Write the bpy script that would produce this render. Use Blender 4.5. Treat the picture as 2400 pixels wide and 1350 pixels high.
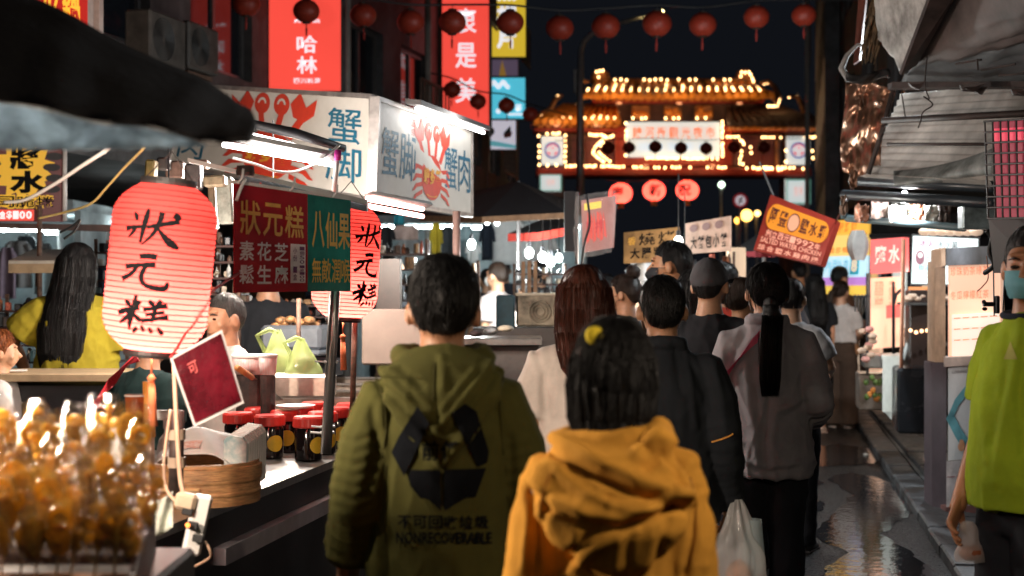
import bpy, bmesh, math, random
import numpy as np
from mathutils import Vector, Matrix, noise as mnoise
R = math.radians
rnd = random.Random(7)
scene = bpy.context.scene
col = scene.collection
for o in list(bpy.data.objects):
    bpy.data.objects.remove(o)

# ---------------------------------------------------------------- camera, world, exposure
F, CAMZ = 3333.0, 1.55
cam_data = bpy.data.cameras.new('camera')
cam = bpy.data.objects.new('camera', cam_data)
col.objects.link(cam)
cam.location = (0, 0, CAMZ)
cam.rotation_euler = (R(90), 0, 0)
cam_data.lens = 50.0
cam_data.sensor_width = 36.0
cam_data.clip_start = 0.05
cam_data.clip_end = 500
cam_data.dof.use_dof = True
cam_data.dof.focus_distance = 6.0
cam_data.dof.aperture_fstop = 2.8
cam_data.dof.aperture_blades = 0
scene.camera = cam
scene.render.engine = 'CYCLES'
scene.cycles.use_denoising = True
scene.cycles.max_bounces = 6
scene.cycles.diffuse_bounces = 3
scene.cycles.glossy_bounces = 3
scene.cycles.transmission_bounces = 6
scene.cycles.transparent_max_bounces = 10
scene.cycles.sample_clamp_indirect = 4.0
scene.cycles.caustics_reflective = False
scene.cycles.caustics_refractive = False
scene.view_settings.view_transform = 'Standard'
scene.view_settings.look = 'None'
scene.view_settings.exposure = 0.0
scene.view_settings.gamma = 1.0
world = bpy.data.worlds.new('World')
scene.world = world
world.use_nodes = True
wn = world.node_tree.nodes
wn['Background'].inputs['Color'].default_value = (0.0048, 0.0056, 0.0078, 1)
wn['Background'].inputs['Strength'].default_value = 1.0


def P(px, py, y):
    """pixel of the 2400x1350 photograph + distance along the view axis -> world point"""
    return Vector(((px - 1200) * y / F, y, CAMZ - (py - 675) * y / F))


UX, UY = 0.177, 0.984            # direction of the street


def PL(px, py, lat):
    """pixel + lateral offset from the street axis -> world point"""
    k = (px - 1200) / F
    y = lat / (UY * k - UX)
    return P(px, py, y)


def S(t, lat, z=0.0):
    return Vector((UX * t + UY * lat, UY * t - UX * lat, z))


STREET_ROT = -math.atan2(UX, UY)


# ---------------------------------------------------------------- materials
MATS = {}


def mat(name, base=(0.5, 0.5, 0.5), rough=0.6, metal=0.0, var=0.12, vs=12.0, bump=0.0, bs=60.0,
        emit=None, es=0.0, spec=0.5, transl=0.0, glass=0.0, stretch=None, var2=None, sheen=0.0, rvar=0.0, coat=0.0):
    if name in MATS:
        return MATS[name]
    m = bpy.data.materials.new(name)
    m.use_nodes = True
    nt = m.node_tree
    N, L = nt.nodes, nt.links
    b = N['Principled BSDF']
    out = N['Material Output']
    b.inputs['Roughness'].default_value = rough
    b.inputs['Metallic'].default_value = metal
    b.inputs['Specular IOR Level'].default_value = spec
    if sheen:
        b.inputs['Sheen Weight'].default_value = sheen
        b.inputs['Sheen Roughness'].default_value = 0.6
        b.inputs['Sheen Tint'].default_value = (*base, 1)
    if coat:
        b.inputs['Coat Weight'].default_value = coat
        b.inputs['Coat Roughness'].default_value = 0.1
    c = (*base, 1)
    b.inputs['Base Color'].default_value = c
    vec = None
    if var or bump or rvar:
        tc = N.new('ShaderNodeTexCoord')
        vec = tc.outputs['Object']
        if stretch:
            mp = N.new('ShaderNodeMapping')
            mp.inputs['Scale'].default_value = stretch
            L.new(vec, mp.inputs['Vector'])
            vec = mp.outputs['Vector']
    colsock = None
    if var:
        n = N.new('ShaderNodeTexNoise')
        n.inputs['Scale'].default_value = vs
        n.inputs['Detail'].default_value = 5
        n.inputs['Roughness'].default_value = 0.65
        L.new(vec, n.inputs['Vector'])
        mx = N.new('ShaderNodeMix')
        mx.data_type = 'RGBA'
        lo = var2 if var2 else tuple(max(0, x * (1 - var * 2)) for x in base)
        hi = base if var2 else tuple(min(1, x * (1 + var)) for x in base)
        mx.inputs[6].default_value = (*lo, 1)
        mx.inputs[7].default_value = (*hi, 1)
        rmp = N.new('ShaderNodeMapRange')
        rmp.inputs[1].default_value = 0.3
        rmp.inputs[2].default_value = 0.7
        L.new(n.outputs['Fac'], rmp.inputs[0])
        L.new(rmp.outputs[0], mx.inputs[0])
        colsock = mx.outputs[2]
        L.new(colsock, b.inputs['Base Color'])
        if rvar:
            rr = N.new('ShaderNodeMapRange')
            rr.inputs[1].default_value = 0.35
            rr.inputs[2].default_value = 0.65
            rr.inputs[3].default_value = max(0.02, rough - rvar)
            rr.inputs[4].default_value = min(1, rough + rvar)
            L.new(n.outputs['Fac'], rr.inputs[0])
            L.new(rr.outputs[0], b.inputs['Roughness'])
    if bump:
        n2 = N.new('ShaderNodeTexNoise')
        n2.inputs['Scale'].default_value = bs
        n2.inputs['Detail'].default_value = 4
        L.new(vec, n2.inputs['Vector'])
        bp = N.new('ShaderNodeBump')
        bp.inputs['Strength'].default_value = bump
        bp.inputs['Distance'].default_value = 0.01
        L.new(n2.outputs['Fac'], bp.inputs['Height'])
        L.new(bp.outputs['Normal'], b.inputs['Normal'])
    if emit:
        b.inputs['Emission Color'].default_value = (*emit, 1)
        b.inputs['Emission Strength'].default_value = es
    if glass:
        b.inputs['Transmission Weight'].default_value = glass
    if transl:
        tr = N.new('ShaderNodeBsdfTranslucent')
        tr.inputs['Color'].default_value = c
        if colsock:
            L.new(colsock, tr.inputs['Color'])
        ms = N.new('ShaderNodeMixShader')
        ms.inputs[0].default_value = transl
        L.new(b.outputs[0], ms.inputs[1])
        L.new(tr.outputs[0], ms.inputs[2])
        L.new(ms.outputs[0], out.inputs['Surface'])
    MATS[name] = m
    return m


def emat(name, c, s=1.0):
    return mat(name, base=tuple(min(0.8, x) for x in c), rough=0.4, var=0, emit=c, es=s, spec=0.3)


def film(name, c, fac, rough=0.12, thinbump=0.5):
    """thin plastic film: part clear, part glossy/diffuse"""
    m = bpy.data.materials.new(name)
    m.use_nodes = True
    N, L = m.node_tree.nodes, m.node_tree.links
    b = N['Principled BSDF']
    b.inputs['Base Color'].default_value = (*c, 1)
    b.inputs['Roughness'].default_value = rough
    tl = N.new('ShaderNodeBsdfTranslucent')
    tl.inputs['Color'].default_value = (*c, 1)
    m1 = N.new('ShaderNodeMixShader')
    m1.inputs[0].default_value = 0.45 if max(c) > .2 else 0.0
    if max(c) < .2:          # clear film: only its highlights show
        b = N.new('ShaderNodeBsdfGlossy')
        b.inputs['Roughness'].default_value = rough
    L.new(b.outputs[0], m1.inputs[1])
    L.new(tl.outputs[0], m1.inputs[2])
    tp = N.new('ShaderNodeBsdfTransparent')
    m2 = N.new('ShaderNodeMixShader')
    m2.inputs[0].default_value = fac
    L.new(tp.outputs[0], m2.inputs[1])
    L.new(m1.outputs[0], m2.inputs[2])
    L.new(m2.outputs[0], N['Material Output'].inputs['Surface'])
    n2 = N.new('ShaderNodeTexNoise')
    n2.inputs['Scale'].default_value = 30
    bp = N.new('ShaderNodeBump')
    bp.inputs['Strength'].default_value = thinbump
    L.new(n2.outputs['Fac'], bp.inputs['Height'])
    L.new(bp.outputs['Normal'], b.inputs['Normal'])
    return m


# ---------------------------------------------------------------- objects
ORG = {}


def tag(o, label=None, cat=None, group=None, kind=None):
    if label:
        o['label'] = label
    if cat:
        o['category'] = cat
    if group:
        o['group'] = group
    if kind:
        o['kind'] = kind
    return o


def thing(name, label, cat, loc=(0, 0, 0), group=None):
    o = bpy.data.objects.new(name, None)
    o.empty_display_size = 0.1
    col.objects.link(o)
    o.location = loc
    ORG[o.name] = Vector(loc)
    return tag(o, label, cat, group)


def org(o):
    v = Vector((0, 0, 0))
    while o:
        v = v + Vector(o.location)
        o = o.parent
    return v


class MB:
    """collects shapes (world or local coordinates) into ONE mesh object"""

    def __init__(self):
        self.v, self.f, self.m = [], [], []
        self.mi = 0

    def add(self, verts, faces):
        o = len(self.v)
        self.v.extend([Vector(p) for p in verts])
        self.f.extend([tuple(i + o for i in f) for f in faces])
        self.m.extend([self.mi] * len(faces))
        return self

    def poly(self, pts):
        return self.add(pts, [tuple(range(len(pts)))])

    def box(self, c, s, M=None, bev=0.0):
        hx, hy, hz = s[0] / 2, s[1] / 2, s[2] / 2
        c = Vector(c)
        if bev > 0:
            b = min(bev, hx * .9, hy * .9, hz * .9)
            vs, idx = [], {}
            for sx in (-1, 1):
                for sy in (-1, 1):
                    for sz in (-1, 1):
                        for a in range(3):
                            d = [hx - b, hy - b, hz - b]
                            d[a] += b
                            idx[(sx, sy, sz, a)] = len(vs)
                            vs.append(Vector((sx * d[0], sy * d[1], sz * d[2])))
            fs = []
            for a in range(3):
                b1, b2 = (a + 1) % 3, (a + 2) % 3
                for s0 in (-1, 1):
                    q = []
                    for (p1, p2) in ((-1, -1), (1, -1), (1, 1), (-1, 1)):
                        k = [0, 0, 0]
                        k[a], k[b1], k[b2] = s0, p1, p2
                        q.append(idx[(*k, a)])
                    fs.append(tuple(q if s0 > 0 else q[::-1]))
            for a in range(3):
                b1, b2 = (a + 1) % 3, (a + 2) % 3
                for p1 in (-1, 1):
                    for p2 in (-1, 1):
                        k0, k1 = [0, 0, 0], [0, 0, 0]
                        k0[a], k0[b1], k0[b2] = -1, p1, p2
                        k1[a], k1[b1], k1[b2] = 1, p1, p2
                        fs.append((idx[(*k0, b1)], idx[(*k1, b1)], idx[(*k1, b2)], idx[(*k0, b2)]))
            for sx in (-1, 1):
                for sy in (-1, 1):
                    for sz in (-1, 1):
                        fs.append(tuple(idx[(sx, sy, sz, a)] for a in range(3)))
        else:
            vs = [Vector((x, y, z)) for x in (-hx, hx) for y in (-hy, hy) for z in (-hz, hz)]
            fs = [(0, 1, 3, 2), (4, 6, 7, 5), (0, 4, 5, 1), (2, 3, 7, 6), (0, 2, 6, 4), (1, 5, 7, 3)]
        if M is not None:
            vs = [M @ p for p in vs]
        return self.add([p + c for p in vs], fs)

    def slab(self, pts, n):
        """polygon pts extruded by vector n"""
        n = Vector(n)
        k = len(pts)
        a = [Vector(p) for p in pts]
        b = [p + n for p in a]
        fs = [tuple(range(k))[::-1], tuple(range(k, 2 * k))]
        for i in range(k):
            j = (i + 1) % k
            fs.append((i, j, j + k, i + k))
        return self.add(a + b, fs)

    def tube(self, pts, rad, n=8, side=None, cap=True):
        pts = [Vector(p) for p in pts]
        k = len(pts)
        if not hasattr(rad, '__len__'):
            rad = [rad] * k
        vs, fs = [], []
        ref = Vector(side) if side else None
        prev = None
        for i, p in enumerate(pts):
            t = (pts[min(i + 1, k - 1)] - pts[max(i - 1, 0)])
            if t.length < 1e-9:
                t = Vector((0, 0, 1))
            t.normalize()
            r = ref if ref else prev
            if r is None or abs(r.dot(t)) > 0.98:
                r = Vector((1, 0, 0)) if abs(t.x) < 0.8 else Vector((0, 1, 0))
            e1 = (r - t * r.dot(t)).normalized()
            e2 = t.cross(e1)
            prev = e1
            rr = rad[i]
            rx, ry = rr if hasattr(rr, '__len__') else (rr, rr)
            for j in range(n):
                a = 2 * math.pi * j / n
                vs.append(p + e1 * (rx * math.cos(a)) + e2 * (ry * math.sin(a)))
        for i in range(k - 1):
            for j in range(n):
                a, b = i * n + j, i * n + (j + 1) % n
                fs.append((a, b, b + n, a + n))
        if cap:
            fs.append(tuple(range(n))[::-1])
            fs.append(tuple(range((k - 1) * n, k * n)))
        return self.add(vs, fs)

    def ell(self, c, r, n=12, m=8, M=None):
        c = Vector(c)
        vs = [Vector((0, 0, r[2]))]
        for i in range(1, m):
            th = math.pi * i / m
            for j in range(n):
                a = 2 * math.pi * j / n
                vs.append(Vector((r[0] * math.sin(th) * math.cos(a), r[1] * math.sin(th) * math.sin(a), r[2] * math.cos(th))))
        vs.append(Vector((0, 0, -r[2])))
        fs = [(0, 1 + j, 1 + (j + 1) % n) for j in range(n)]
        for i in range(m - 2):
            for j in range(n):
                a, b = 1 + i * n + j, 1 + i * n + (j + 1) % n
                fs.append((a, a + n, b + n, b))
        e = len(vs) - 1
        o = 1 + (m - 2) * n
        fs += [(e, o + (j + 1) % n, o + j) for j in range(n)]
        if M is not None:
            vs = [M @ p for p in vs]
        return self.add([p + c for p in vs], fs)

    def lathe(self, c, prof, n=20, M=None, cap=True):
        """prof: list of (radius, z) bottom to top"""
        c = Vector(c)
        vs, fs = [], []
        for r, z in prof:
            for j in range(n):
                a = 2 * math.pi * j / n
                vs.append(Vector((r * math.cos(a), r * math.sin(a), z)))
        for i in range(len(prof) - 1):
            for j in range(n):
                a, b = i * n + j, i * n + (j + 1) % n
                fs.append((a, b, b + n, a + n))
        if cap:
            fs.append(tuple(range(n))[::-1])
            fs.append(tuple(range((len(prof) - 1) * n, len(prof) * n)))
        if M is not None:
            vs = [M @ p for p in vs]
        return self.add([p + c for p in vs], fs)

    def grid(self, fn, nu, nv, thick=None):
        """fn(u,v)->Vector on 0..1; thick: fn offset vector for a closed shell"""
        vs, fs = [], []
        for i in range(nu + 1):
            for j in range(nv + 1):
                vs.append(Vector(fn(i / nu, j / nv)))
        w = nv + 1
        for i in range(nu):
            for j in range(nv):
                a = i * w + j
                fs.append((a, a + w, a + w + 1, a + 1))
        if thick is not None:
            k = len(vs)
            t = Vector(thick)
            vs += [p + t for p in vs]
            fs += [tuple(x + k for x in f[::-1]) for f in fs]
            ring = [i * w for i in range(nu + 1)] + [nu * w + j for j in range(1, nv + 1)] + \
                   [i * w + nv for i in range(nu - 1, -1, -1)] + [j for j in range(nv - 1, 0, -1)]
            for a, b in zip(ring, ring[1:] + ring[:1]):
                fs.append((a, a + k, b + k, b))
        return self.add(vs, fs)

    def xf(self, M):
        self.v = [M @ p for p in self.v]
        return self

    def build(self, name, material, parent=None, smooth=False, local=False, auto=None):
        mats = material if isinstance(material, (list, tuple)) else [material]
        me = bpy.data.meshes.new(name)
        if parent is not None:
            off = Vector((0, 0, 0)) if local else org(parent)
        elif local:
            off = Vector((0, 0, 0))
        else:
            xs = [p.x for p in self.v]; ys = [p.y for p in self.v]
            off = Vector(((min(xs) + max(xs)) / 2, (min(ys) + max(ys)) / 2, min(p.z for p in self.v)))
        me.from_pydata([p - off for p in self.v], [], self.f)
        for mm in mats:
            me.materials.append(mm)
        if len(mats) > 1:
            me.polygons.foreach_set('material_index', self.m)
        if smooth:
            me.polygons.foreach_set('use_smooth', [True] * len(me.polygons))
            if auto:
                try:
                    me.set_sharp_from_angle(angle=R(auto))
                except Exception:
                    pass
        me.update()
        o = bpy.data.objects.new(name, me)
        col.objects.link(o)
        if parent is not None:
            o.parent = parent
        else:
            o.location = off
        return o


def copy_tree(o, parent=None):
    c = o.copy()
    col.objects.link(c)
    c.parent = parent
    for ch in list(o.children):
        copy_tree(ch, c)
    return c


def rot_to(a, b):
    return Vector(a).rotation_difference(Vector(b)).to_matrix()


def lamp(name, loc, power, color=(1, 1, 1), size=0.03, parent=None, kind='POINT'):
    ld = bpy.data.lights.new(name, kind)
    ld.energy = power
    ld.color = color
    if kind == 'POINT':
        ld.shadow_soft_size = size
    else:
        ld.size = size
    lo = bpy.data.objects.new(name, ld)
    col.objects.link(lo)
    if parent:
        lo.parent = parent
        lo.location = Vector(loc) - org(parent)
    else:
        lo.location = loc
    return lo


# ---------------------------------------------------------------- writing
GL = {}


def glyph(s, bold=0.0, res=2):
    k = (s, bold, res)
    if k not in GL:
        cu = bpy.data.curves.new('t', 'FONT')
        cu.body = s
        cu.size = 1
        cu.offset = bold
        cu.resolution_u = res
        cu.fill_mode = 'FRONT'
        ob = bpy.data.objects.new('t', cu)
        me = ob.to_mesh()
        vs = [(p.co.x, p.co.y) for p in me.vertices]
        fs = [tuple(q.vertices) for q in me.polygons]
        ob.to_mesh_clear()
        bpy.data.objects.remove(ob)
        bpy.data.curves.remove(cu)
        GL[k] = (vs, fs)
    return GL[k]


class Face:
    """flat face given by its corners; pt(u,v,d): u right, v up, d metres towards the viewer"""

    def __init__(self, tl, tr, br, bl):
        self.tl, self.tr, self.br, self.bl = map(Vector, (tl, tr, br, bl))
        self.n = (self.tr - self.bl).cross(self.tl - self.br).normalized()
        if self.n.y > 0:
            self.n = -self.n

    def pt(self, u, v, d=0.0):
        b = self.bl.lerp(self.br, u)
        t = self.tl.lerp(self.tr, u)
        return b.lerp(t, v) + self.n * d

    def corners(self, d=0.0, i=0.0):
        return [self.pt(i, i, d), self.pt(1 - i, i, d), self.pt(1 - i, 1 - i, d), self.pt(i, 1 - i, d)]


def pixface(tl, tr, br, bl):
    return Face(P(*tl), P(*tr), P(*br), P(*bl))


def put_text(mb, face, s, u0, v0, u1, v1, d=0.004, bold=0.015, vertical=False, pad=0.08, whole=False, warp=None):
    """write s into the box u0..u1, v0..v1 of face; one cell for each character"""
    units = [s] if whole else list(s)
    n = len(units)
    for i, ch in enumerate(units):
        if ch == ' ':
            continue
        vs, fs = glyph(ch, bold)
        if not vs:
            continue
        x0, x1 = min(p[0] for p in vs), max(p[0] for p in vs)
        y0, y1 = min(p[1] for p in vs), max(p[1] for p in vs)
        if vertical:
            cu0, cu1 = u0, u1
            cv1 = v1 - (v1 - v0) * i / n
            cv0 = v1 - (v1 - v0) * (i + 1) / n
        else:
            cu0 = u0 + (u1 - u0) * i / n
            cu1 = u0 + (u1 - u0) * (i + 1) / n
            cv0, cv1 = v0, v1
        du, dv = (cu1 - cu0) * pad, (cv1 - cv0) * pad
        cu0, cu1, cv0, cv1 = cu0 + du, cu1 - du, cv0 + dv, cv1 - dv
        pts = []
        for (x, y) in vs:
            a = (x - x0) / max(1e-6, x1 - x0)
            b = (y - y0) / max(1e-6, y1 - y0)
            u, v = cu0 + (cu1 - cu0) * a, cv0 + (cv1 - cv0) * b
            if warp:
                u, v = warp(u, v)
            pts.append(face.pt(u, v, d))
        mb.add(pts, fs)
    return mb


def put_poly(mb, face, pts, d=0.004):
    mb.add([face.pt(u, v, d) for u, v in pts], [tuple(range(len(pts)))])
    return mb


def put_disc(mb, face, cu, cv, ru, rv, d=0.004, n=20, a0=0, a1=360, hole=0.0):
    if hole:
        k = n + 1
        vs, fs = [], []
        for i in range(k):
            a = R(a0 + (a1 - a0) * i / n)
            vs.append(face.pt(cu + ru * math.cos(a), cv + rv * math.sin(a), d))
            vs.append(face.pt(cu + ru * hole * math.cos(a), cv + rv * hole * math.sin(a), d))
        for i in range(n):
            fs.append((2 * i, 2 * i + 2, 2 * i + 3, 2 * i + 1))
        mb.add(vs, fs)
    else:
        pts = [(cu + ru * math.cos(R(a0 + (a1 - a0) * i / n)), cv + rv * math.sin(R(a0 + (a1 - a0) * i / n))) for i in range(n if a1 - a0 == 360 else n + 1)]
        put_poly(mb, face, pts, d)
    return mb


def signbox(name, label, face, depth, m_face, m_side, cat='sign', group=None, frame=0.0, m_frame=None, parent=None, inset=0.012):
    """box sign: housing + lit face panel (+ raised frame); returns its root"""
    base = face.pt(0.5, 0, -depth / 2)
    root = thing(name, label, cat, base, group) if parent is None else parent
    MB().slab(face.corners(-inset), -face.n * (depth - inset)).build('housing', m_side, root)
    MB().slab(face.corners(-inset + 0.002, 0.004), face.n * (inset - 0.002)).build('face_panel', m_face, root)
    if frame:
        fb = MB()
        wu = frame / (face.br - face.bl).length
        wv = frame / (face.tl - face.bl).length
        for (a, b, c, e) in ((0, 0, 1, wv), (0, 1 - wv, 1, 1), (0, wv, wu, 1 - wv), (1 - wu, wv, 1, 1 - wv)):
            fb.slab([face.pt(a, b, 0.001), face.pt(c, b, 0.001), face.pt(c, e, 0.001), face.pt(a, e, 0.001)], face.n * 0.014)
        fb.build('frame', m_frame or m_side, root)
    return root


def wire(name, label, pts, r, m, group=None, sag=0.0, parent=None, cat='cable'):
    pts = [Vector(p) for p in pts]
    # Catmull-Rom resample
    out = []
    for i in range(len(pts) - 1):
        p0, p1, p2, p3 = pts[max(0, i - 1)], pts[i], pts[i + 1], pts[min(len(pts) - 1, i + 2)]
        for s in range(6):
            t = s / 6
            q = 0.5 * ((2 * p1) + (p2 - p0) * t + (2 * p0 - 5 * p1 + 4 * p2 - p3) * t * t + (3 * p1 - p0 - 3 * p2 + p3) * t ** 3)
            q.z -= sag * math.sin(math.pi * (i + t) / (len(pts) - 1))
            out.append(q)
    out.append(pts[-1])
    o = MB().tube(out, r, 6).build(name, m, parent, smooth=True)
    if parent is None:
        tag(o, label, cat, group)
    return o
# ---------------------------------------------------------------- people: continuous bodies grown from joint chains
from mathutils.bvhtree import BVHTree
tmp_scene = bpy.data.scenes.new('tmp')


def remesh(mb, voxel, smooth=3):
    me = bpy.data.meshes.new('r')
    me.from_pydata(mb.v, [], mb.f)
    ob = bpy.data.objects.new('r', me)
    tmp_scene.collection.objects.link(ob)
    md = ob.modifiers.new('r', 'REMESH')
    md.mode = 'VOXEL'
    md.voxel_size = voxel
    if smooth:
        sm = ob.modifiers.new('s', 'SMOOTH')
        sm.factor = 0.5
        sm.iterations = smooth
    vl = tmp_scene.view_layers[0]
    vl.update()
    ev = ob.evaluated_get(vl.depsgraph)
    m2 = ev.to_mesh()
    n = len(m2.vertices)
    V = np.zeros(n * 3)
    m2.vertices.foreach_get('co', V)
    Nn = np.zeros(n * 3)
    m2.vertices.foreach_get('normal', Nn)
    fs = [tuple(p.vertices) for p in m2.polygons]
    ev.to_mesh_clear()
    bpy.data.objects.remove(ob)
    bpy.data.meshes.remove(me)
    return V.reshape(-1, 3), Nn.reshape(-1, 3), fs


def ridge(x, y, z, p=2):
    r = 1 - abs(mnoise.noise((x, y, z))) * 2.2
    return max(0.0, r) ** p


def fold_cloth(V, Nn, H, arms, amp, seed, hem):
    """push the cloth along its normals: drapes on the trunk, rings of creases on the sleeves"""
    out = V.copy()
    for i in range(len(V)):
        x, y, z = V[i]
        best, s_ax = 9.0, 0
        for chain in arms:
            acc = 0.0
            for a, b, L in chain:
                t = ((x - a[0]) * (b[0] - a[0]) + (y - a[1]) * (b[1] - a[1]) + (z - a[2]) * (b[2] - a[2])) / (L * L)
                t = min(1, max(0, t))
                d = math.dist((x, y, z), (a[0] + (b[0] - a[0]) * t, a[1] + (b[1] - a[1]) * t, a[2] + (b[2] - a[2]) * t))
                if d < best:
                    best, s_ax = d, acc + t * L
                acc += L
        w = 1.0 - min(1.0, max(0.0, (best - 0.045 * H) / (0.03 * H)))
        w *= min(1.0, max(0.0, (abs(x) / H - 0.075) / 0.025))
        d = 0.0
        if w > 0:
            el = math.exp(-((s_ax - 0.2 * H) / (0.09 * H)) ** 2) + 0.35
            ang = math.atan2(y, x) if abs(x) > 1e-6 else 0
            q = s_ax * 24 + 0.9 * math.sin(ang * 2 + seed)
            d += w * amp * el * (ridge(q * 0.55, ang * 0.9 + seed, seed * 3.1) * 1.6 + ridge(q * 1.3, ang * 2 - seed, 3.1, 3) * .5 - 0.6)
        if w < 1:
            sh = z + abs(x) * 0.9
            a1 = ridge(x * 8 + seed * 5, y * 6, sh * 3.0 + seed)
            a2 = ridge(x * 4 - z * 5 + seed * 2, y * 4, z * 3 + x * 5 - seed)
            hemw = 1 + 0.8 * math.exp(-((z - hem) / (0.07 * H)) ** 2)
            a3 = ridge(x * 14 + z * 6, y * 9, z * 9 - x * 8 + seed * 4, 3)
            d += (1 - w) * amp * hemw * (a1 * 1.1 + a2 * 1.0 + a3 * .45 - 0.8)
        n = Nn[i]
        out[i] = (x + n[0] * d, y + n[1] * d, z + n[2] * d)
    return out


def sculpt(V, Nn, strokes, M, off):
    """creases and rolls drawn as polylines (photograph pixels): (amount m, width px, [(x, y)...])"""
    W = V @ np.array(M.to_3x3()).T + np.array(off)
    Y = W[:, 1]
    px = 1200 + W[:, 0] * F / Y
    py = 675 + (CAMZ - W[:, 2]) * F / Y
    vis = (Nn @ np.array(M.to_3x3()).T)[:, 1] < 0.35
    tot = np.zeros(len(V))
    for amt, sg, pts in strokes:
        best = np.full(len(V), 1e9)
        for (x0, y0), (x1, y1) in zip(pts, pts[1:]):
            dx, dy = x1 - x0, y1 - y0
            t = np.clip(((px - x0) * dx + (py - y0) * dy) / (dx * dx + dy * dy), 0, 1)
            best = np.minimum(best, np.hypot(px - x0 - t * dx, py - y0 - t * dy))
        tot += .78 * amt * np.exp(-(best / sg) ** 2)
    return V + Nn * (tot * vis)[:, None]


SKIN = {}


def skin(tone):
    k = tuple(round(x, 3) for x in tone)
    if k not in SKIN:
        m = mat('skin_%d' % len(SKIN), tone, rough=0.5, var=0.10, vs=30, bump=0.08, bs=220)
        b = m.node_tree.nodes['Principled BSDF']
        b.inputs['Subsurface Weight'].default_value = 0.12
        b.inputs['Subsurface Radius'].default_value = (0.012, 0.005, 0.003)
        SKIN[k] = m
    return SKIN[k]


def hairmat(name, c, rough=0.42):
    return mat(name, c, rough=rough, var=0.35, vs=40, bump=0.6, bs=90, stretch=(6, 6, 0.6), spec=0.32)


def cloth_mat(name, c, rough=0.85, var=0.1, bs=420, bump=0.25, sheen=0.25):
    return mat(name, c, rough=rough, var=var, vs=9, bump=bump, bs=bs, sheen=sheen, spec=0.25)


def hand(mb, wrist, d, side, palm_n, H, curl=0.5):
    """palm + four unequal fingers + thumb; d = direction of the forearm, palm_n = where the palm faces"""
    s = H / 1.68
    d = Vector(d).normalized()
    n = Vector(palm_n)
    n = (n - d * n.dot(d)).normalized()
    across = d.cross(n) * side
    w = Vector(wrist)
    mb.tube([w - d * 0.02 * s, w + d * 0.03 * s, w + d * 0.085 * s, w + d * 0.095 * s],
            [(0.026 * s, 0.018 * s), (0.036 * s, 0.016 * s), (0.04 * s, 0.014 * s), (0.034 * s, 0.009 * s)], 10, side=across)
    for k, (off, ln) in enumerate(((-0.030, 0.062), (-0.010, 0.073), (0.010, 0.069), (0.028, 0.053))):
        p = w + d * 0.082 * s + across * off * s
        pts = [p]
        a = 0.15 + curl * 0.2
        for seg in range(3):
            a += curl * (0.55 + 0.12 * k)
            v = d * math.cos(a) + n * math.sin(a)
            p = p + v * ln * s * (0.42, 0.33, 0.25)[seg]
            pts.append(p)
        mb.tube(pts, [0.0092 * s, 0.0088 * s, 0.008 * s, 0.006 * s], 8)
    p = w + d * 0.022 * s - across * 0.03 * s
    mb.tube([p, p + (d * 0.7 - across * 0.7 + n * 0.3).normalized() * 0.036 * s,
             p + (d * 0.7 - across * 0.7 + n * 0.3).normalized() * 0.036 * s + (d * 0.9 + n * 0.5).normalized() * 0.034 * s],
            [0.013 * s, 0.0105 * s, 0.007 * s], 8)


def hair_cap(mb, H, hm, hairline, thick, seed, amp=0.0025, n=72, m=22, lift=0.0, hug=False):
    """hair shell from the crown down to a hairline that depends on the bearing"""
    C = Vector((0, -0.012 * H, 0.936 * H))
    rx, ry, rz = 0.047 * H + thick, 0.059 * H + thick, 0.062 * H + thick + lift
    vs, fs = [], []
    for i in range(m + 1):
        for j in range(n):
            ph = 2 * math.pi * j / n            # 0 = right (+x), 90 = front (+y)
            zl = hairline(ph) * H
            tmax = math.acos(max(-0.98, min(0.98, (zl - C.z) / rz)))
            v = i / m
            th = tmax * v + 1e-3
            d = Vector((rx * math.sin(th) * math.cos(ph), ry * math.sin(th) * math.sin(ph), rz * math.cos(th)))
            if hug:                     # cropped: the shell thins out to the skin
                w = min(1, max(0, (v - .45) / .55))
                d *= 1 - (thick * .9 / d.length) * w
                tap = 1
            else:
                if th > math.pi * 0.5:      # nape follows the neck instead of the ball
                    kk = (th - math.pi * 0.5) / (math.pi * 0.5)
                    d.x *= 1 + 0.12 * kk
                    d.y *= 1 + 0.16 * kk
                tap = 1 - 0.13 * max(0, (v - 0.82) / 0.18) ** 2
            k = mnoise.noise((ph * 14 + seed, v * 2.5, seed)) * amp + mnoise.noise((ph * 3.0, v * 5, seed + 3)) * amp * 1.6
            L = d.length
            d = d * ((L + k) / L) * (tap if v > 0.82 else 1)
            vs.append(C + d)
    for i in range(m):
        for j in range(n):
            a, b = i * n + j, i * n + (j + 1) % n
            fs.append((a, a + n, b + n, b))
    fs.append(tuple(range(n)))
    fs.append(tuple(range(m * n, (m + 1) * n))[::-1])
    mb.add(vs, fs)


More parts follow.
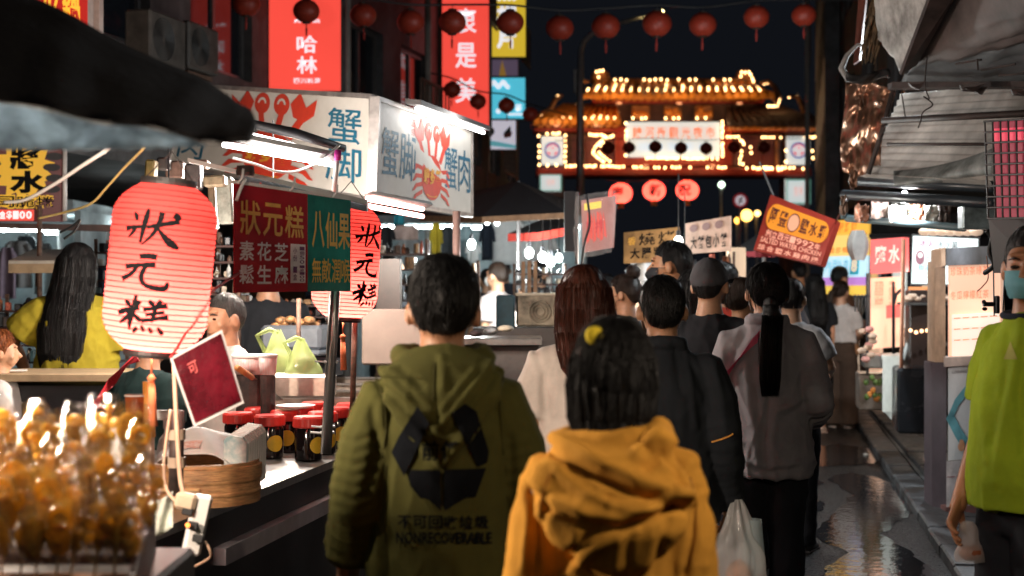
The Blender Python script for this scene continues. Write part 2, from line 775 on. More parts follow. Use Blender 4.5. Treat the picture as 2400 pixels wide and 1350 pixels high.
def strands_cap(mb, H, hairline, thick, seed, count, over=0.006, lift=0.0, r=0.0011, hug=False):
    """fine tapered locks lying on the shell, ends standing a little off it"""
    rr = random.Random(seed)
    C = Vector((0, -0.012 * H, 0.936 * H))
    rx, ry, rz = 0.047 * H + thick, 0.059 * H + thick, 0.062 * H + thick + lift
    for _ in range(count):
        ph = rr.uniform(0, 2 * math.pi)
        zl = hairline(ph) * H
        tmax = math.acos(max(-0.98, min(0.98, (zl - C.z) / rz)))
        t0 = tmax * rr.uniform(0.0, 0.8)
        t1 = min(tmax * 1.02, t0 + rr.uniform(0.35, 0.8))
        dph = rr.uniform(-0.25, 0.25)
        pts = []
        for s in range(5):
            q = s / 4
            th, p = t0 + (t1 - t0) * q, ph + dph * q
            k = 1.0 + over / 0.09 * (q ** 2) * rr.uniform(0.4, 1.2) + 0.012
            d = Vector((rx * math.sin(th) * math.cos(p), ry * math.sin(th) * math.sin(p), rz * math.cos(th)))
            if hug:
                d *= 1 - (thick * .9 / d.length) * min(1, max(0, (th / tmax - .45) / .55))
            elif th > math.pi * 0.5:
                kk = (th - math.pi * 0.5) / (math.pi * 0.5)
                d.x *= 1 + 0.12 * kk
                d.y *= 1 + 0.16 * kk
            pts.append(C + d * k)
        if rr.random() < .04:
            pts[-1] = pts[-1] + (pts[-1] - C).normalized() * .012
        mb.tube(pts, [r, r, r * 0.9, r * 0.7, r * 0.2], 3)


def hl_short(ph):        # short back and sides
    b = math.sin(ph)     # 1 front, -1 back
    return float(np.interp(b, [-1, -.7, -.5, -.3, .05, .2, .34, .6, 1], [.884, .888, .898, .926, .930, .915, .918, .962, .966]))


def hl_full(ph):         # covers ears and nape
    b = math.sin(ph)
    return 0.888 if b < 0.25 else 0.888 + 0.075 * min(1, (b - 0.25) / 0.4)


def drape_hair(mb, H, rings, seed, n=54, amp=0.004, cut=0.03, fine=520):
    """mass of long hair; rings = (z, rx, ry, cx, cy) as fractions of H from crown to tips"""
    vs, fs = [], []
    R2 = []
    for i in range(len(rings) - 1):
        for s in range(4):
            t = s / 4
            R2.append([a + (b - a) * t for a, b in zip(rings[i], rings[i + 1])])
    R2.append(list(rings[-1]))
    m = len(R2)
    for i, (z, rx, ry, cx, cy) in enumerate(R2):
        q = i / (m - 1)
        for j in range(n):
            a = 2 * math.pi * j / n
            k = 1 + (mnoise.noise((a * 6 + seed, q * 1.5, seed)) * 0.07 + mnoise.noise((a * 16, q * 2, seed + 9)) * 0.03) * (0.3 + q)
            dz = 0 if q < 0.6 else mnoise.noise((a * 9, seed, 4.0)) * cut * (q - 0.6) / 0.4
            vs.append(Vector((cx + rx * k * math.cos(a), cy + ry * k * math.sin(a), z + dz)) * H)
    for i in range(m - 1):
        for j in range(n):
            a, b = i * n + j, i * n + (j + 1) % n
            fs.append((a, a + n, b + n, b))
    fs.append(tuple(range(n)))
    fs.append(tuple(range((m - 1) * n, m * n))[::-1])
    mb.add(vs, fs)
    rr = random.Random(seed + 1)
    zl, rx, ry, cx, cy = rings[-1]
    zm, rxm, rym, cxm, cym = rings[-2]
    for _ in range(110):
        a = rr.uniform(math.pi * 0.95, math.pi * 2.05)
        c, s = math.cos(a), math.sin(a)
        e = rr.uniform(0.0, 0.05)
        w = rr.uniform(-0.012, 0.012)
        mb.tube([Vector((cxm + rxm * 1.02 * c, cym + rym * 1.05 * s, zm)) * H,
                 Vector((cx + rx * 1.02 * c, cy + ry * 1.1 * s, zl + 0.01)) * H,
                 Vector((cx + (rx + w) * c * 0.96, cy + ry * s, zl - e)) * H], [0.0022, 0.002, 0.0004], 3)
    for _ in range(fine):
        i = rr.randrange(0, len(rings) - 1)
        a = rr.uniform(math.pi * 0.9, math.pi * 2.1)
        c, s = math.cos(a), math.sin(a)
        pts = []
        for k in range(i, min(i + 3, len(rings))):
            z, rx_, ry_, cx_, cy_ = rings[k]
            o = 1.01 + rr.uniform(0, 0.035) + (.05 if rr.random() < .03 else 0)
            pts.append(Vector((cx_ + rx_ * o * c, cy_ + ry_ * o * s, z)) * H)
        if len(pts) > 1:
            mb.tube(pts, [0.0011] * (len(pts) - 1) + [0.0003], 3)


def person(label, x, y, H, yaw=0.0, group='people walking in the night market', tone=(0.42, 0.22, 0.13), build=1.0,
           top=None, top_kind='tee', sleeve='short', hem=0.50, ease=0.012, fold=0.006, bottom=None, bottom_kind='trousers',
           hair=None, hair_kind='short', arms=None, head=(0, 0, 0), voxel=0.012, shoe=None, extra_top=None, seed=1.0,
           lean=0.0, palm=None, curl=0.55, hairline=None, belly=0.0, mask=None, eyes=False, zoff=0.0, strands=220, hair_extra=None, strokes=None):
    root = thing('person', label, 'person', (x, y, zoff), group)
    M = Matrix.Rotation(yaw, 4, 'Z')
    h = lambda a, b, c: Vector((a * H, b * H, c * H))
    sw = 0.098 * build
    hy, hp, hr = head
    piv = h(0, -0.01, 0.865)
    HM = Matrix.Translation(piv) @ Matrix.Rotation(hy, 4, 'Z') @ Matrix.Rotation(hp, 4, 'X') @ Matrix.Rotation(hr, 4, 'Y') @ Matrix.Translation(-piv)
    LM = Matrix.Translation(h(0, 0, 0.5)) @ Matrix.Rotation(lean, 4, 'X') @ Matrix.Translation(-h(0, 0, 0.5))

    def lean_mb(m):
        if lean:
            m.v = [(LM @ p if p.z > 0.5 * H else p) for p in m.v]
        return m
    arms = arms or {}
    A = {}
    for sd in (-1, 1):
        e, w = arms.get(sd, ((0.15, -0.012, 0.635), (0.155, 0.03, 0.485)))
        A[sd] = (h(sd * sw, -0.008, 0.786), h(sd * (e[0] - 0.036), e[1], e[2]), h(sd * (w[0] - 0.03), w[1], w[2]))
    b = build
    # --- body: trunk, limbs, neck and head as one surface
    mb = MB()
    X = (1, 0, 0)
    mb.tube([h(0, 0, .46), h(0, 0, .52), h(0, 0.004, .60), h(0, 0, .70), h(0, -.004, .77), h(0, -.008, .815), h(0, -.012, .84), h(0, -.01, .875)],
            [(.075 * b * H, .055 * H), (.092 * b * H, .062 * H), (.08 * b * H, .055 * H), (.092 * b * H, .062 * H), (.092 * b * H, .06 * H),
             (.06 * b * H, .045 * H), (.042 * H, .04 * H), (.034 * H, .036 * H)], 16, side=X)
    for sd in (-1, 1):
        s_, e_, w_ = A[sd]
        mid = s_.lerp(e_, 0.5)
        mb.tube([h(sd * .035, -.012, .815), s_ + Vector((0, 0, .004 * H)), mid, e_, e_.lerp(w_, .35), w_, w_ + (w_ - e_).normalized() * .02 * H],
                [.022 * H, .031 * H, .027 * H, .022 * H, .0225 * H, .0155 * H, .015 * H], 12)
        mb.tube([h(sd * .045, 0, .5), h(sd * .05, .004, .42), h(sd * .05, .008, .28), h(sd * .05, -.008, .2), h(sd * .05, -.005, .05), h(sd * .05, -.002, .025)],
                [.05 * H, .05 * H, .033 * H, .032 * H, .022 * H, .022 * H], 12, side=X)
        mb.tube([h(sd * .05, -.02, .022), h(sd * .052, .03, .02), h(sd * .055, .08, .012)], [(.022 * H, .02 * H), (.026 * H, .018 * H), (.02 * H, .009 * H)], 10, side=X)
    hd = MB()
    hd.tube([h(0, -.014, .83), h(0, -.012, .87), h(0, -.006, .91)], [(.041 * H, .038 * H), (.034 * H, .035 * H), (.034 * H, .036 * H)], 14, side=X)
    hd.ell(h(0, -.012, .936), (.047 * H, .059 * H, .062 * H), 20, 14)
    hd.tube([h(0, .024, .868), h(0, .024, .885), h(0, .018, .915), h(0, .012, .945)],
            [(.018 * H, .017 * H), (.034 * H, .028 * H), (.041 * H, .034 * H), (.042 * H, .034 * H)], 16, side=X)
    hd.tube([h(0, .046, .94), h(0, .055, .925), h(0, .066, .908), h(0, .058, .902)], [.007 * H, .0085 * H, .0115 * H, .006 * H], 8, side=X)
    hd.ell(h(0, .048, .948), (.034 * H, .01 * H, .007 * H), 10, 6)
    hd.ell(h(0, .05, .889), (.0135 * H, .008 * H, .0065 * H), 10, 6)
    for sd in (-1, 1):
        Me = Matrix.Rotation(sd * 0.35, 3, 'Z') @ Matrix.Rotation(-0.2, 3, 'X')
        hd.ell(h(sd * .0505, -.006, .921), (.0075 * H, .0135 * H, .0205 * H), 10, 8, Me)
        hd.ell(h(sd * .02, .043, .925), (.012 * H, .008 * H, .007 * H), 8, 6)
        hd.ell(h(sd * .028, .034, .908), (.014 * H, .013 * H, .012 * H), 8, 6)
    lean_mb(mb)
    hd.xf(HM)
    lean_mb(hd)
    mb.add(hd.v, hd.f)
    V, Nn, fs = remesh(mb, max(voxel, 0.009), 4)
    bm_ = MB()
    bm_.add(V, fs)
    hv = MB()
    hv.add(hd.v, hd.f)
    Vh, _, fh = remesh(hv, min(voxel, 0.0075) if voxel < 0.016 else voxel * 0.6, 3)
    bm_.add(Vh, fh)
    if voxel < 0.02:
        for sd in (-1, 1):
            s_, e_, w_ = A[sd]
            hb = MB()
            hb.tube([e_.lerp(w_, .5), e_.lerp(w_, .8), w_], [.0205 * H, .017 * H, .0155 * H], 12)
            pn = (palm or {}).get(sd, (-sd, 0.2, 0))
            hand(hb, w_, w_ - e_, sd, pn, H, curl)
            lean_mb(hb)
            Vx, _, fx = remesh(hb, 0.0048 if voxel < 0.013 else 0.008, 2)
            bm_.add(Vx, fx)
    bm_.xf(M)
    bm_.build('body', skin(tone), root, smooth=True, local=True)
    # --- top garment
    ch = []
    for sd in (-1, 1):
        s_, e_, w_ = A[sd]
        ch.append([(tuple(s_), tuple(e_), (e_ - s_).length), (tuple(e_), tuple(w_), (w_ - e_).length)])
    if top:
        t = MB()
        E = ease
        rows = [(hem, .092 * b + E * 1.3, .062 + E * 1.3 + belly * .5), (hem + .05, .093 * b + E * 1.2, .063 + E * 1.2 + belly * .8), (.60, .085 * b + E * 1.25, .058 + E * 1.2 + belly),
                (.68, .088 * b + E, .063 + E + belly * .5), (.745, .092 * b + E * .8, .064 + E), (.785, .086 * b + E * .5, .057 + E), (.815, .062 * b + E * .4, .048 + E * .7),
                (.832, .048 + E * .4, .044 + E * .5), (.845, .043 + E * .3, .04 + E * .3)]
        rows = [q for q in rows if q[0] >= hem]
        t.tube([h(0, (belly * .6 if q[0] < .7 else 0) - .004, q[0]) for q in rows], [(q[1] * H, q[2] * H) for q in rows], 22, side=X)
        for sd in (-1, 1):
            s_, e_, w_ = A[sd]
            inn = h(sd * .035, -.012, .812)
            r0, r1, r2 = .034 * b + E * .55, .03 * b + E * .7, .026 + E * .7
            if sleeve == 'short':
                p = s_.lerp(e_, .72)
                t.tube([inn, s_ + Vector((-sd * .012 * H, 0, .004 * H)), s_.lerp(e_, .3), p], [(.022 + E * .5) * H, r0 * H, (r1 + .004) * H, (r1 + .006) * H], 14)
            else:
                fr = 0.97 if sleeve == 'long' else 0.55
                p = e_.lerp(w_, fr)
                t.tube([inn, s_ + Vector((-sd * .012 * H, 0, .004 * H)), s_.lerp(e_, .4), e_, e_.lerp(p, .5), e_.lerp(p, .93), p],
                       [(.022 + E * .5) * H, r0 * H, (r1 + .002) * H, r2 * H, (r2 - .001) * H, (r2 - .003) * H, (.021 + E * .35) * H], 14)
        if top_kind in ('jacket', 'shirt'):
            ring = []
            for k in range(15):
                a = 2 * math.pi * k / 14
                ring.append(h(.048 * math.cos(a), -.012 + .046 * math.sin(a), .852 - .008 * math.sin(a)))
            t.tube(ring, [(.011 * H, .016 * H)] * 15, 8)
        if extra_top:
            extra_top(t, H)
        lean_mb(t)
        V, Nn, fs = remesh(t, voxel * 0.85, 5)
        V = fold_cloth(V, Nn, H, ch, fold, seed, hem * H)
        if strokes:
            V = sculpt(V, Nn, strokes, M, (x, y, zoff))
        g = MB()
        g.add(V, fs)
        g.xf(M)
        nm = {'tee': 'tshirt', 'hoodie': 'hoodie', 'jacket': 'jacket', 'shirt': 'shirt', 'dress': 'dress'}[top_kind]
        root_top = g.build(nm, top, root, smooth=True, local=True)
    # --- bottoms
    if bottom:
        q = MB()
        q.tube([h(0, 0, .455), h(0, 0, .5), h(0, 0, .55), h(0, .003, .585)], [(.085 * b * H, .062 * H), (.097 * b * H, .068 * H), (.093 * b * H, .065 * H), (.085 * b * H, .06 * H)], 18, side=X)
        wd = {'trousers': (.058, .046, .040), 'wide': (.064, .062, .066), 'shorts': (.062, .055, .05), 'skirt': (.07, .07, .07)}[bottom_kind]
        for sd in (-1, 1):
            low = .285 if bottom_kind in ('shorts', 'skirt') else .025
            pts = [h(sd * .045, 0, .49), h(sd * .05, .004, .42), h(sd * .051, .006, .29)]
            rr_ = [wd[0] * H, wd[0] * H, wd[1] * H]
            if bottom_kind not in ('shorts', 'skirt'):
                pts += [h(sd * .052, -.006, .2), h(sd * .052, -.004, low)]
                rr_ += [wd[1] * H, wd[2] * H]
            q.tube(pts, rr_, 14, side=X)
        V, Nn, fs = remesh(q, voxel * 1.1, 3)
        V = fold_cloth(V, Nn, H, [], fold * 0.8, seed + 2, 0.03 * H)
        MB().add(V, fs).xf(M).build({'skirt': 'skirt', 'shorts': 'shorts'}.get(bottom_kind, 'trousers'), bottom, root, smooth=True, local=True)
    for sd in (-1, 1):
        if shoe:
            q = MB()
            q.tube([h(sd * .05, -.028, .02), h(sd * .052, .02, .022), h(sd * .055, .07, .016), h(sd * .055, .09, .012)],
                   [(.024 * H, .022 * H), (.029 * H, .022 * H), (.027 * H, .016 * H), (.015 * H, .01 * H)], 12, side=X)
            q.box(h(sd * .053, .03, .004), (.056 * H, .125 * H, .008 * H), bev=.004)
            q.xf(M).build('shoe', shoe, root, smooth=True, local=True)
    # --- hair
    if hair:
        hb = MB()
        sd_ = int(seed * 17) + 3
        if hair_kind == 'short':
            hl = hairline or hl_short
            hair_cap(hb, H, None, hl, 0.011, seed, hug=True)
            strands_cap(hb, H, hl, 0.011, sd_, strands, over=.003, hug=True)
        elif hair_kind == 'thick':
            hl = hairline or hl_short
            hair_cap(hb, H, None, hl, 0.019, seed, amp=0.004, lift=0.004, hug=True)
            strands_cap(hb, H, hl, 0.019, sd_, strands + 120, over=0.007, lift=0.004, hug=True)
        else:
            hl = hairline or hl_full
            hair_cap(hb, H, None, hl, 0.012, seed)
            strands_cap(hb, H, hl, 0.012, sd_, strands)
        if hair_extra:
            hair_extra(hb, H)
        hb.xf(HM)
        lean_mb(hb)
        hb.xf(M)
        hb.build('hair', hair, root, smooth=True, local=True)
    if mask:
        k = MB()

        def mf(u, v):
            a = (u - 0.5) * 2.5
            zz = .872 + (.921 - .872) * v
            bul = 1 + 0.16 * math.sin(math.pi * v) * math.cos(a * 0.6) + 0.012 * math.sin(v * 16)
            return h(.0415 * math.sin(a) * (0.86 + .17 * v) * bul, .016 + .043 * math.cos(a) * bul + (0.012 * math.cos(a) ** 4 * math.sin(math.pi * v)), zz)
        k.grid(mf, 22, 14)
        for sd in (-1, 1):
            for vv in (0.1, 0.95):
                p0 = mf(0.5 + sd * 0.49, vv)
                k.tube([p0, p0.lerp(h(sd * .052, -.004, .921), .6), h(sd * .053, -.012, .925 if vv > .5 else .905)], 0.0016, 5)
        k.xf(HM)
        lean_mb(k)
        k.xf(M)
        k.build('face_mask', mask, root, smooth=True, local=True)
    if eyes:
        for sd in (-1, 1):
            k = MB()
            k.ell(h(sd * .0195, .0485, .927), (.0085 * H, .004 * H, .0038 * H), 10, 6)
            k.xf(HM)
            lean_mb(k)
            k.xf(M)
            k.build('eye', mat('eye_dark', (0.02, 0.014, 0.012), rough=0.15, var=0), root, smooth=True, local=True)
            k = MB()
            k.tube([h(sd * .009, .056, .9395), h(sd * .02, .0545, .943), h(sd * .032, .046, .9395)], [.0012 * H, .0026 * H, .001 * H], 6)
            k.xf(HM)
            lean_mb(k)
            k.xf(M)
            k.build('eyebrow', hair or mat('hair_black', (.01, .01, .01)), root, smooth=True, local=True)
    return root


def child(root, nm):
    for c in root.children:
        if c.name.split('.')[0] == nm:
            return c


def bvh_of(o):
    off = org(o)
    me = o.data
    return BVHTree.FromPolygons([v.co + off for v in me.vertices], [tuple(p.vertices) for p in me.polygons])


def decal(parent_root, cloth, polys, material, name, step=18, lift=0.006, flat=None):
    """print on cloth: flat outlines given in photograph pixels, cut small and laid on the surface they meet"""
    bm = bmesh.new()
    for pts in polys:
        vs = [bm.verts.new((p[0], p[1], 0)) for p in pts]
        bm.faces.new(vs)
    if flat:
        for vs_, fs_ in flat:
            vv = [bm.verts.new((p[0], p[1], 0)) for p in vs_]
            for f in fs_:
                try:
                    bm.faces.new([vv[i] for i in f])
                except Exception:
                    pass
    bmesh.ops.triangulate(bm, faces=bm.faces)
    for _ in range(5):
        es = [e for e in bm.edges if e.calc_length() > step]
        if not es:
            break
        bmesh.ops.subdivide_edges(bm, edges=es, cuts=1)
        bmesh.ops.triangulate(bm, faces=bm.faces)
    t = bvh_of(cloth)
    o = Vector((0, 0, CAMZ))
    mb = MB()
    idx = {}
    vs, fs = [], []
    bm.verts.index_update()
    for v in bm.verts:
        d = (P(v.co.x, v.co.y, 1.0) - o).normalized()
        hit, nrm, _, _ = t.ray_cast(o, d)
        if hit is not None:
            idx[v.index] = len(vs)
            vs.append(hit - d * lift)
    for f in bm.faces:
        ids = [v.index for v in f.verts]
        if all(i in idx for i in ids):
            fs.append(tuple(idx[i] for i in ids))
    bm.free()
    mb.add(vs, fs)
    return mb.build(name, material, parent_root, smooth=True)


def text_px(s, x0, y0, x1, y1, bold=0.03, whole=False):
    """glyph outlines laid out in photograph pixels"""
    class PF:
        def pt(self, u, v, d):
            return Vector((x0 + (x1 - x0) * u, y1 - (y1 - y0) * v, 0))
    mb = MB()
    put_text(mb, PF(), s, 0, 0, 1, 1, bold=bold, whole=whole, pad=0.05)
    return ([(p.x, p.y) for p in mb.v], mb.f)
# ---------------------------------------------------------------- ground
asphalt = mat('wet_asphalt', (0.017, 0.0165, 0.017), rough=0.36, var=0.45, vs=38, bump=1.0, bs=48, rvar=0.16, spec=0.3)
for nd in asphalt.node_tree.nodes:
    if nd.type == 'BUMP':
        nd.inputs['Distance'].default_value = 0.035
g = MB()
g.poly([(-150, -60, 0), (150, -60, 0), (150, 300, 0), (-150, 300, 0)])
tag(g.build('ground', asphalt), kind='structure')
water = mat('puddle_water', (0.012, 0.012, 0.014), rough=0.04, var=0, bump=0.2, bs=15, spec=0.9)


def GP(px, py, z=0.0):
    y = (CAMZ - z) * F / (py - 675)
    return P(px, py, y)


def puddle(outline, seed):
    mb = MB()
    pts = []
    for i, p in enumerate(outline):
        q = outline[(i + 1) % len(outline)]
        a, b = GP(*p, 0.004), GP(*q, 0.004)
        for s in range(6):
            c = a.lerp(b, s / 6)
            k = 0.05
            pts.append(Vector((c.x + mnoise.noise((c.x * 6, c.y * 3, seed)) * k, c.y + mnoise.noise((c.y * 4, c.x * 6, seed + 7)) * k * 2.5, 0.004)))
    bm = bmesh.new()
    f = bm.faces.new([bm.verts.new(p) for p in pts])
    bmesh.ops.triangulate(bm, faces=[f])
    mb.add([v.co.copy() for v in bm.verts], [tuple(v.index for v in f.verts) for f in bm.faces])
    bm.free()
    tag(mb.build('puddle', water), kind='structure')


puddle([(1856, 1062), (1900, 1048), (1960, 1040), (2040, 1050), (2092, 1072), (2050, 1086), (1985, 1092), (1925, 1094), (1880, 1084)], 1)
puddle([(1935, 1118), (1990, 1105), (2050, 1118), (2118, 1140), (2150, 1185), (2105, 1222), (2060, 1250), (2150, 1300), (2190, 1348), (2130, 1420), (1890, 1420), (1935, 1330), (1985, 1290), (1905, 1255),
        (1955, 1200), (2000, 1160)], 5)
puddle([(1870, 1128), (1905, 1120), (1930, 1130), (1900, 1140)], 3)
puddle([(2010, 1010), (2050, 1004), (2066, 1014), (2030, 1022)], 4)
puddle([(1890, 1180), (1925, 1172), (1935, 1190), (1900, 1200)], 6)
puddle([(1760, 1240), (1800, 1225), (1850, 1240), (1835, 1290), (1790, 1310)], 9)

# gutter stones and paving slabs on the right
conc = mat('gutter_concrete', (0.05, 0.05, 0.054), rough=0.5, var=0.45, vs=5, bump=0.4, bs=60, rvar=0.2)
slab_m = mat('paving_slab', (0.032, 0.034, 0.037), rough=0.45, var=0.45, vs=4, bump=0.7, bs=80, rvar=0.2)
kb = thing('pavement', None, None, S(8, 1.6, 0))
kb['kind'] = 'structure'
MS = Matrix.Rotation(STREET_ROT, 3, 'Z')
gm = None
for i in range(26):
    t = 4.5 + i * 0.62
    o = MB().box(S(t, 1.08 + rnd.uniform(-.006, .006), 0.02 + rnd.uniform(-.004, .004)), (0.20, 0.605, 0.10), MS, bev=0.012).build('gutter_stone', conc, kb)
for i in range(26):
    for j in range(4):
        t = 4.5 + i * 0.52 + (0.26 if j % 2 else 0)
        MB().box(S(t, 1.49 + j * 0.56, 0.075 + rnd.uniform(-.006, .006)), (0.545, 0.505, 0.05), MS @ Matrix.Rotation(rnd.uniform(-.01, .01), 3, 'Y'), bev=0.008).build('paving_slab', slab_m, kb)
bed = MB()
bed.slab([S(-8, 1.19, 0.004), S(60, 1.19, 0.004), S(60, 9, 0.004), S(-8, 9, 0.004)], (0, 0, 0.055))
bed.build('slab_bed', mat('dark_mortar', (0.05, 0.05, 0.05), rough=0.8), kb)
# litter
for i, (px, py, nm, cc) in enumerate([(2030, 1068, 'left', (.7, .7, .68)), (2075, 1079, 'right', (.6, .62, .6))]):
    p = GP(px, py)
    o = MB().box(p + Vector((0, 0, .012)), (.045, .03, .012), Matrix.Rotation(0.5 + i, 3, 'Z') @ Matrix.Rotation(.2, 3, 'X'), bev=.003).build('paper_scrap', mat('scrap', (.6, .6, .58)))
    tag(o, 'crumpled white paper scrap on wet road, %s of two' % nm, 'litter')

# ---------------------------------------------------------------- buildings
wall_dark = mat('dark_render_wall', (0.07, 0.06, 0.058), rough=0.8, var=0.4, vs=1.5, bump=0.4, bs=20)
wall_dark2 = mat('stained_tile_wall', (0.06, 0.058, 0.062), rough=0.6, var=0.4, vs=2.5, bump=0.3, bs=30)
pane_m = mat('dark_pane', (0.01, 0.012, 0.016), rough=0.08, var=0)
frame_m = mat('alu_frame', (0.14, 0.13, 0.13), rough=0.4, metal=0.6)
ac_m = mat('ac_paint', (0.09, 0.075, 0.065), rough=0.5, var=0.25, vs=8)
ac_dark = mat('ac_grille', (0.04, 0.038, 0.038), rough=0.6)
rail_m = mat('rusty_rail', (0.14, 0.075, 0.05), rough=0.7, var=0.4, vs=30)


def building(label, a, b, h, floors, nwin, wmat, depth=5.0, z0=3.0, rails=True):
    a, b = Vector((*a, 0)), Vector((*b, 0))
    d = (b - a).normalized()
    out = Vector((d.y, -d.x, 0))
    L = (b - a).length
    root = thing('building', label, 'building', (a + b) / 2 - out * depth / 2, 'buildings along the street')
    fh = (h - z0) / floors
    # wall built as strips round the openings so that the windows are real recesses
    W = MB()
    ww = L / nwin
    for fl in range(floors):
        zb, zt = z0 + fl * fh, z0 + (fl + 1) * fh
        for w in range(nwin):
            x0, x1 = w * ww, (w + 1) * ww
            ox0, ox1 = x0 + ww * .18, x1 - ww * .18
            oz0, oz1 = zb + fh * .3, zt - fh * .18
            for (p, q, r, s) in ((x0, zb, x1, oz0), (x0, oz1, x1, zt), (x0, oz0, ox0, oz1), (ox1, oz0, x1, oz1)):
                W.slab([a + d * p + Vector((0, 0, r if 0 else q)), a + d * r + Vector((0, 0, q)), a + d * r + Vector((0, 0, s)), a + d * p + Vector((0, 0, s))], -out * .25)
            fr = MB()
            for (p, q, r, s) in ((ox0, oz0, ox1, oz0 + .06), (ox0, oz1 - .06, ox1, oz1), (ox0, oz0 + .06, ox0 + .06, oz1 - .06), (ox1 - .06, oz0 + .06, ox1, oz1 - .06),
                                 ((ox0 + ox1) / 2 - .03, oz0 + .06, (ox0 + ox1) / 2 + .03, oz1 - .06)):
                fr.slab([a + d * p - out * .1 + Vector((0, 0, q)), a + d * r - out * .1 + Vector((0, 0, q)), a + d * r - out * .1 + Vector((0, 0, s)), a + d * p - out * .1 + Vector((0, 0, s))], -out * .05)
            fo = fr.build('window', frame_m, root)
            MB().slab([a + d * ox0 - out * .13 + Vector((0, 0, oz0)), a + d * ox1 - out * .13 + Vector((0, 0, oz0)), a + d * ox1 - out * .13 + Vector((0, 0, oz1)), a + d * ox0 - out * .13 + Vector((0, 0, oz1))], -out * .02).build('pane', pane_m, fo)
            if rails and (w + fl) % 2 == 0:
                rb = MB()
                n = max(4, int((ox1 - ox0) / .16))
                for i in range(n + 1):
                    p = a + d * (ox0 + (ox1 - ox0) * i / n) + out * .3
                    rb.box(p + Vector((0, 0, oz0 + .38)), (.025, .025, .8))
                for zz in (oz0, oz0 + .76):
                    rb.slab([a + d * ox0 + out * .28 + Vector((0, 0, zz)), a + d * ox1 + out * .28 + Vector((0, 0, zz)), a + d * ox1 + out * .32 + Vector((0, 0, zz)), a + d * ox0 + out * .32 + Vector((0, 0, zz))], (0, 0, .04))
                rb.build('window_grille', rail_m, root)
    W.build('wall', wmat, root)
    zl = Vector((0, 0, z0 - .3))
    MB().slab([a - out * .25 + zl, b - out * .25 + zl, b - out * depth + zl, a - out * depth + zl], (0, 0, h - z0 + .3)).build('core', wmat, root)
    MB().slab([a - out * depth, b - out * depth, b - out * (depth - .2), a - out * (depth - .2)], (0, 0, z0 - .31)).build('rear_wall', wmat, root)
    MB().slab([a + Vector((0, 0, z0 - .3)) + out * .02, b + Vector((0, 0, z0 - .3)) + out * .02, b + Vector((0, 0, z0)) + out * .02, a + Vector((0, 0, z0)) + out * .02], -out * .27).build('shop_beam', wmat, root)
    return root, a, d, out


def aircon(label, p, d, out, s=1.0):
    root = thing('air_conditioner', label, 'air conditioner', p, 'air conditioners on the left facade')
    M3 = Matrix((d, out, Vector((0, 0, 1)))).transposed()
    MB().box(p + Vector((0, 0, .32 * s)), (.85 * s, .34 * s, .62 * s), M3, bev=.02).build('casing', ac_m, root)
    f = MB()
    c = p + out * .175 * s + Vector((0, 0, .32 * s)) - d * .12 * s
    for i in range(7):
        r = .05 + .032 * i
        ring = [c + (d * math.cos(k * math.pi / 10) + Vector((0, 0, 1)) * math.sin(k * math.pi / 10)) * r * s for k in range(21)]
        f.tube(ring, .006, 4)
    f.build('fan_grille', ac_dark, root)
    MB().box(p - out * .1 + Vector((0, 0, -.03)), (.7 * s, .5 * s, .04), M3).build('bracket', rail_m, root)


ba = building('dark building at far left with air conditioners', (-5.6, 5.2), (-2.75, 16.0), 11, 3, 5, wall_dark, rails=False)
bb = building('dark building behind the tall red signs', (-2.75, 16.0), (-1.15, 22.0), 13, 4, 3, wall_dark2)
bc = building('dark building beside the yellow sign', (-1.15, 22.0), (0.15, 31.0), 13, 4, 4, wall_dark)
bd = building('dark building at right behind the hanging roof', (9.6, 45.0), (6.6, 30.0), 14, 4, 6, wall_dark2)
be = building('dark building above the right-hand stalls', (6.9, 30.0), (4.3, 9.5), 9, 2, 6, wall_dark, z0=3.4, rails=False)
# two cooling units lit by the red sign
d_, o_ = ba[2], ba[3]
for i, (px, py, yy, lb) in enumerate(((365, 162, 12.0, 'air conditioner unit left of two above the canopy'), (452, 172, 13.6, 'air conditioner unit right of two above the canopy'))):
    p = P(px, py, yy)
    aircon(lb, p, d_, o_, 0.72)
# drain pipes on the facades
for i, (px, yy, zt, lb) in enumerate(((813, 17.5, 9.0, 'grey drain pipe right of the tall red sign'), (1003, 21.0, 9.0, 'grey drain pipe left of the narrow red sign'), (1892, 29.5, 9.5, 'thin pale pipe on the dark building at right'))):
    p = P(px, 300, yy)
    o = MB().tube([(p.x, p.y, 0), (p.x, p.y, zt)], .05, 10).build('drain_pipe', mat('pipe_grey', (0.25, 0.22, 0.2), rough=.5), smooth=True)
    tag(o, lb, 'pipe')
# ---------------------------------------------------------------- lanterns, gate, hanging signs
def edge_glow(name, c, s):
    return emat(name, c, s)


lan_dark = mat('lantern_red_silk', (0.42, 0.045, 0.022), rough=0.45, var=0.2, vs=14, transl=0.25)
lan_cap = mat('lantern_cap', (0.03, 0.018, 0.012), rough=0.5)
tassel_m = mat('tassel_red', (0.35, 0.03, 0.02), rough=0.8)
cable_m = mat('black_cable', (0.012, 0.012, 0.013), rough=0.5, var=0)


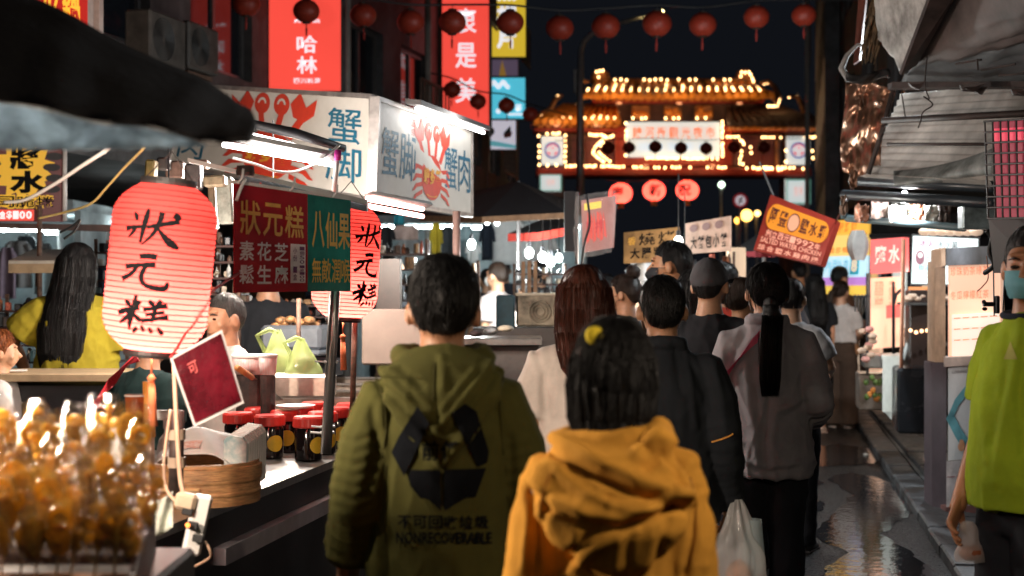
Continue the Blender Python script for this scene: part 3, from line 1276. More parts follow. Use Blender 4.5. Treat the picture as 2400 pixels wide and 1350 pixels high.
def round_lantern(name, r, shade_m, cap_m=lan_cap, tas=True):
    root = thing(name, '', 'lantern', (0, 0, 0))
    prof = []
    n = 22
    for i in range(n + 1):
        th = math.pi * (0.1 + 0.8 * i / n)
        prof.append((r * math.sin(th) * 1.04, -r * 0.92 * math.cos(th)))
    seg = 28
    mb = MB()
    vs, fs = [], []
    for i, (rr, z) in enumerate(prof):
        for j in range(seg):
            a = 2 * math.pi * j / seg
            k = 1 - 0.03 * (j % 2)
            vs.append(Vector((rr * k * math.cos(a), rr * k * math.sin(a), z)))
    for i in range(n):
        for j in range(seg):
            a, b = i * seg + j, i * seg + (j + 1) % seg
            fs.append((a, b, b + seg, a + seg))
    mb.add(vs, fs)
    mb.build('shade', shade_m, root, smooth=True, local=True)
    MB().lathe((0, 0, r * .86), [(r * .34, 0), (r * .34, r * .12), (r * .3, r * .14)], 16).build('cap', cap_m, root, local=True)
    MB().lathe((0, 0, -r * .98), [(r * .28, 0), (r * .33, r * .03), (r * .33, r * .13)], 16).build('cap', cap_m, root, local=True)
    if tas:
        t = MB()
        t.tube([(0, 0, -r * .98), (0, 0, -r * 1.3)], r * .05, 5)
        t.tube([(0, 0, -r * 1.3), (0, 0, -r * 1.4), (0, 0, -r * 1.95)], [r * .06, r * .09, r * .06], 7)
        t.build('tassel', tassel_m, root, local=True)
    MB().tube([(0, 0, r), (0, 0, r * 1.3)], r * .03, 5).build('hook', lan_cap, root, local=True)
    return root


lan0 = round_lantern('paper_lantern', 0.5, lan_dark)
ordn = ['first', 'second', 'third', 'fourth', 'fifth', 'sixth', 'seventh', 'eighth', 'ninth', 'tenth', 'eleventh', 'twelfth']
used = [False]


def put_lantern(px, py, diam, y, label, group, rot=None):
    o = lan0 if not used[0] else copy_tree(lan0)
    used[0] = True
    o.location = P(px, py, y)
    s = diam * y / F
    o.scale = (s, s, s)
    o.rotation_euler = (rnd.uniform(-.06, .06), rnd.uniform(-.06, .06), rnd.uniform(0, 6))
    o['label'] = label
    o['group'] = group
    return o


row1 = [(578, 10, 62), (718, 26, 60), (851, 36, 60), (962, 52, 62), (1060, 52, 62), (1196, 53, 62), (1312, 66, 63), (1420, 62, 64), (1540, 56, 66), (1647, 58, 62), (1773, 40, 58), (1884, 36, 56)]
tops = []
for i, (px, py, dm) in enumerate(row1):
    yy = 14.4 + 0.12 * i
    put_lantern(px, py, dm, yy, 'unlit round red lantern in the upper string, %s from left' % ordn[i], 'unlit lanterns strung across the street')
    tops.append(P(px, py - dm * .66, yy))
wire('lantern_cable', 'cable carrying the upper string of unlit red lanterns', [P(380, -60, 14.2)] + tops + [P(2010, 0, 16)], .012, cable_m)
row2 = [(1060, 210, 40), (1120, 238, 38), (1187, 247, 38), (1243, 268, 36)]
tops = []
for i, (px, py, dm) in enumerate(row2):
    put_lantern(px, py, dm, 21.0, 'small unlit red lantern by the cyan sign, %s from left' % ordn[i], 'unlit lanterns of the second string')
    tops.append(P(px, py - dm * .66, 21.0))
wire('lantern_cable', 'sagging cable carrying four lanterns by the cyan sign', [P(1000, 170, 21)] + tops + [P(1330, 270, 22)], .012, cable_m)
row3 = [(1425, 347, 32), (1474, 346, 30), (1536, 344, 30), (1596, 347, 30), (1655, 348, 30), (1720, 345, 30), (1790, 345, 30)]
tops = []
for i, (px, py, dm) in enumerate(row3):
    put_lantern(px, py, dm, 36, 'tiny unlit lantern in front of the gate, %s from left' % ordn[i], 'unlit lanterns in front of the gate')
    tops.append(P(px, py - dm * .66, 36))
wire('lantern_cable', 'cable carrying the lanterns in front of the gate', [P(1300, 330, 36)] + tops + [P(1880, 325, 36)], .012, cable_m)

# three lit lanterns with brush characters
lit_red = mat('lit_lantern_paper', (0.85, 0.12, 0.09), rough=0.6, var=0.06, vs=10, transl=0.75)
ink_black = mat('brush_ink', (0.006, 0.006, 0.007), rough=0.8, var=0, spec=0.1)
gold_t = mat('gold_fringe', (0.55, 0.33, 0.06), rough=0.7)
for i, (px, py, ch, lb) in enumerate(((1455, 453, '慶', 'lit pink round lantern nearest the lit poster, left of three'), (1533, 447, '新', 'lit pink round lantern with brush character, middle of three'),
                                      (1611, 446, '祝', 'lit pink round lantern, right of three under the gate'))):
    yy = 29.0
    r = 26 * yy / F
    root = round_lantern('lit_lantern', r, lit_red, gold_t, tas=False)
    c = P(px, py, yy)
    root.location = c
    tag(root, lb, 'lantern', 'lit lanterns under the gate')
    vs, fs = glyph(ch, 0.025)
    tilt = (-0.45, 0.1, -0.4)[i]
    w = MB()
    bm = bmesh.new()
    vv = [bm.verts.new((a - .5, b - .38, 0)) for a, b in vs]
    for f in fs:
        try:
            bm.faces.new([vv[k] for k in f])
        except Exception:
            pass
    bmesh.ops.subdivide_edges(bm, edges=[e for e in bm.edges if e.calc_length() > .15], cuts=1)
    bm.verts.index_update()
    w.add([Vector((r * 1.07 * math.sin(v.co.x * 1.25 + tilt) * math.cos(v.co.y * 1.1), -r * 1.07 * math.cos(v.co.x * 1.25 + tilt) * math.cos(v.co.y * 1.1), r * .98 * math.sin(v.co.y * 1.2))) for v in bm.verts],
          [tuple(x.index for x in f.verts) for f in bm.faces])
    bm.free()
    w.build('lettering', ink_black, root, local=True)
    f = MB()
    for k in range(9):
        f.tube([(rnd.uniform(-.05, .05), rnd.uniform(-.05, .05), -r), (rnd.uniform(-.06, .06), rnd.uniform(-.06, .06), -r * 1.35)], .012, 4)
    f.build('fringe', gold_t, root, local=True)
    lamp('bulb_light', c + Vector((0, 0, -r * .05)), 17, (1, .5, .42), .05, root)
wire('lantern_cable', 'cable carrying the three lit pink lanterns', [P(1400, 415, 29), P(1455, 424, 29), P(1533, 420, 29), P(1611, 419, 29), P(1700, 412, 29)], .012, cable_m)

# ---------------------------------------------------------------- the gate
GY = 49.0
gate = thing('market_gate', 'brightly lit traditional gate with bulb outlines and white plaque', 'gate', (P(1575, 675, GY).x, GY, 0))
g_red = mat('gate_red', (0.33, 0.03, 0.018), rough=0.5, var=0.2, vs=1.5)
g_dark = mat('gate_dark_wood', (0.09, 0.03, 0.02), rough=0.6, var=0.3, vs=2)
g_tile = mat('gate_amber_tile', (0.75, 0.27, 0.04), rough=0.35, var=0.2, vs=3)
g_orn = mat('gate_ornament', (0.30, 0.12, 0.04), rough=0.5, var=0.4, vs=3)
white_lit = emat('lit_white_panel', (0.60, 0.66, 0.66), 0.9)
orange_txt = emat('orange_letter', (0.75, 0.16, 0.03), 0.8)


def gbox(name, x0, y0, x1, y1, d0, d1, m, bev=0.0):
    a, b = P(x0, y1, GY), P(x1, y0, GY)
    return MB().box(((a.x + b.x) / 2, GY + (d0 + d1) / 2, (a.z + b.z) / 2), (b.x - a.x, d1 - d0, b.z - a.z), bev=bev).build(name, m, gate)


def gp(px, py, dy=0.0):
    p = P(px, py, GY)
    return Vector((p.x, p.y + dy, p.z))


a = P(1290, 780, GY)
for x0, x1 in ((1258, 1324), (1830, 1892)):
    A, B = P(x0, 400, GY), P(x1, 300, GY)
    MB().box(((A.x + B.x) / 2, GY + .1, 3.6), (B.x - A.x - .1, 1.1, 7.2), bev=.05).build('column', g_dark, gate)
gbox('main_beam', 1256, 398, 1892, 416, -.75, .75, g_red, .04)
gbox('red_board', 1326, 316, 1828, 396, -.3, .3, g_dark)
gbox('lintel', 1250, 300, 1900, 312, -.7, .7, g_red, .03)
gbox('red_backing', 1440, 300, 1710, 392, -.55, -.32, g_red, .03)
gbox('upper_wall', 1398, 240, 1768, 300, -.2, .4, g_dark)
gbox('upper_beam', 1385, 236, 1785, 246, -.6, .6, g_red, .03)
# decorated panels between bays
for x0, x1, m in ((1340, 1450, mat('gate_painting', (0.16, 0.035, 0.03), rough=.5, var=.6, vs=1.2, var2=(.05, .02, .05))), (1700, 1818, mat('gate_painting', (0.16, .035, .03)))):
    gbox('painted_panel', x0, 322, x1, 388, -.36, -.31, m)
for x0 in (1362, 1812):
    gbox('post', x0, 316, x0 + 6, 396, -.45, -.32, g_orn)
# plaque
pf = Face(gp(1464, 292, -.75), gp(1680, 292, -.75), gp(1680, 372, -.75), gp(1464, 372, -.75))
MB().slab(pf.corners(-.01), (0, .2, 0)).build('plaque', white_lit, gate)
put_text(MB(), pf, '饒河街觀光夜市', .05, .5, .96, .9, d=.02, bold=.012).build('plaque_lettering', orange_txt, gate)
put_text(MB(), pf, '福祿壽喜財', .1, .12, .9, .42, d=.02, bold=.0).build('plaque_small_lettering', emat('pale_blue_letter', (.45, .55, .68), .9), gate)
# side lightboxes with round emblem, lower lightboxes
blue_ring = emat('emblem_blue', (0.10, 0.10, 0.30), 0.8)
pink_m = emat('emblem_pink', (0.75, 0.16, 0.2), 0.8)
teal_m = emat('green_edge', (0.12, 0.30, 0.24), 0.8)
for x0, x1 in ((1268, 1318), (1834, 1886)):
    f = Face(gp(x0, 326, -.85), gp(x1, 326, -.85), gp(x1, 390, -.85), gp(x0, 390, -.85))
    MB().slab(f.corners(-.01), (0, .2, 0)).build('emblem_lightbox', white_lit, gate)
    put_disc(MB(), f, .5, .5, .38, .30, .015, 28, hole=.78).build('emblem_ring', blue_ring, gate)
    e = MB()
    put_disc(e, f, .5, .52, .27, .22, .015, 28, 20, 160, hole=.8)
    put_disc(e, f, .5, .52, .27, .22, .015, 28, 200, 250, hole=.6)
    put_disc(e, f, .5, .52, .27, .22, .015, 28, 290, 340, hole=.6)
    put_text(e, f, '饒', .4, .5, .6, .66, .016)
    e.build('emblem_figure', pink_m, gate)
for x0, x1, y0, y1 in ((1264, 1314, 414, 452), (1830, 1886, 425, 482)):
    f = Face(gp(x0, y0, -.95), gp(x1, y0, -.95), gp(x1, y1, -.95), gp(x0, y1, -.95))
    MB().slab(f.corners(-.01), (0, .2, 0)).build('lower_lightbox', white_lit, gate)
    fr = MB()
    for (p, q, r, s) in ((0, 0, 1, .06), (0, .94, 1, 1), (0, .06, .06, .94), (.94, .06, 1, .94)):
        put_poly(fr, f, [(p, q), (r, q), (r, s), (p, s)], .012)
    fr.build('lightbox_border', teal_m, gate)
    put_text(MB(), f, '吉祥', .3, .3, .7, .75, .014, .0).build('lightbox_lettering', emat('pale_red_letter', (.75, .25, .2), .9), gate)
# panels over the plaque
for x0 in (1478, 1553, 1625):
    gbox('carved_panel', x0, 250, x0 + 42, 288, -.5, -.2, g_orn, .05)
    e = MB()
    for k in range(5):
        e.ell(gp(x0 + 6 + k * 7, 270 + rnd.uniform(-8, 8), -.55), (.1, .08, .12), 8, 6)
    e.build('carved_figure', g_tile, gate, smooth=True)


def roof(x0t, x1t, x0b, x1b, yt, yb, n, m_roll, m_pan, d=1.5):
    """pan of tiles sloping down towards the street, with raised rolls"""
    tl, tr = gp(x0t, yt, 0), gp(x1t, yt, 0)
    bl, br = gp(x0b, yb, -d), gp(x1b, yb, -d)
    MB().slab([bl, br, tr, tl], (0, .12, -.12)).build('roof_pan', m_pan, gate)
    for i in range(n):
        u = (i + .5) / n
        a, b = bl.lerp(br, u), tl.lerp(tr, u)
        MB().tube([a + Vector((0, -.05, .02)), a.lerp(b, .5) + Vector((0, -.06, .0)), b + Vector((0, 0, .05))], .085, 8).build('tile_roll', m_roll, gate, smooth=True)
        MB().lathe(a + Vector((0, -.12, -.02)), [(.02, -.03), (.1, -.02), (.1, .02)], 10, Matrix.Rotation(R(90), 3, 'X')).build('tile_end', m_roll, gate)
    return bl, br, tl, tr


dark_tile = mat('gate_unlit_tile', (0.10, 0.06, 0.05), rough=0.5, var=0.4, vs=3)  # same roof tile with its bulbs off, the darkness put into the colour
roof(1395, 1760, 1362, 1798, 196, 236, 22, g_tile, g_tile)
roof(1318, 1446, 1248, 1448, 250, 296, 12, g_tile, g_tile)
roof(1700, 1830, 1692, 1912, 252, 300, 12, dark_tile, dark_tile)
# ridges with upturned ends
rg = MB()
rg.tube([gp(1392, 190, 0), gp(1430, 192, 0), gp(1575, 193), gp(1720, 192), gp(1762, 188)], [.16, .14, .13, .14, .16], 8)
rg.build('ridge', g_orn, gate, smooth=True)
for sx, x0 in ((1, 1408), (-1, 1748)):
    o_ = MB()
    for k in range(5):
        o_.ell(gp(x0 + rnd.uniform(-14, 14), 184 - k * 3 + rnd.uniform(-6, 6)), (.2, .12, .2), 8, 6)
    o_.tube([gp(x0 - sx * 20, 196), gp(x0 - sx * 8, 180), gp(x0 + sx * 6, 170), gp(x0 + sx * 18, 178)], [.12, .14, .12, .05], 8)
    o_.build('dragon_ornament', g_orn, gate, smooth=True)
for pts in ([(1362, 232), (1352, 222), (1350, 208), (1362, 198), (1378, 200)], [(1795, 230), (1812, 250), (1816, 236), (1806, 212), (1790, 198), (1772, 204)],
            [(1250, 290), (1262, 278), (1290, 262), (1300, 240), (1316, 230)], [(1905, 295), (1890, 280), (1872, 268), (1866, 248), (1858, 234), (1836, 232)], [(1912, 268), (1918, 285), (1908, 302), (1880, 310)]):
    MB().tube([gp(a, b, -.8) for a, b in pts], [.05, .09, .1, .09, .05][:len(pts)] if len(pts) == 5 else [.05, .09, .1, .1, .08, .05][:len(pts)], 8).build('upturned_eave', g_orn, gate, smooth=True)
# rafters under the eaves
for x0, x1, y in ((1258, 1446, 303), (1695, 1905, 309), (1392, 1770, 241)):
    n = int((x1 - x0) / 16)
    for i in range(n):
        px = x0 + (x1 - x0) * (i + .5) / n
        MB().box(gp(px, y, -1.0), (.16, .8, .05)).build('rafter', g_tile, gate)
# bulbs
bulb_m = emat('gate_bulb', (1.0, 0.56, 0.22), 9.0)
bulb_mesh = MB().ell((0, 0, 0), (.034, .034, .045), 8, 6).build('bulb', bulb_m, gate, smooth=True, local=True)
first = [True]


def bulb(px, py, dy):
    o = bulb_mesh if first[0] else bulb_mesh.copy()
    if not first[0]:
        col.objects.link(o)
        o.parent = gate
    first[0] = False
    o.location = gp(px, py, dy) - Vector(gate.location)


def bulbs(pts, step, dy, skip=0.0, jit=1.0):
    acc = 0.0
    for (a, b) in zip(pts, pts[1:]):
        L = math.dist(a, b)
        n = max(1, int(L / step))
        for i in range(n):
            if rnd.random() < skip:
                continue
            t = i / n
            bulb(a[0] + (b[0] - a[0]) * t + rnd.uniform(-jit, jit), a[1] + (b[1] - a[1]) * t + rnd.uniform(-jit, jit), dy)


for i in range(21):                                   # slanting runs on the upper roof
    x = 1372 + i * 19.6
    ln = rnd.choice([5, 5, 5, 3, 2])
    for k in range(ln):
        t = k / 4
        bulb(x + 12 * t * (1 if i < 17 else .4), 226 - 26 * t, -1.45 + 1.3 * t)
for i in range(11):
    x = 1264 + i * 17
    for k in range(rnd.choice([4, 3, 3])):
        t = k / 3
        bulb(x + 13 * t, 288 - 22 * t, -1.4 + 1.2 * t)
bulbs([(1440, 190), (1735, 190)], 13, -.3, .45)
bulbs([(1402, 184), (1396, 172), (1412, 168), (1426, 174)], 8, -.3)
bulbs([(1728, 190), (1736, 172), (1752, 172), (1760, 186), (1768, 210)], 7, -.3, .1)
bulbs([(1350, 216), (1358, 198), (1372, 198)], 10, -.8)
bulbs([(1782, 204), (1796, 200), (1806, 216), (1816, 240), (1812, 255), (1782, 257)], 6.5, -.8)
bulbs([(1300, 242), (1306, 232), (1318, 226)], 8, -.8)
bulbs([(1352, 250), (1366, 250)], 12, -.8)
bulbs([(1838, 234), (1858, 232), (1866, 250), (1872, 270)], 9, -.8)
bulbs([(1262, 325), (1262, 398)], 11, -.95, .1)
bulbs([(1322, 325), (1322, 398)], 11, -.95, .2)
bulbs([(1280, 320), (1316, 320)], 7, -.95, .1)
bulbs([(1262, 393), (1322, 393)], 16, -.95)
bulbs([(1326, 394), (1440, 394)], 6.5, -.8, .12)
bulbs([(1440, 396), (1830, 398)], 8, -.8, .45)
bulbs([(1380, 320), (1418, 322)], 5.5, -.6)
bulbs([(1418, 326), (1392, 348), (1388, 364), (1418, 388)], 6, -.6)
bulbs([(1440, 320), (1420, 330), (1400, 350), (1402, 362), (1412, 372), (1440, 392)], 7, -.7, .15)
bulbs([(1462, 296), (1462, 378)], 9, -.9, .15)
bulbs([(1684, 292), (1684, 378)], 7, -.9, .1)
bulbs([(1510, 376), (1684, 378)], 6, -.9, .25)
bulbs([(1690, 325), (1828, 328)], 8, -.7, .3)
bulbs([(1728, 334), (1740, 345)], 5, -.7)
bulbs([(1730, 360), (1726, 386), (1742, 390)], 8, -.7)
bulbs([(1752, 350), (1752, 362), (1766, 370)], 9, -.7)
bulbs([(1742, 398), (1830, 402)], 7, -.8, .2)
bulbs([(1830, 360), (1828, 398), (1888, 402)], 10, -.95, .1)
bulbs([(1890, 360), (1892, 392)], 12, -.95)
bulbs([(1876, 328), (1912, 328)], 7, -.9)
for x0 in (1478, 1553, 1625):
    bulbs([(x0 + 2, 283), (x0 + 40, 283)], 8, -.75, .2)
for px, py in ((1440, 262), (1575, 262), (1710, 262), (1300, 312), (1390, 312), (1500, 402), (1650, 402)):  # floodlights added in front of the gate to brighten its tiles
    fl = MB().box(gp(px, py, -2.1), (.22, .12, .1), bev=.02).build('added_flood_lamp', g_dark, gate)
    lamp('added_flood_light', gp(px, py - 8, -2.25), 26, (1, .62, .28), .1, gate)
bpy.context.view_layer.update()

# ---------------------------------------------------------------- hanging box signs on the left
red_lit = emat('red_lit_sign', (0.86, 0.072, 0.05), 1.0)
white_txt = emat('white_lit_letter', (0.80, 0.80, 0.86), 1.0)
housing = mat('sign_housing', (0.10, 0.09, 0.09), rough=0.5, metal=0.4)


def face_at(x0, y0, x1, y1, Y, turn=0.0):
    """upright rectangle at distance Y, turned a little about its left edge"""
    tl, tr = P(x0, y0, Y), P(x1, y0, Y + turn)
    br, bl = P(x1, y1, Y + turn), P(x0, y1, Y)
    tr.z, br.z = tl.z, bl.z
    return Face(tl, tr, br, bl)


f = face_at(630, -160, 799, 214, 16.0)
s1 = signbox('hanging_sign', 'tall lit red sign with two white characters above the crab sign', f, .35, red_lit, housing, group='hanging shop signs')
for tx, bx, vt in (('哈林', (.36, .10, .70, .36), True), ('四川料理', (.34, .045, .72, .085), False), ('麻辣鍋', (.34, .425, .72, .455), False)):
    put_text(MB(), f, tx, *bx, bold=.018, vertical=vt).build('lettering', white_txt, s1)
f = face_at(1036, -120, 1146, 306, 22.0)
s2 = signbox('hanging_sign', 'narrow tall red sign with white characters behind two dark lanterns', f, .3, red_lit, housing, group='hanging shop signs')
put_text(MB(), f, '衷是美', .2, .125, .82, .70, bold=.012, vertical=True, pad=.14).build('lettering', white_txt, s2)
yel = emat('yellow_lit_sign', (0.62, 0.42, 0.03), 0.95)
f = face_at(1150, -160, 1232, 134, 26.0)
s3 = signbox('hanging_sign', 'yellow lit sign with white character at top centre', f, .3, yel, housing, group='hanging shop signs')
put_text(MB(), f, '照相片', .12, .05, .78, .62, bold=.045, vertical=True).build('lettering', white_txt, s3)
cyan = emat('cyan_lit_sign', (0.075, 0.46, 0.60), 1.0)
f = face_at(1150, 182, 1231, 278, 26.0)
s4 = signbox('hanging_sign', 'square cyan lit sign with white moustache shape', f, .3, cyan, housing, group='hanging shop signs')
m_ = MB()
for k in range(11):
    u = .02 + .48 * k / 10
    put_disc(m_, f, u, .83 + .06 * math.sin(k * 1.1), .055, .055, .012 + k * .0004, 12)
m_.build('emblem', white_txt, s4)
put_text(MB(), f, '茶', .68, .16, .93, .37, .012, .05).build('lettering', white_txt, s4)
put_poly(MB(), f, [(.5, .08), (.92, .08), (.92, .13), (.5, .13)], .012).build('underline', white_txt, s4)
put_disc(MB(), f, .22, .18, .07, .06, .012).build('dot', white_txt, s4)
f = face_at(1150, 282, 1209, 350, 26.0)
pale_l = emat('pale_lit_poster', (0.55, 0.52, 0.60), 0.8)
s5 = signbox('hanging_sign', 'pale lit poster sign hanging below the cyan sign', f, .25, pale_l, housing, group='hanging shop signs')
k = MB()
put_poly(k, f, [(.5, .55), (.78, .82), (.82, .55), (.62, .42)], .01)
put_disc(k, f, .08, .62, .07, .12, .01)
k.build('print_shape', mat('print_dark', (.05, .07, .08), rough=.5), s5)
put_poly(MB(), f, [(.5, .5), (.86, .6), (.8, .42), (.55, .38)], .014).build('print_shape', mat('print_red', (.35, .06, .05)), s5)
put_poly(MB(), f, [(.0, .12), (1, .02), (1, .14), (.3, .26), (0, .3)], .012).build('print_shape', emat('print_teal', (.12, .4, .45), .6), s5)
f = face_at(1150, 136, 1214, 178, 26.4)
s6 = signbox('hanging_sign', 'dim mauve sign between the yellow and cyan signs', f, .2, emat('mauve_dim', (.10, .07, .11), .7), housing, group='hanging shop signs')
put_poly(MB(), f, [(.3, 0), (.42, .9), (.58, 0)], .01).build('print_shape', emat('ochre_dim', (.30, .16, .03), .6), s6)
# steel posts holding those signs
for px, yy, y0, y1, lb in ((804, 16.2, -200, 225, 'steel post at the right of the tall red sign'), (1148, 22.3, -120, 320, 'steel post at the right of the narrow red sign')):
    a, b = P(px, y0, yy), P(px, y1, yy)
    tag(MB().box((a + b) / 2, (.07, .07, a.z - b.z), bev=.01).build('sign_post', frame_m), lb, 'post')
# top-left sign peeking over the canopy
f = face_at(40, -120, 205, 92, 9.5)
s7 = signbox('hanging_sign', 'red sign with yellow characters at top left over the canopy', f, .25, emat('deep_red_sign', (.42, .02, .015), .8), mat('cream_housing', (.45, .34, .30)), group='hanging shop signs')
put_text(MB(), f, '小火鍋', .02, .1, .92, .56, bold=.03).build('lettering', emat('yellow_letter', (.8, .42, .04), 1), s7)
tag(MB().box(P(222, -10, 9.7), (.09, .1, .75)).build('sign_post', mat('cream_housing', (.45, .34, .3))), 'cream post beside the top left red sign', 'post')

# ---------------------------------------------------------------- street lamp, round traffic sign, far lights
lp = thing('street_lamp', 'grey curved street lamp with two lit heads over the gate', 'street lamp', (P(1362, 675, 33).x, 33, 0))
steel = mat('galvanised_steel', (0.42, 0.40, 0.40), rough=0.4, metal=0.7, var=0.15, vs=10)
p0 = P(1360, 190, 33)
MB().tube([(p0.x, 33, 0), (p0.x, 33, p0.z), P(1361, 120, 33), P(1368, 96, 33), P(1388, 78, 33), P(1450, 54, 33), P(1512, 38, 33)], [.11, .08, .07, .06, .06, .05, .045], 10).build('pole', steel, lp, smooth=True)
MB().box(P(1348, 190, 33.2), (.09, .12, .55), bev=.02).build('junction_box', steel, lp)
hd_ = MB().tube([P(1508, 40, 33), P(1522, 35, 33), P(1548, 26, 33)], [(.06, .04), (.11, .06), (.05, .03)], 10).build('lamp_head', steel, lp, smooth=True)
MB().ell(P(1524, 38, 32.94), (.14, .05, .05), 10, 6, Matrix.Rotation(-.35, 3, 'Y')).build('bulb', emat('sodium_lamp', (1, .75, .3), 14), lp, smooth=True)
MB().ell(P(1552, 28, 32.94), (.04, .04, .05), 8, 6).build('bulb', emat('sodium_lamp', (1, .75, .3), 14), lp, smooth=True)
rs = thing('traffic_sign', 'round red and white no-entry style traffic sign under the gate', 'traffic sign', (P(1735, 675, 33).x, 33, 0))
c = P(1735, 470, 33)
Mx = Matrix.Rotation(R(90), 3, 'X')
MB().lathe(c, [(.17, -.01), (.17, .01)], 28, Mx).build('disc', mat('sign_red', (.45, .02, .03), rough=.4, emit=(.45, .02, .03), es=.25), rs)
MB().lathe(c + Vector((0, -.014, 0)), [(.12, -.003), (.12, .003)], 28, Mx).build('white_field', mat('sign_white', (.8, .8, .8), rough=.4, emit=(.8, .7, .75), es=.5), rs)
fx = Face(c + Vector((-.12, -.022, .12)), c + Vector((.12, -.022, .12)), c + Vector((.12, -.022, -.12)), c + Vector((-.12, -.022, -.12)))
k = MB()
put_poly(k, fx, [(.25, .2), (.35, .12), (.75, .8), (.65, .88)], 0)
put_poly(k, fx, [(.3, .62), (.5, .75), (.56, .66), (.36, .52)], .001)
put_poly(k, fx, [(.5, .42), (.7, .42), (.7, .3), (.5, .3)], .001)
k.build('symbol', mat('sign_black', (.02, .02, .025)), rs)
MB().tube([(c.x, 33.05, 0), (c.x, 33.05, c.z + .1)], .03, 8).build('pole', steel, rs)
for i, (px, py, yy, cc, s, lb) in enumerate(((1691, 433, 40, (.75, 1, .75), .09, 'green white lamp glowing under the gate'), (1750, 505, 38, (1, .55, .12), .16, 'amber lamp left of two under the gate'),
                                             (1728, 517, 38, (1, .5, .08), .08, 'dim amber lamp low under the gate'), (1775, 500, 38, (1, .6, .2), .08, 'small amber lamp right of two under the gate'))):
    r_ = thing('far_lamp', lb, 'lamp', P(px, py, yy), 'far lamps beyond the gate')
    MB().ell(P(px, py, yy), (s, s * .6, s), 10, 8).build('bulb', emat('far_lamp_%d' % i, cc, 5), r_, smooth=True)
    MB().tube([P(px, py, yy) + Vector((0, .1, 0)), (P(px, py, yy).x, yy + .1, 0)], .04, 6).build('pole', steel, r_)
# ---------------------------------------------------------------- left side stalls
ss = mat('brushed_steel', (0.50, 0.48, 0.46), rough=0.32, metal=0.9, var=0.12, vs=8, bump=0.08, bs=40, stretch=(1, 6, 1))
ss_warm = mat('warm_tinted_steel', (0.52, 0.44, 0.38), rough=0.36, metal=0.85, var=0.25, vs=6, bump=0.1, bs=30)  # steel tinted warm: the brown stall light is put into its colour
black_panel = mat('black_panel', (0.018, 0.018, 0.022), rough=0.5)
dark_pole_m = mat('dark_taped_pole', (0.05, 0.028, 0.024), rough=0.6, var=0.5, vs=14)
white_pl = mat('white_plastic', (0.78, 0.76, 0.74), rough=0.4, var=0.05)
beige_pl = mat('beige_plastic', (0.55, 0.42, 0.30), rough=0.45, var=0.1)
red_pl = mat('red_plastic', (0.72, 0.045, 0.035), rough=0.35, var=0.05)
paper_w = mat('white_paper', (0.80, 0.77, 0.74), rough=0.8, var=0.05)
tube_w = emat('white_tube', (1.0, 0.96, 0.92), 14.0)
tube_r = emat('pink_tube', (1.0, 0.50, 0.44), 9.0)

# --- counter of the rice cake stall
CT = 0.845
ct = thing('stall_counter', 'steel stall counter with black front panel and steel ledge', 'counter', S(5.2, -2.2, 0))
MB().slab([S(3.05, -2.75, CT - .03), S(8.4, -2.75, CT - .03), S(8.4, -1.75, CT - .03), S(3.05, -1.75, CT - .03)], (0, 0, .03)).build('counter_top', ss, ct)
MB().slab([S(3.05, -1.79, 0.06), S(8.4, -1.79, 0.06), S(8.4, -1.765, 0.06), S(3.05, -1.765, 0.06)], (0, 0, CT - .095)).build('front_panel', black_panel, ct)
MB().slab([S(4.35, -1.764, .655), S(8.2, -1.764, .655), S(8.2, -1.72, .655), S(4.35, -1.72, .655)], (0, 0, .055)).build('ledge', mat('ledge_steel', (.48, .44, .47), rough=.4, metal=.25, var=.1), ct)
MB().slab([S(3.05, -2.7, .06), S(3.08, -2.7, .06), S(3.08, -1.8, .06), S(3.05, -1.8, .06)], (0, 0, CT - .095)).build('end_panel', black_panel, ct)
for t, l in ((3.2, -1.85), (3.2, -2.6), (8.2, -1.85), (8.2, -2.6)):
    MB().box(S(t, l, .03), (.05, .05, .06), MS).build('foot', black_panel, ct)

# --- stainless tub unit with compartments
tu = thing('steel_tub_unit', 'stainless steel tub with open compartments behind the red lidded jars', 'tub', S(7.4, -2.25, CT))


def wallS(t0, t1, l0, l1, z0, z1, name, parent, m):
    MB().slab([S(t0, l0, z0), S(t1, l0, z0), S(t1, l1, z0), S(t0, l1, z0)], (0, 0, z1 - z0)).build(name, m, parent)


for t in (6.62, 7.1, 7.6, 8.15):
    wallS(t, t + .018, -2.72, -1.83, CT + .002, CT + .165, 'partition', tu, ss_warm)
    wallS(t - .012, t + .03, -2.74, -1.81, CT + .166, CT + .176, 'rim', tu, ss)
wallS(6.64, 8.15, -1.825, -1.81, CT + .002, CT + .163, 'side_wall', tu, ss_warm)
wallS(6.64, 8.15, -2.74, -2.725, CT + .002, CT + .163, 'side_wall', tu, ss_warm)
wallS(6.64, 8.15, -2.72, -1.83, CT + .003, CT + .02, 'tub_floor', tu, ss_warm)
ld = thing('ladle', 'steel spatula with orange wooden handle resting in the tub', 'ladle', P(640, 930, 6.5))
MB().tube([P(590, 884, 6.3), P(655, 938, 6.75)], [(.014, .004), (.022, .003)], 8).build('blade', ss, ld)
MB().tube([P(556, 862, 6.1), P(590, 884, 6.3)], .014, 10).build('handle', mat('orange_handle', (.62, .25, .08), rough=.5), ld, smooth=True)

# --- big lanterns with brush characters
lan_red = mat('barrel_lantern_paper', (0.88, 0.125, 0.11), rough=0.65, var=0.05, vs=6, transl=0.72)
lan_rim = mat('lantern_rim', (0.02, 0.018, 0.018), rough=0.5)


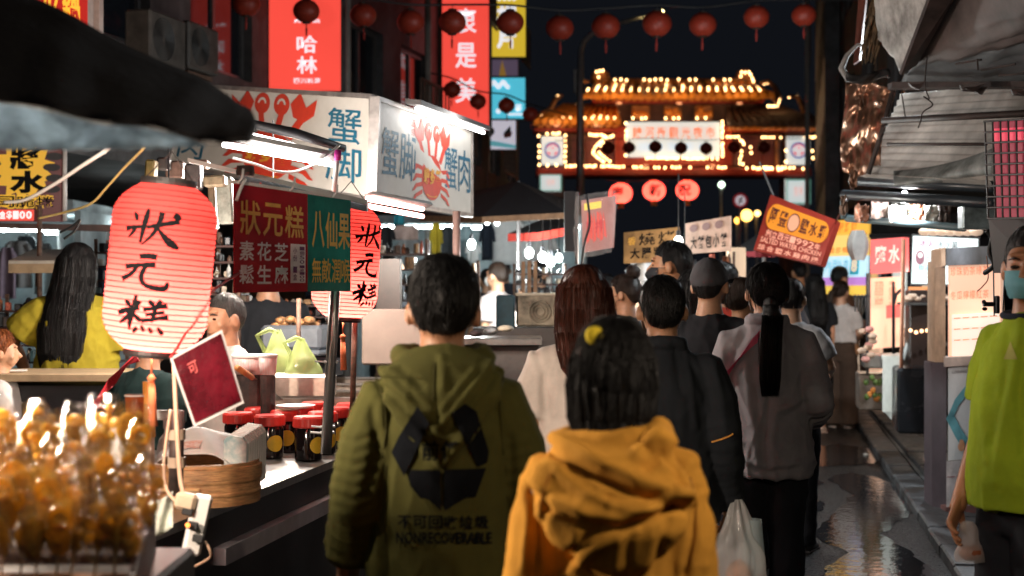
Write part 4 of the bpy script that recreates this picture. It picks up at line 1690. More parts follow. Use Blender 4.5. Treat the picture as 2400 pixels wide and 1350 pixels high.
def brush(mb_pts, strokes, box):
    """strokes: polylines (x, y, half width) -> flat outlines subdivided for bending"""
    x0, y0, x1, y1 = box
    out = []
    for st in strokes:
        # resample with Catmull-Rom
        pts = []
        n = len(st)
        for i in range(n - 1):
            p0, p1, p2, p3 = [np.array(st[max(0, min(n - 1, j))], float) for j in (i - 1, i, i + 1, i + 2)]
            for s in range(6):
                t = s / 6
                pts.append(0.5 * (2 * p1 + (p2 - p0) * t + (2 * p0 - 5 * p1 + 4 * p2 - p3) * t * t + (3 * p1 - p0 - 3 * p2 + p3) * t ** 3))
        pts.append(np.array(st[-1], float))
        V, Fc = [], []
        for i, p in enumerate(pts):
            d = pts[min(i + 1, len(pts) - 1)][:2] - pts[max(i - 1, 0)][:2]
            L = math.hypot(*d) or 1
            nx, ny = -d[1] / L, d[0] / L
            w = p[2] * 1.5 * (1 + 0.12 * math.sin(i * 2.3))
            V += [((p[0] + nx * w - x0) / (x1 - x0), 1 - (p[1] + ny * w - y0) / (y1 - y0)), ((p[0] - nx * w - x0) / (x1 - x0), 1 - (p[1] - ny * w - y0) / (y1 - y0))]
        for i in range(len(pts) - 1):
            Fc.append((2 * i, 2 * i + 1, 2 * i + 3, 2 * i + 2))
        out.append((V, Fc))
    return out


B_ZHUANG = [[(893, 208, 3), (905, 230, 9), (912, 256, 5)], [(968, 182, 5), (962, 230, 10), (950, 300, 9), (940, 382, 5)], [(848, 308, 10), (895, 296, 8), (955, 286, 6)], [(905, 300, 8), (890, 330, 7), (866, 356, 3)],
            [(968, 290, 7), (1040, 268, 9), (1132, 240, 10)], [(1040, 196, 10), (1030, 260, 9), (1000, 330, 7), (948, 392, 3)], [(1024, 288, 4), (1060, 335, 10), (1100, 372, 15), (1140, 396, 6)], [(1100, 205, 10), (1120, 216, 13), (1134, 232, 6)]]
B_YUAN = [[(925, 458, 11), (970, 450, 12), (1016, 452, 13)], [(848, 528, 12), (920, 512, 9), (1012, 500, 12)], [(915, 520, 8), (890, 565, 9), (832, 606, 12)], [(962, 512, 8), (944, 575, 9), (960, 622, 9), (1010, 642, 10), (1068, 640, 11), (1082, 598, 5)]]
B_GAO = [[(878, 686, 6), (870, 760, 11), (858, 830, 10), (848, 892, 4)], [(780, 800, 10), (830, 780, 11), (902, 762, 7)], [(862, 790, 9), (830, 826, 9), (792, 856, 5)], [(818, 722, 5), (838, 740, 10), (850, 758, 5)], [(900, 720, 9), (888, 745, 7), (880, 760, 4)], [(868, 792, 4), (895, 818, 9), (912, 838, 5)],
         [(946, 712, 5), (962, 728, 10), (974, 742, 5)], [(1010, 706, 9), (996, 728, 8), (980, 748, 4)], [(922, 768, 8), (980, 752, 8), (1042, 732, 10)], [(936, 796, 7), (984, 784, 7), (1030, 772, 8)], [(915, 834, 8), (980, 816, 8), (1052, 798, 10)], [(982, 742, 6), (978, 790, 8), (968, 836, 5)],
         [(896, 872, 7), (880, 890, 8), (868, 906, 4)], [(918, 858, 4), (926, 878, 8), (932, 894, 5)], [(958, 866, 4), (968, 884, 8), (978, 898, 5)], [(1002, 862, 4), (1020, 884, 9), (1036, 904, 6)]]


def barrel_lantern(label, c, rmax, hgt, tilt, text_turn, power, low=-0.31):
    root = thing('barrel_lantern', label, 'lantern', c, 'large lit paper lanterns of the stall')
    M = (Matrix.Rotation(tilt, 4, 'Y')).to_3x3()
    n, seg = 76, 48

    def rad(v):                       # v 0 bottom .. 1 top
        e = abs(2 * v - 1)
        return rmax * (1 - 0.46 * max(0, (e - 0.58) / 0.42) ** 2.3)
    vs, fs = [], []
    for i in range(n + 1):
        v = i / n
        rb = rad(v) * (1 + 0.012 * math.cos(i * math.pi))
        for j in range(seg):
            a = 2 * math.pi * j / seg
            seam = 1 - 0.018 * (1 if j % 6 == 0 else 0)
            vs.append(M @ Vector((rb * seam * math.cos(a), rb * seam * math.sin(a), (v - .5) * hgt)))
    for i in range(n):
        for j in range(seg):
            a, b = i * seg + j, i * seg + (j + 1) % seg
            fs.append((a, b, b + seg, a + seg))
    mb = MB()
    mb.add([p + c for p in vs], fs)
    mb.build('paper_shade', lan_red, root, smooth=True)
    rib_m = mat('rib_wire', (.42, .03, .03), rough=.6)
    for i in range(1, 30):
        v = i / 30
        MB().tube([M @ Vector((rad(v) * 1.006 * math.cos(a), rad(v) * 1.006 * math.sin(a), (v - .5) * hgt)) + c for a in [2 * math.pi * j / 36 for j in range(37)]], .0016, 4).build('rib', rib_m, root)
    r0 = rad(1.0)
    for z, hh in ((hgt * .5, .02), (-hgt * .5 - .02, .02)):
        k = MB()
        prof = [(r0 * .98, 0), (r0 * 1.02, hh * .4), (r0 * 1.0, hh), (r0 * .8, hh), (r0 * .78, 0)]
        k.lathe((0, 0, z), prof + [prof[0]], 28, cap=False)
        k.v = [M @ p + c for p in k.v]
        k.build('rim', lan_rim, root, smooth=False)
    k = MB()
    for s in (-1, 1):
        k.tube([M @ Vector((s * r0 * .95, 0, hgt * .5 + .01)) + c, M @ Vector((0, 0, hgt * .5 + .10)) + c], .002, 5)
    k.build('hanger', lan_rim, root)
    k = MB()
    b0 = M @ Vector((0, 0, -hgt * .5 - .02)) + c
    k.tube([b0, b0 + Vector((0, 0, -.05))], .003, 5)
    k.tube([b0 + Vector((0, 0, -.05)), b0 + Vector((0, 0, -.062)), b0 + Vector((0, 0, -.075))], [.004, .014, .006], 8)
    k.tube([b0 + Vector((0, 0, -.075)), b0 + Vector((0.004, 0, -.2))], [(.010), (.014)], 8)
    k.build('tassel', mat('orange_tassel', (.62, .16, .06), rough=.8), root, smooth=True)
    # lettering wrapped on the paper
    L = MB()
    for strokes, (vx0, vx1), box in ((B_ZHUANG, (.62, .85), (830, 175, 1150, 400)), (B_YUAN, (.375, .575), (810, 440, 1130, 650)), (B_GAO, (.11, .335), (760, 685, 1080, 905))):
        for V, Fc in brush(None, strokes, box):
            pts = []
            for (u, w) in V:
                v = vx0 + (vx1 - vx0) * w
                a = -math.pi / 2 + (u - .5) * 1.15 + text_turn
                r_ = rad(v) * 1.016
                pts.append(M @ Vector((r_ * math.cos(a), r_ * math.sin(a), (v - .5) * hgt)) + c)
            L.add(pts, Fc)
    L.build('lettering', ink_black, root)
    lamp('lantern_bulb_light', M @ Vector((0, 0, low * hgt)) + c, power, (1, .74, .62), .035, root)
    return root


barrel_lantern('big lit red paper lantern with three black brush characters, nearer one', P(376, 628, 4.1), 120 * 4.1 / F, 386 * 4.1 / F, 0.10, 0.0, 13.0)
barrel_lantern('lit red paper lantern half hidden behind the menu banner', P(812, 612, 5.9), 77 * 5.9 / F, 262 * 5.9 / F, 0.06, 0.85, 9.0)

# --- menu banner
bl_, br_ = 4.72, 5.35
f = Face(P(549, 430, bl_), P(822, 470, br_), P(822, 682, br_), P(549, 686, bl_))
bn = thing('menu_banner', 'red and green glossy menu banner hanging beside the lantern', 'banner', f.pt(.5, 0))
glossy_red = mat('vinyl_red', (0.42, 0.012, 0.02), rough=0.22, var=0.2, vs=3, bump=0.15, bs=7, coat=0.5)
glossy_grn = mat('vinyl_green', (0.01, 0.24, 0.20), rough=0.22, var=0.35, vs=3, bump=0.15, bs=7, coat=0.5)


def fslab(face, u0, v0, u1, v1, d, th, name, m, parent):
    return MB().slab([face.pt(u0, v0, d), face.pt(u1, v0, d), face.pt(u1, v1, d), face.pt(u0, v1, d)], -face.n * th).build(name, m, parent)


fslab(f, 0, 0, .60, 1, 0, .004, 'red_panel', glossy_red, bn)
fslab(f, .602, 0, 1, 1, 0, .004, 'green_panel', glossy_grn, bn)
gold_l = mat('gold_letter', (0.72, 0.38, 0.06), rough=0.4, var=.1)
white_l = mat('white_letter', (0.78, 0.74, 0.74), rough=0.4, var=.05)
put_text(MB(), f, '狀元糕', .03, .52, .57, .88, .003, .014, pad=.05).build('lettering', gold_l, bn)
put_text(MB(), f, '素花芝', .02, .28, .44, .50, .003, .016, pad=.09).build('lettering', white_l, bn)
put_text(MB(), f, '鬆生麻', .02, .06, .44, .28, .003, .016, pad=.09).build('lettering', white_l, bn)
fslab(f, .45, .09, .575, .48, .003, .002, 'price_box', white_l, bn)
t = MB()
put_text(t, f, '一個50', .515, .28, .565, .46, .006, .01, vertical=True)
put_text(t, f, '一盒100', .515, .10, .565, .27, .006, .01, vertical=True)
put_text(t, f, '小份', .46, .3, .5, .45, .006, .01, vertical=True)
put_text(t, f, '一盒', .46, .11, .5, .26, .006, .01, vertical=True)
t.build('price_lettering', mat('purple_ink', (.12, .02, .1)), bn)
put_text(MB(), f, '八仙果', .63, .44, .99, .86, .003, .018, pad=.04).build('lettering', mat('yellow_gold_letter', (.75, .5, .08), rough=.4), bn)
put_text(MB(), f, '無敵潤喉', .63, .08, .99, .36, .003, .008, pad=.04).build('lettering', mat('yellow_gold_letter', (.75, .5, .08)), bn)
fslab(f, -.01, 1.0, 1.0, 1.03, .004, .02, 'top_rail', white_pl, bn)
for u in (.0, .42, .8):
    wire('tie', None, [f.pt(u, 1.0, .012), f.pt(u + .02, 1.05, .02), f.pt(u + .05, 1.14, .01)], .004, white_pl, parent=bn)
wire('tie', None, [f.pt(.06, 1.05, .014), f.pt(.01, .95, .02), f.pt(-.02, .84, .02)], .006, white_pl, parent=bn)

# --- poles
for (a, b, r, m, lb) in (((P(797, 470, 5.55)), P(764, 1064, 5.5), .021, ss, 'shiny leaning steel pole beside the red lidded jars'), (P(832, 735, 6.0), P(826, 960, 6.0), .012, rail_m, 'thin reddish pole behind the leaning steel pole'),
                         (P(1070, 495, 8.0), P(1070, 850, 8.0), .022, mat('pinkish_pole', (.5, .32, .28), rough=.35, metal=.5), 'square steel pole holding up the crab sign'),
                         (P(700, 700, 7.4), P(700, 880, 7.4), .012, rail_m, 'thin dark pole behind the green bags')):
    o = MB().tube([a, b], r, 14).build('stall_pole', m, smooth=True)
    tag(o, lb, 'pole')
zt = thing('cable_ties', 'white cable ties round the leaning steel pole', 'cable tie', P(770, 1000, 5.5))
for py, px in ((848, 776), (1000, 768), (1014, 767)):
    c = P(px, py, 5.53)
    MB().tube([c + Vector((.026 * math.cos(a), .026 * math.sin(a), 0)) for a in [2 * math.pi * i / 12 for i in range(13)]], .005, 5).build('tie_loop', white_pl, zt)
    MB().tube([c + Vector((-.02, -.02, 0)), c + Vector((-.06, -.025, .004))], .004, 5).build('tie_tail', white_pl, zt)
pk = thing('taped_pole', 'dark taped stall post below the big lantern', 'pole', P(415, 1160, 4.2))
MB().tube([P(415, 962, 4.2), P(412, 1160, 4.2)], .022, 12).build('post', dark_pole_m, pk, smooth=True)
for py in (1030, 1095):
    MB().lathe(P(414, py, 4.2), [(.026, 0), (.027, .03)], 12).build('tape', mat('tape_tan', (.4, .3, .22), rough=.5), pk)

# --- jars with red lids
jar_glass = mat('dark_sauce_jar', (0.012, 0.008, 0.008), rough=0.07, var=0, spec=0.6)
label_y = mat('yellow_sticker', (0.70, 0.44, 0.03), rough=0.5, var=0.1)
jar0 = None
spots = [(5.58, -1.85), (5.80, -1.86), (6.02, -1.87), (6.24, -1.87), (5.62, -2.03), (5.84, -2.04), (6.06, -2.05), (6.28, -2.05), (5.70, -2.2), (5.95, -2.2)]
names = ['nearest the steamer on the front row', 'second on the front row', 'third on the front row', 'beside the leaning pole', 'nearest the steamer on the second row', 'second on the second row', 'third on the second row', 'farthest on the second row',
         'near on the back row', 'far on the back row']
for i, (t, l) in enumerate(spots):
    if jar0 is None:
        r = thing('sauce_jar', '', 'jar', (0, 0, 0), 'red lidded jars on the counter')
        MB().lathe((0, 0, 0), [(.05, 0), (.056, .006), (.057, .12), (.05, .14)], 24).build('glass', jar_glass, r, smooth=True, local=True, auto=40)
        prof = [(.06, .135), (.063, .14), (.063, .172), (.058, .18)]
        lid = MB()
        vs, fs = [], []
        for rr_, z in prof:
            for j in range(48):
                a = 2 * math.pi * j / 48
                kk = 1 + (.018 if j % 2 and z < .175 else 0)
                vs.append(Vector((rr_ * kk * math.cos(a), rr_ * kk * math.sin(a), z)))
        for q in range(3):
            for j in range(48):
                a, b = q * 48 + j, q * 48 + (j + 1) % 48
                fs.append((a, b, b + 48, a + 48))
        fs.append(tuple(range(144, 192)))
        fs.append(tuple(range(48))[::-1])
        lid.add(vs, fs)
        lid.build('lid', red_pl, r, local=True)
        st = MB().grid(lambda a, q: Vector((.0583 * math.sin(.62 * q * math.cos(6.2832 * a)), -.0583 * math.cos(.62 * q * math.cos(6.2832 * a)), .065 + .034 * q * math.sin(6.2832 * a))), 20, 5)
        st.build('sticker', label_y, r, local=True)
        jar0 = r
        o = r
    else:
        o = copy_tree(jar0)
    o.location = S(t, l, CT + .001)
    o.rotation_euler = (0, 0, rnd.uniform(.2, .9))
    o['label'] = 'dark jar with red ribbed lid, ' + names[i]
pl = S(5.86, -2.0, CT + .186)
o = MB().lathe(pl, [(.03, 0), (.06, .003), (.085, .014), (.083, .016), (.058, .006), (.005, .005)], 32).build('paper_plate', paper_w, smooth=True)
tag(o, 'white paper plate lying on the red jar lids', 'plate')

# --- bamboo steamer with flyers
bam = mat('bamboo', (0.42, 0.22, 0.09), rough=0.5, var=0.3, vs=25, stretch=(1, 1, 8), bump=0.3, bs=60)
sc_ = P(477, 1150, 4.72)
sc_.z = CT + .001
stm = thing('bamboo_steamer', 'round bamboo steamer basket on the counter edge', 'steamer', sc_)
Rr, hh = .186, .135
prof = [(Rr, 0), (Rr, hh * .62), (Rr + .006, hh * .63), (Rr + .006, hh * .9), (Rr - .004, hh * .92), (Rr - .004, hh), (Rr - .018, hh), (Rr - .018, .015), (.01, .012)]
MB().lathe(sc_, prof, 48).build('basket_wall', bam, stm, smooth=True, auto=30)
for z in (.03, .072):
    MB().lathe(sc_ + Vector((0, 0, z)), [(Rr + .001, 0), (Rr + .004, .003), (Rr + .004, .012), (Rr + .001, .015)], 48, cap=False).build('hoop', bam, stm, smooth=True)
MB().box(sc_ + Vector((-.04, -Rr - .006, .06)), (.14, .008, .012), bev=.003).build('clasp', mat('bamboo_light', (.6, .36, .16)), stm)
print_blue = mat('printed_bag', (0.2, 0.36, 0.4), rough=.7, var=.7, vs=28, var2=(.72, .70, .66))
bs_ = thing('paper_bag_stack', 'stack of printed paper bags standing in the steamer', 'paper bags', sc_ + Vector((.10, .02, .06)))
for i in range(9):
    p = sc_ + Vector((.085 + .004 * i, -.07 + .02 * i, .145 + .003 * i))
    MB().slab([p + Vector((0, 0, -.11)), p + Vector((.07, -.015, -.11)), p + Vector((.073, -.015, .05)), p + Vector((.058, -.012, .072)), p + Vector((.012, 0, .078)), p + Vector((-.004, 0, .06))], (.004, .013, 0)).build('paper_bag', paper_w if i else print_blue, bs_)
wp = thing('wrapping_paper', 'white wrapping paper with red print lying in the steamer', 'paper', sc_ + Vector((-.03, 0, .1)))
MB().grid(lambda u, v: sc_ + Vector((-.15 + .25 * u, -.09 + .2 * v, .12 + .05 * math.sin(3 * u) + .06 * v + .008 * math.sin(9 * u + 5 * v))), 14, 10, thick=(0, .002, .002)).build('sheet', paper_w, wp, smooth=True)
MB().grid(lambda u, v: sc_ + Vector((-.10 + .10 * u, -.075 + .06 * v, .132 + .05 * math.sin(3 * (.2 + .4 * u)) + .018 * v)), 6, 4).build('red_print', mat('red_print', (.65, .12, .04), rough=.7, var=.6, vs=40, var2=(.75, .6, .5)), wp)

# --- spray bottle, orange cup, hanging card, power strip
bc_ = P(394, 1048, 4.95)
bc_.z = CT + .001
sb = thing('spray_bottle', 'white spray bottle standing under the big lantern', 'bottle', bc_)
MB().lathe(bc_, [(.036, 0), (.038, .01), (.038, .15), (.03, .18), (.014, .2), (.013, .225)], 20).build('body', white_pl, sb, smooth=True)
MB().lathe(bc_ + Vector((0, 0, .215)), [(.017, 0), (.017, .03)], 16).build('collar', white_pl, sb)
MB().box(bc_ + Vector((-.012, 0, .262)), (.075, .026, .034), bev=.008).build('head', white_pl, sb)
MB().tube([bc_ + Vector((.012, 0, .25)), bc_ + Vector((.022, 0, .225)), bc_ + Vector((.018, 0, .195))], [.006, .005, .004], 8).build('trigger', mat('dark_trigger', (.03, .03, .03)), sb)
MB().box(bc_ + Vector((.008, -.0385, .11)), (.03, .002, .016)).build('sticker', mat('pale_yellow', (.75, .72, .2)), sb)
cc_ = P(318, 1010, 4.6)
cu = thing('drink_cup', 'clear cup of orange tea beside the spray bottle', 'cup', cc_)
tea = mat('orange_tea', (0.42, 0.10, 0.03), rough=0.1, var=0, transl=.4)
MB().lathe(cc_, [(.026, 0), (.034, .11)], 20).build('tea', tea, cu, smooth=True)
MB().lathe(cc_ + Vector((0, 0, .112)), [(.036, 0), (.036, .006)], 20).build('lid', mat('clear_lid', (.6, .5, .45), rough=.1), cu)
MB().tube([cc_ + Vector((.045, 0, -.02)), cc_ + Vector((.042, 0, .16))], .02, 10).build('straw', mat('orange_straw', (.6, .26, .05)), cu, smooth=True)
MB().lathe(Vector((cc_.x, cc_.y, CT)), [(.06, 0), (.06, cc_.z - CT - .002)], 16).build('stand', beige_pl, cu)

f = Face(P(398, 838, 3.9), P(520, 772, 3.95), P(572, 944, 3.9), P(455, 1000, 3.85))
cd = thing('menu_card', 'dark red laminated card hanging tilted under the big lantern', 'card', f.pt(.5, .0))
lam_red = mat('laminated_red', (0.11, 0.005, 0.012), rough=0.10, var=0.4, vs=7, bump=0.5, bs=16, coat=.8)
fslab(f, .04, .04, .96, .96, 0, .003, 'card', lam_red, cd)
fslab(f, 0, 0, 1, 1, -.0035, .001, 'plastic_sleeve', mat('sleeve', (.55, .5, .5), rough=.15, var=.1), cd)
put_text(MB(), f, '可', .22, .62, .42, .82, .003, .02).build('lettering', mat('dark_red_print', (.45, .05, .05)), cd)
wire('cord', None, [f.pt(0.02, 1, 0), P(430, 790, 4.0), P(478, 700, 4.15), P(560, 640, 4.7)], .004, mat('red_cord', (.6, .04, .04)), parent=cd)
ps = thing('power_strip', 'white power strip hanging on its cable below the card', 'power strip', P(450, 1290, 3.95))
M3 = Matrix.Rotation(.22, 3, 'Y')
MB().box(P(462, 1230, 3.95), (.052, .032, .17), M3 @ Matrix.Rotation(.3, 3, 'Z'), bev=.008).build('strip_body', white_pl, ps)
MB().box(P(436, 1175, 3.93), (.06, .03, .05), M3, bev=.01).build('plug', beige_pl, ps)
for i, (px, py) in enumerate(((440, 1198), (452, 1232), (464, 1262))):
    MB().box(P(px, py, 3.922), (.03, .012, .022), M3, bev=.003).build('socket', mat('socket_dark', (.02, .02, .022)), ps)
MB().ell(P(440, 1231, 3.90), (.007, .005, .007), 8, 6).build('indicator', emat('orange_led', (1, .25, .05), 3), ps)
wire('cable', None, [P(408, 840, 4.12), P(412, 950, 4.08), P(418, 1060, 4.0), P(424, 1130, 3.95), P(434, 1165, 3.93)], .007, mat('tan_cable', (.5, .32, .22), rough=.5), parent=ps)
wire('cable', None, [P(400, 960, 4.06), P(385, 1080, 4.0), P(392, 1150, 3.96), P(430, 1190, 3.92)], .005, mat('tan_cable', (.5, .32, .22)), parent=ps)
wire('cable', None, [P(480, 1268, 3.94), P(492, 1290, 3.94), P(488, 1310, 3.96), P(430, 1340, 4.0)], .004, mat('tan_cable', (.5, .32, .22)), parent=ps)
o = MB().grid(lambda u, v: P(345 + 60 * u, 1160 + 85 * v + 12 * math.sin(4 * u), 4.05 - .05 * v + .02 * math.sin(7 * u + 3 * v)), 10, 8, thick=(0, .004, 0)).build('cloth', mat('pale_cloth', (.55, .58, .5), rough=.8, var=.3, vs=14), smooth=True)
tag(o, 'pale rumpled cloth at the counter corner below the card', 'cloth')
o = MB().grid(lambda u, v: S(3.5 + .9 * u, -2.6 + .55 * v, CT + .03 + .10 * (1 - v) * math.sin(math.pi * u) + .02 * mnoise.noise((u * 4, v * 4, 2))), 20, 14, thick=(0, 0, .004)).build('paper_sheet', paper_w, smooth=True)
tag(o, 'white paper sheets piled on the counter behind the candies', 'paper')

# --- green plastic bags and tubs
bag_g = film('green_bag_film', (0.52, 0.62, 0.25), 0.7)
for i, (px, py, w, hgt, lb) in enumerate(((650, 872, 95, 95, 'pale green plastic bag left of two on the tub'), (712, 876, 90, 80, 'pale green plastic bag right of two on the tub'))):
    yy = 7.0 - .1 * i
    k = MB()
    c = P(px, py, yy)
    W, Hh = w * yy / F, hgt * yy / F

    def bf(u, v, c=c, W=W, Hh=Hh, i=i):
        a = 2 * math.pi * u
        r = (.5 - .42 * v ** 1.2) * W * (1 + .22 * mnoise.noise((math.cos(a) * 2, math.sin(a) * 2, v * 3 + i * 5)))
        return c + Vector((r * math.cos(a) + .1 * W * v * math.sin(3 + i), .6 * r * math.sin(a), Hh * v * (1 - .06 * math.sin(3 * a))))
    k.grid(bf, 28, 14)
    root = thing('plastic_bag', lb, 'plastic bag', c, 'green plastic bags')
    k.build('bag', bag_g, root, smooth=True)
    MB().tube([c + Vector((-.3 * W, 0, .5 * Hh)), c + Vector((-.5 * W, 0, .9 * Hh)), c + Vector((-.2 * W, 0, 1.05 * Hh)), c + Vector((.02 * W, 0, .95 * Hh))], [(.012, .003)] * 4, 6).build('handle', bag_g, root, smooth=True)
    MB().ell(c + Vector((0, 0, Hh * .3)), (W * .3, W * .2, Hh * .28), 12, 8).build('contents', mat('rice_cakes', (.6, .55, .4), var=.2), root, smooth=True)
    tbl = MB().box((c.x, c.y, (CT + .18 + c.z) / 2 - .002), (.3, .16, max(.02, c.z - CT - .18)), bev=.01).build('tray', ss_warm, root)
pinkst = mat('pink_striped_tub', (.7, .36, .34), rough=.4, var=.5, vs=60, stretch=(4, 4, .1), var2=(.75, .7, .68))
for i, (px, py, w, lb) in enumerate(((590, 876, 92, 'wide pink and white printed tub beside the vendor'), (628, 878, 42, 'small red striped tub beside the wide tub'))):
    c = P(px, py, 6.4 - .25 * i)
    r_ = w / 2 * 6.4 / F
    root = thing('food_tub', lb, 'tub', c, 'printed food tubs')
    MB().lathe(c, [(r_ * .85, 0), (r_, .075)], 24).build('tub', pinkst, root, smooth=True)
    MB().lathe(c + Vector((0, 0, .076)), [(r_ * 1.04, 0), (r_ * 1.04, .009), (r_, .011)], 24).build('lid', white_pl, root)
    MB().lathe((c.x, c.y, CT + .001), [(r_ * .8, 0), (r_ * .8, c.z - CT - .003)], 12).build('under_tub', dark_pole_m, root)
# --- grill trays with skewers behind
gt_ = thing('grill_tray', 'grey steel grill tray with skewered food behind the bags', 'grill', P(700, 830, 8.2))
MB().box(P(700, 790, 8.2), (.36, .3, .14), MS, bev=.02).build('tray_body', mat('blue_grey_steel', (.25, .28, .32), rough=.4, metal=.5), gt_)
MB().box(P(705, 825, 8.15), (.32, .3, .03), MS, bev=.01).build('shelf', mat('blue_grey_steel', (.25, .28, .32)), gt_)
MB().box(P(690, 860, 8.3) * 1, (.5, .3, .1), MS).build('stand', black_panel, gt_)
food = mat('grilled_food', (.55, .28, .12), rough=.5, var=.5, vs=30)
for i in range(9):
    MB().ell(P(648 + i * 11, 756 + rnd.uniform(-8, 8) + (-8 if i % 2 else 4), 8.15 + rnd.uniform(-.05, .1)), (.035, .03, .022), 8, 6).build('food_piece', food, gt_, smooth=True)
o = MB().box(P(925, 790, 7.6), (.36, .03, .30), MS, bev=.01).build('beige_board', mat('beige_board', (.20, .15, .125), rough=.6, var=.12, vs=3))
tag(o, 'plain beige cart board left of the hooded man', 'board')
o = MB().box(P(912, 668, 8.2), (.14, .05, .30), MS).build('dark_board', mat('dark_brown_board', (.035, .018, .015), rough=.4, var=.3, vs=6))
tag(o, 'dark brown upright board right of the second lantern', 'board')

# ---------------------------------------------------------------- crab stall sign
crab_w = mat('sign_vinyl_white', (0.66, 0.64, 0.60), rough=0.45, var=0.12, vs=1.6, var2=(.50, .47, .42), bump=.1, bs=6)
alu = mat('aluminium_trim', (0.50, 0.46, 0.44), rough=0.35, metal=.7, var=.2, vs=8)
crab_r = mat('crab_red', (0.62, 0.05, 0.025), rough=0.5, var=0.06)
crab_o = mat('crab_orange', (0.72, 0.33, 0.03), rough=0.5, var=0.06)
blue_l = mat('teal_blue_letter', (0.015, 0.13, 0.22), rough=0.5, var=0.06)
crs = thing('crab_stall_sign', 'white box sign with red crab pictures and teal characters', 'sign', P(880, 460, 8.3))
fA = Face(P(440, 205, 9.9), P(868, 232, 8.15), P(868, 462, 8.15), P(400, 382, 9.9))
fB = Face(P(888, 238, 8.05), P(1104, 312, 9.9), P(1104, 500, 9.9), P(880, 462, 8.05))
for f_, nm in ((fA, 'side_panel'), (fB, 'street_panel')):
    MB().slab(f_.corners(0), -f_.n * .04).build(nm, crab_w, crs)
    fr = MB()
    wu, wv = .025, .05
    for (p, q, r, s) in ((-.01, -.05, 1.01, 0), (-.01, 1, 1.01, 1.05), (-.012, 0, 0, 1), (1, 0, 1.012, 1)):
        MB().slab([f_.pt(p, q, .012), f_.pt(r, q, .012), f_.pt(r, s, .012), f_.pt(p, s, .012)], -f_.n * .06).build('trim', alu, crs)
MB().slab([P(868, 225, 8.13), P(884, 232, 8.06), P(880, 470, 8.06), P(868, 468, 8.13)], (-.02, .08, 0)).build('corner_post', alu, crs)


def crab(f_, cu, cv, su, sv, root, letters):
    """crab: shell with characters, side legs, pincers and round eyes"""
    k = MB()
    put_disc(k, f_, cu, cv, .22 * su, .36 * sv, .004, 28)
    k.build('crab_shell', crab_r, root)
    k = MB()
    put_disc(k, f_, cu, cv - .26 * sv, .13 * su, .05 * sv, .007, 20, 200, 340, hole=.75)
    put_text(k, f_, letters, cu - .19 * su, cv - .13 * sv, cu + .19 * su, cv + .16 * sv, .008, .03, pad=.04)
    k.build('crab_lettering', crab_o, root)
    for s in (-1, 1):
        for i in range(4):
            k = MB()
            a = .16 - .12 * i
            put_poly(k, f_, [(cu + s * .2 * su, cv + (a - .01) * sv), (cu + s * .34 * su, cv + (a + .02 - .04 * i) * sv), (cu + s * .40 * su, cv + (a - .12 - .03 * i) * sv), (cu + s * .36 * su, cv + (a - .11 - .03 * i) * sv), (cu + s * .31 * su, cv + (a - .05 - .03 * i) * sv), (cu + s * .2 * su, cv + (a - .08) * sv)], .004 + .0004 * i)
            k.build('crab_leg', crab_r, root)
        k = MB()      # arm and pincer
        put_poly(k, f_, [(cu + s * .14 * su, cv + .28 * sv), (cu + s * .20 * su, cv + .24 * sv), (cu + s * .30 * su, cv + .52 * sv), (cu + s * .24 * su, cv + .54 * sv)], .0042)
        put_poly(k, f_, [(cu + s * .20 * su, cv + .56 * sv), (cu + s * .30 * su, cv + .50 * sv), (cu + s * .38 * su, cv + .60 * sv), (cu + s * .40 * su, cv + .82 * sv), (cu + s * .31 * su, cv + .70 * sv), (cu + s * .25 * su, cv + .90 * sv), (cu + s * .17 * su, cv + .74 * sv)], .0052)
        k.build('crab_pincer', crab_r, root)
        k = MB()
        put_poly(k, f_, [(cu + s * .04 * su, cv + .34 * sv), (cu + s * .09 * su, cv + .34 * sv), (cu + s * .12 * su, cv + .6 * sv), (cu + s * .07 * su, cv + .6 * sv)], .0044)
        put_disc(k, f_, cu + s * .09 * su, cv + .72 * sv, .072 * su, .15 * sv, .0056, 18)
        k.build('crab_eye', crab_r, root)
        k = MB()
        put_disc(k, f_, cu + s * .09 * su, cv + .72 * sv, .04 * su, .085 * sv, .008, 14, 0, 180, hole=.6)
        k.build('crab_eye_glint', crab_w, root)


crab(fB, .53, .33, .50, .72, crs, '螃多蟹')
put_text(MB(), fB, '蟹脚', .03, .22, .36, .78, .004, .004, pad=.04).build('street_lettering', blue_l, crs)
put_text(MB(), fB, '蟹肉', .66, .22, .99, .78, .004, .004, pad=.04).build('street_lettering', blue_l, crs)
put_text(MB(), fB, '正宗', .30, .74, .36, .94, .004, .01, vertical=True).build('small_lettering', crab_r, crs)
crab(fA, .52, .28, .58, .82, crs, '螃多蟹')
put_text(MB(), fA, '蟹脚', .80, .10, .97, .90, .004, .004, pad=.04, vertical=True).build('side_lettering', blue_l, crs)
put_text(MB(), fA, '蟹肉', .02, .08, .18, .86, .004, .004, pad=.04, vertical=True).build('side_lettering', blue_l, crs)
# lamp tube along the top of the street panel
tl = thing('tube_lamp', 'white tube lamp along the top of the crab sign', 'tube lamp', fB.pt(.5, 1.0, .1), 'tube lamps of the stalls')
MB().tube([fB.pt(.20, 1.0, .10), fB.pt(.98, 1.0, .10)], .012, 10).build('tube', tube_w, tl, smooth=True)
MB().slab([fB.pt(.18, 1.03, .14), fB.pt(1.0, 1.03, .14), fB.pt(1.0, 1.05, .04), fB.pt(.18, 1.05, .04)], (0, 0, .03)).build('reflector', housing, tl)
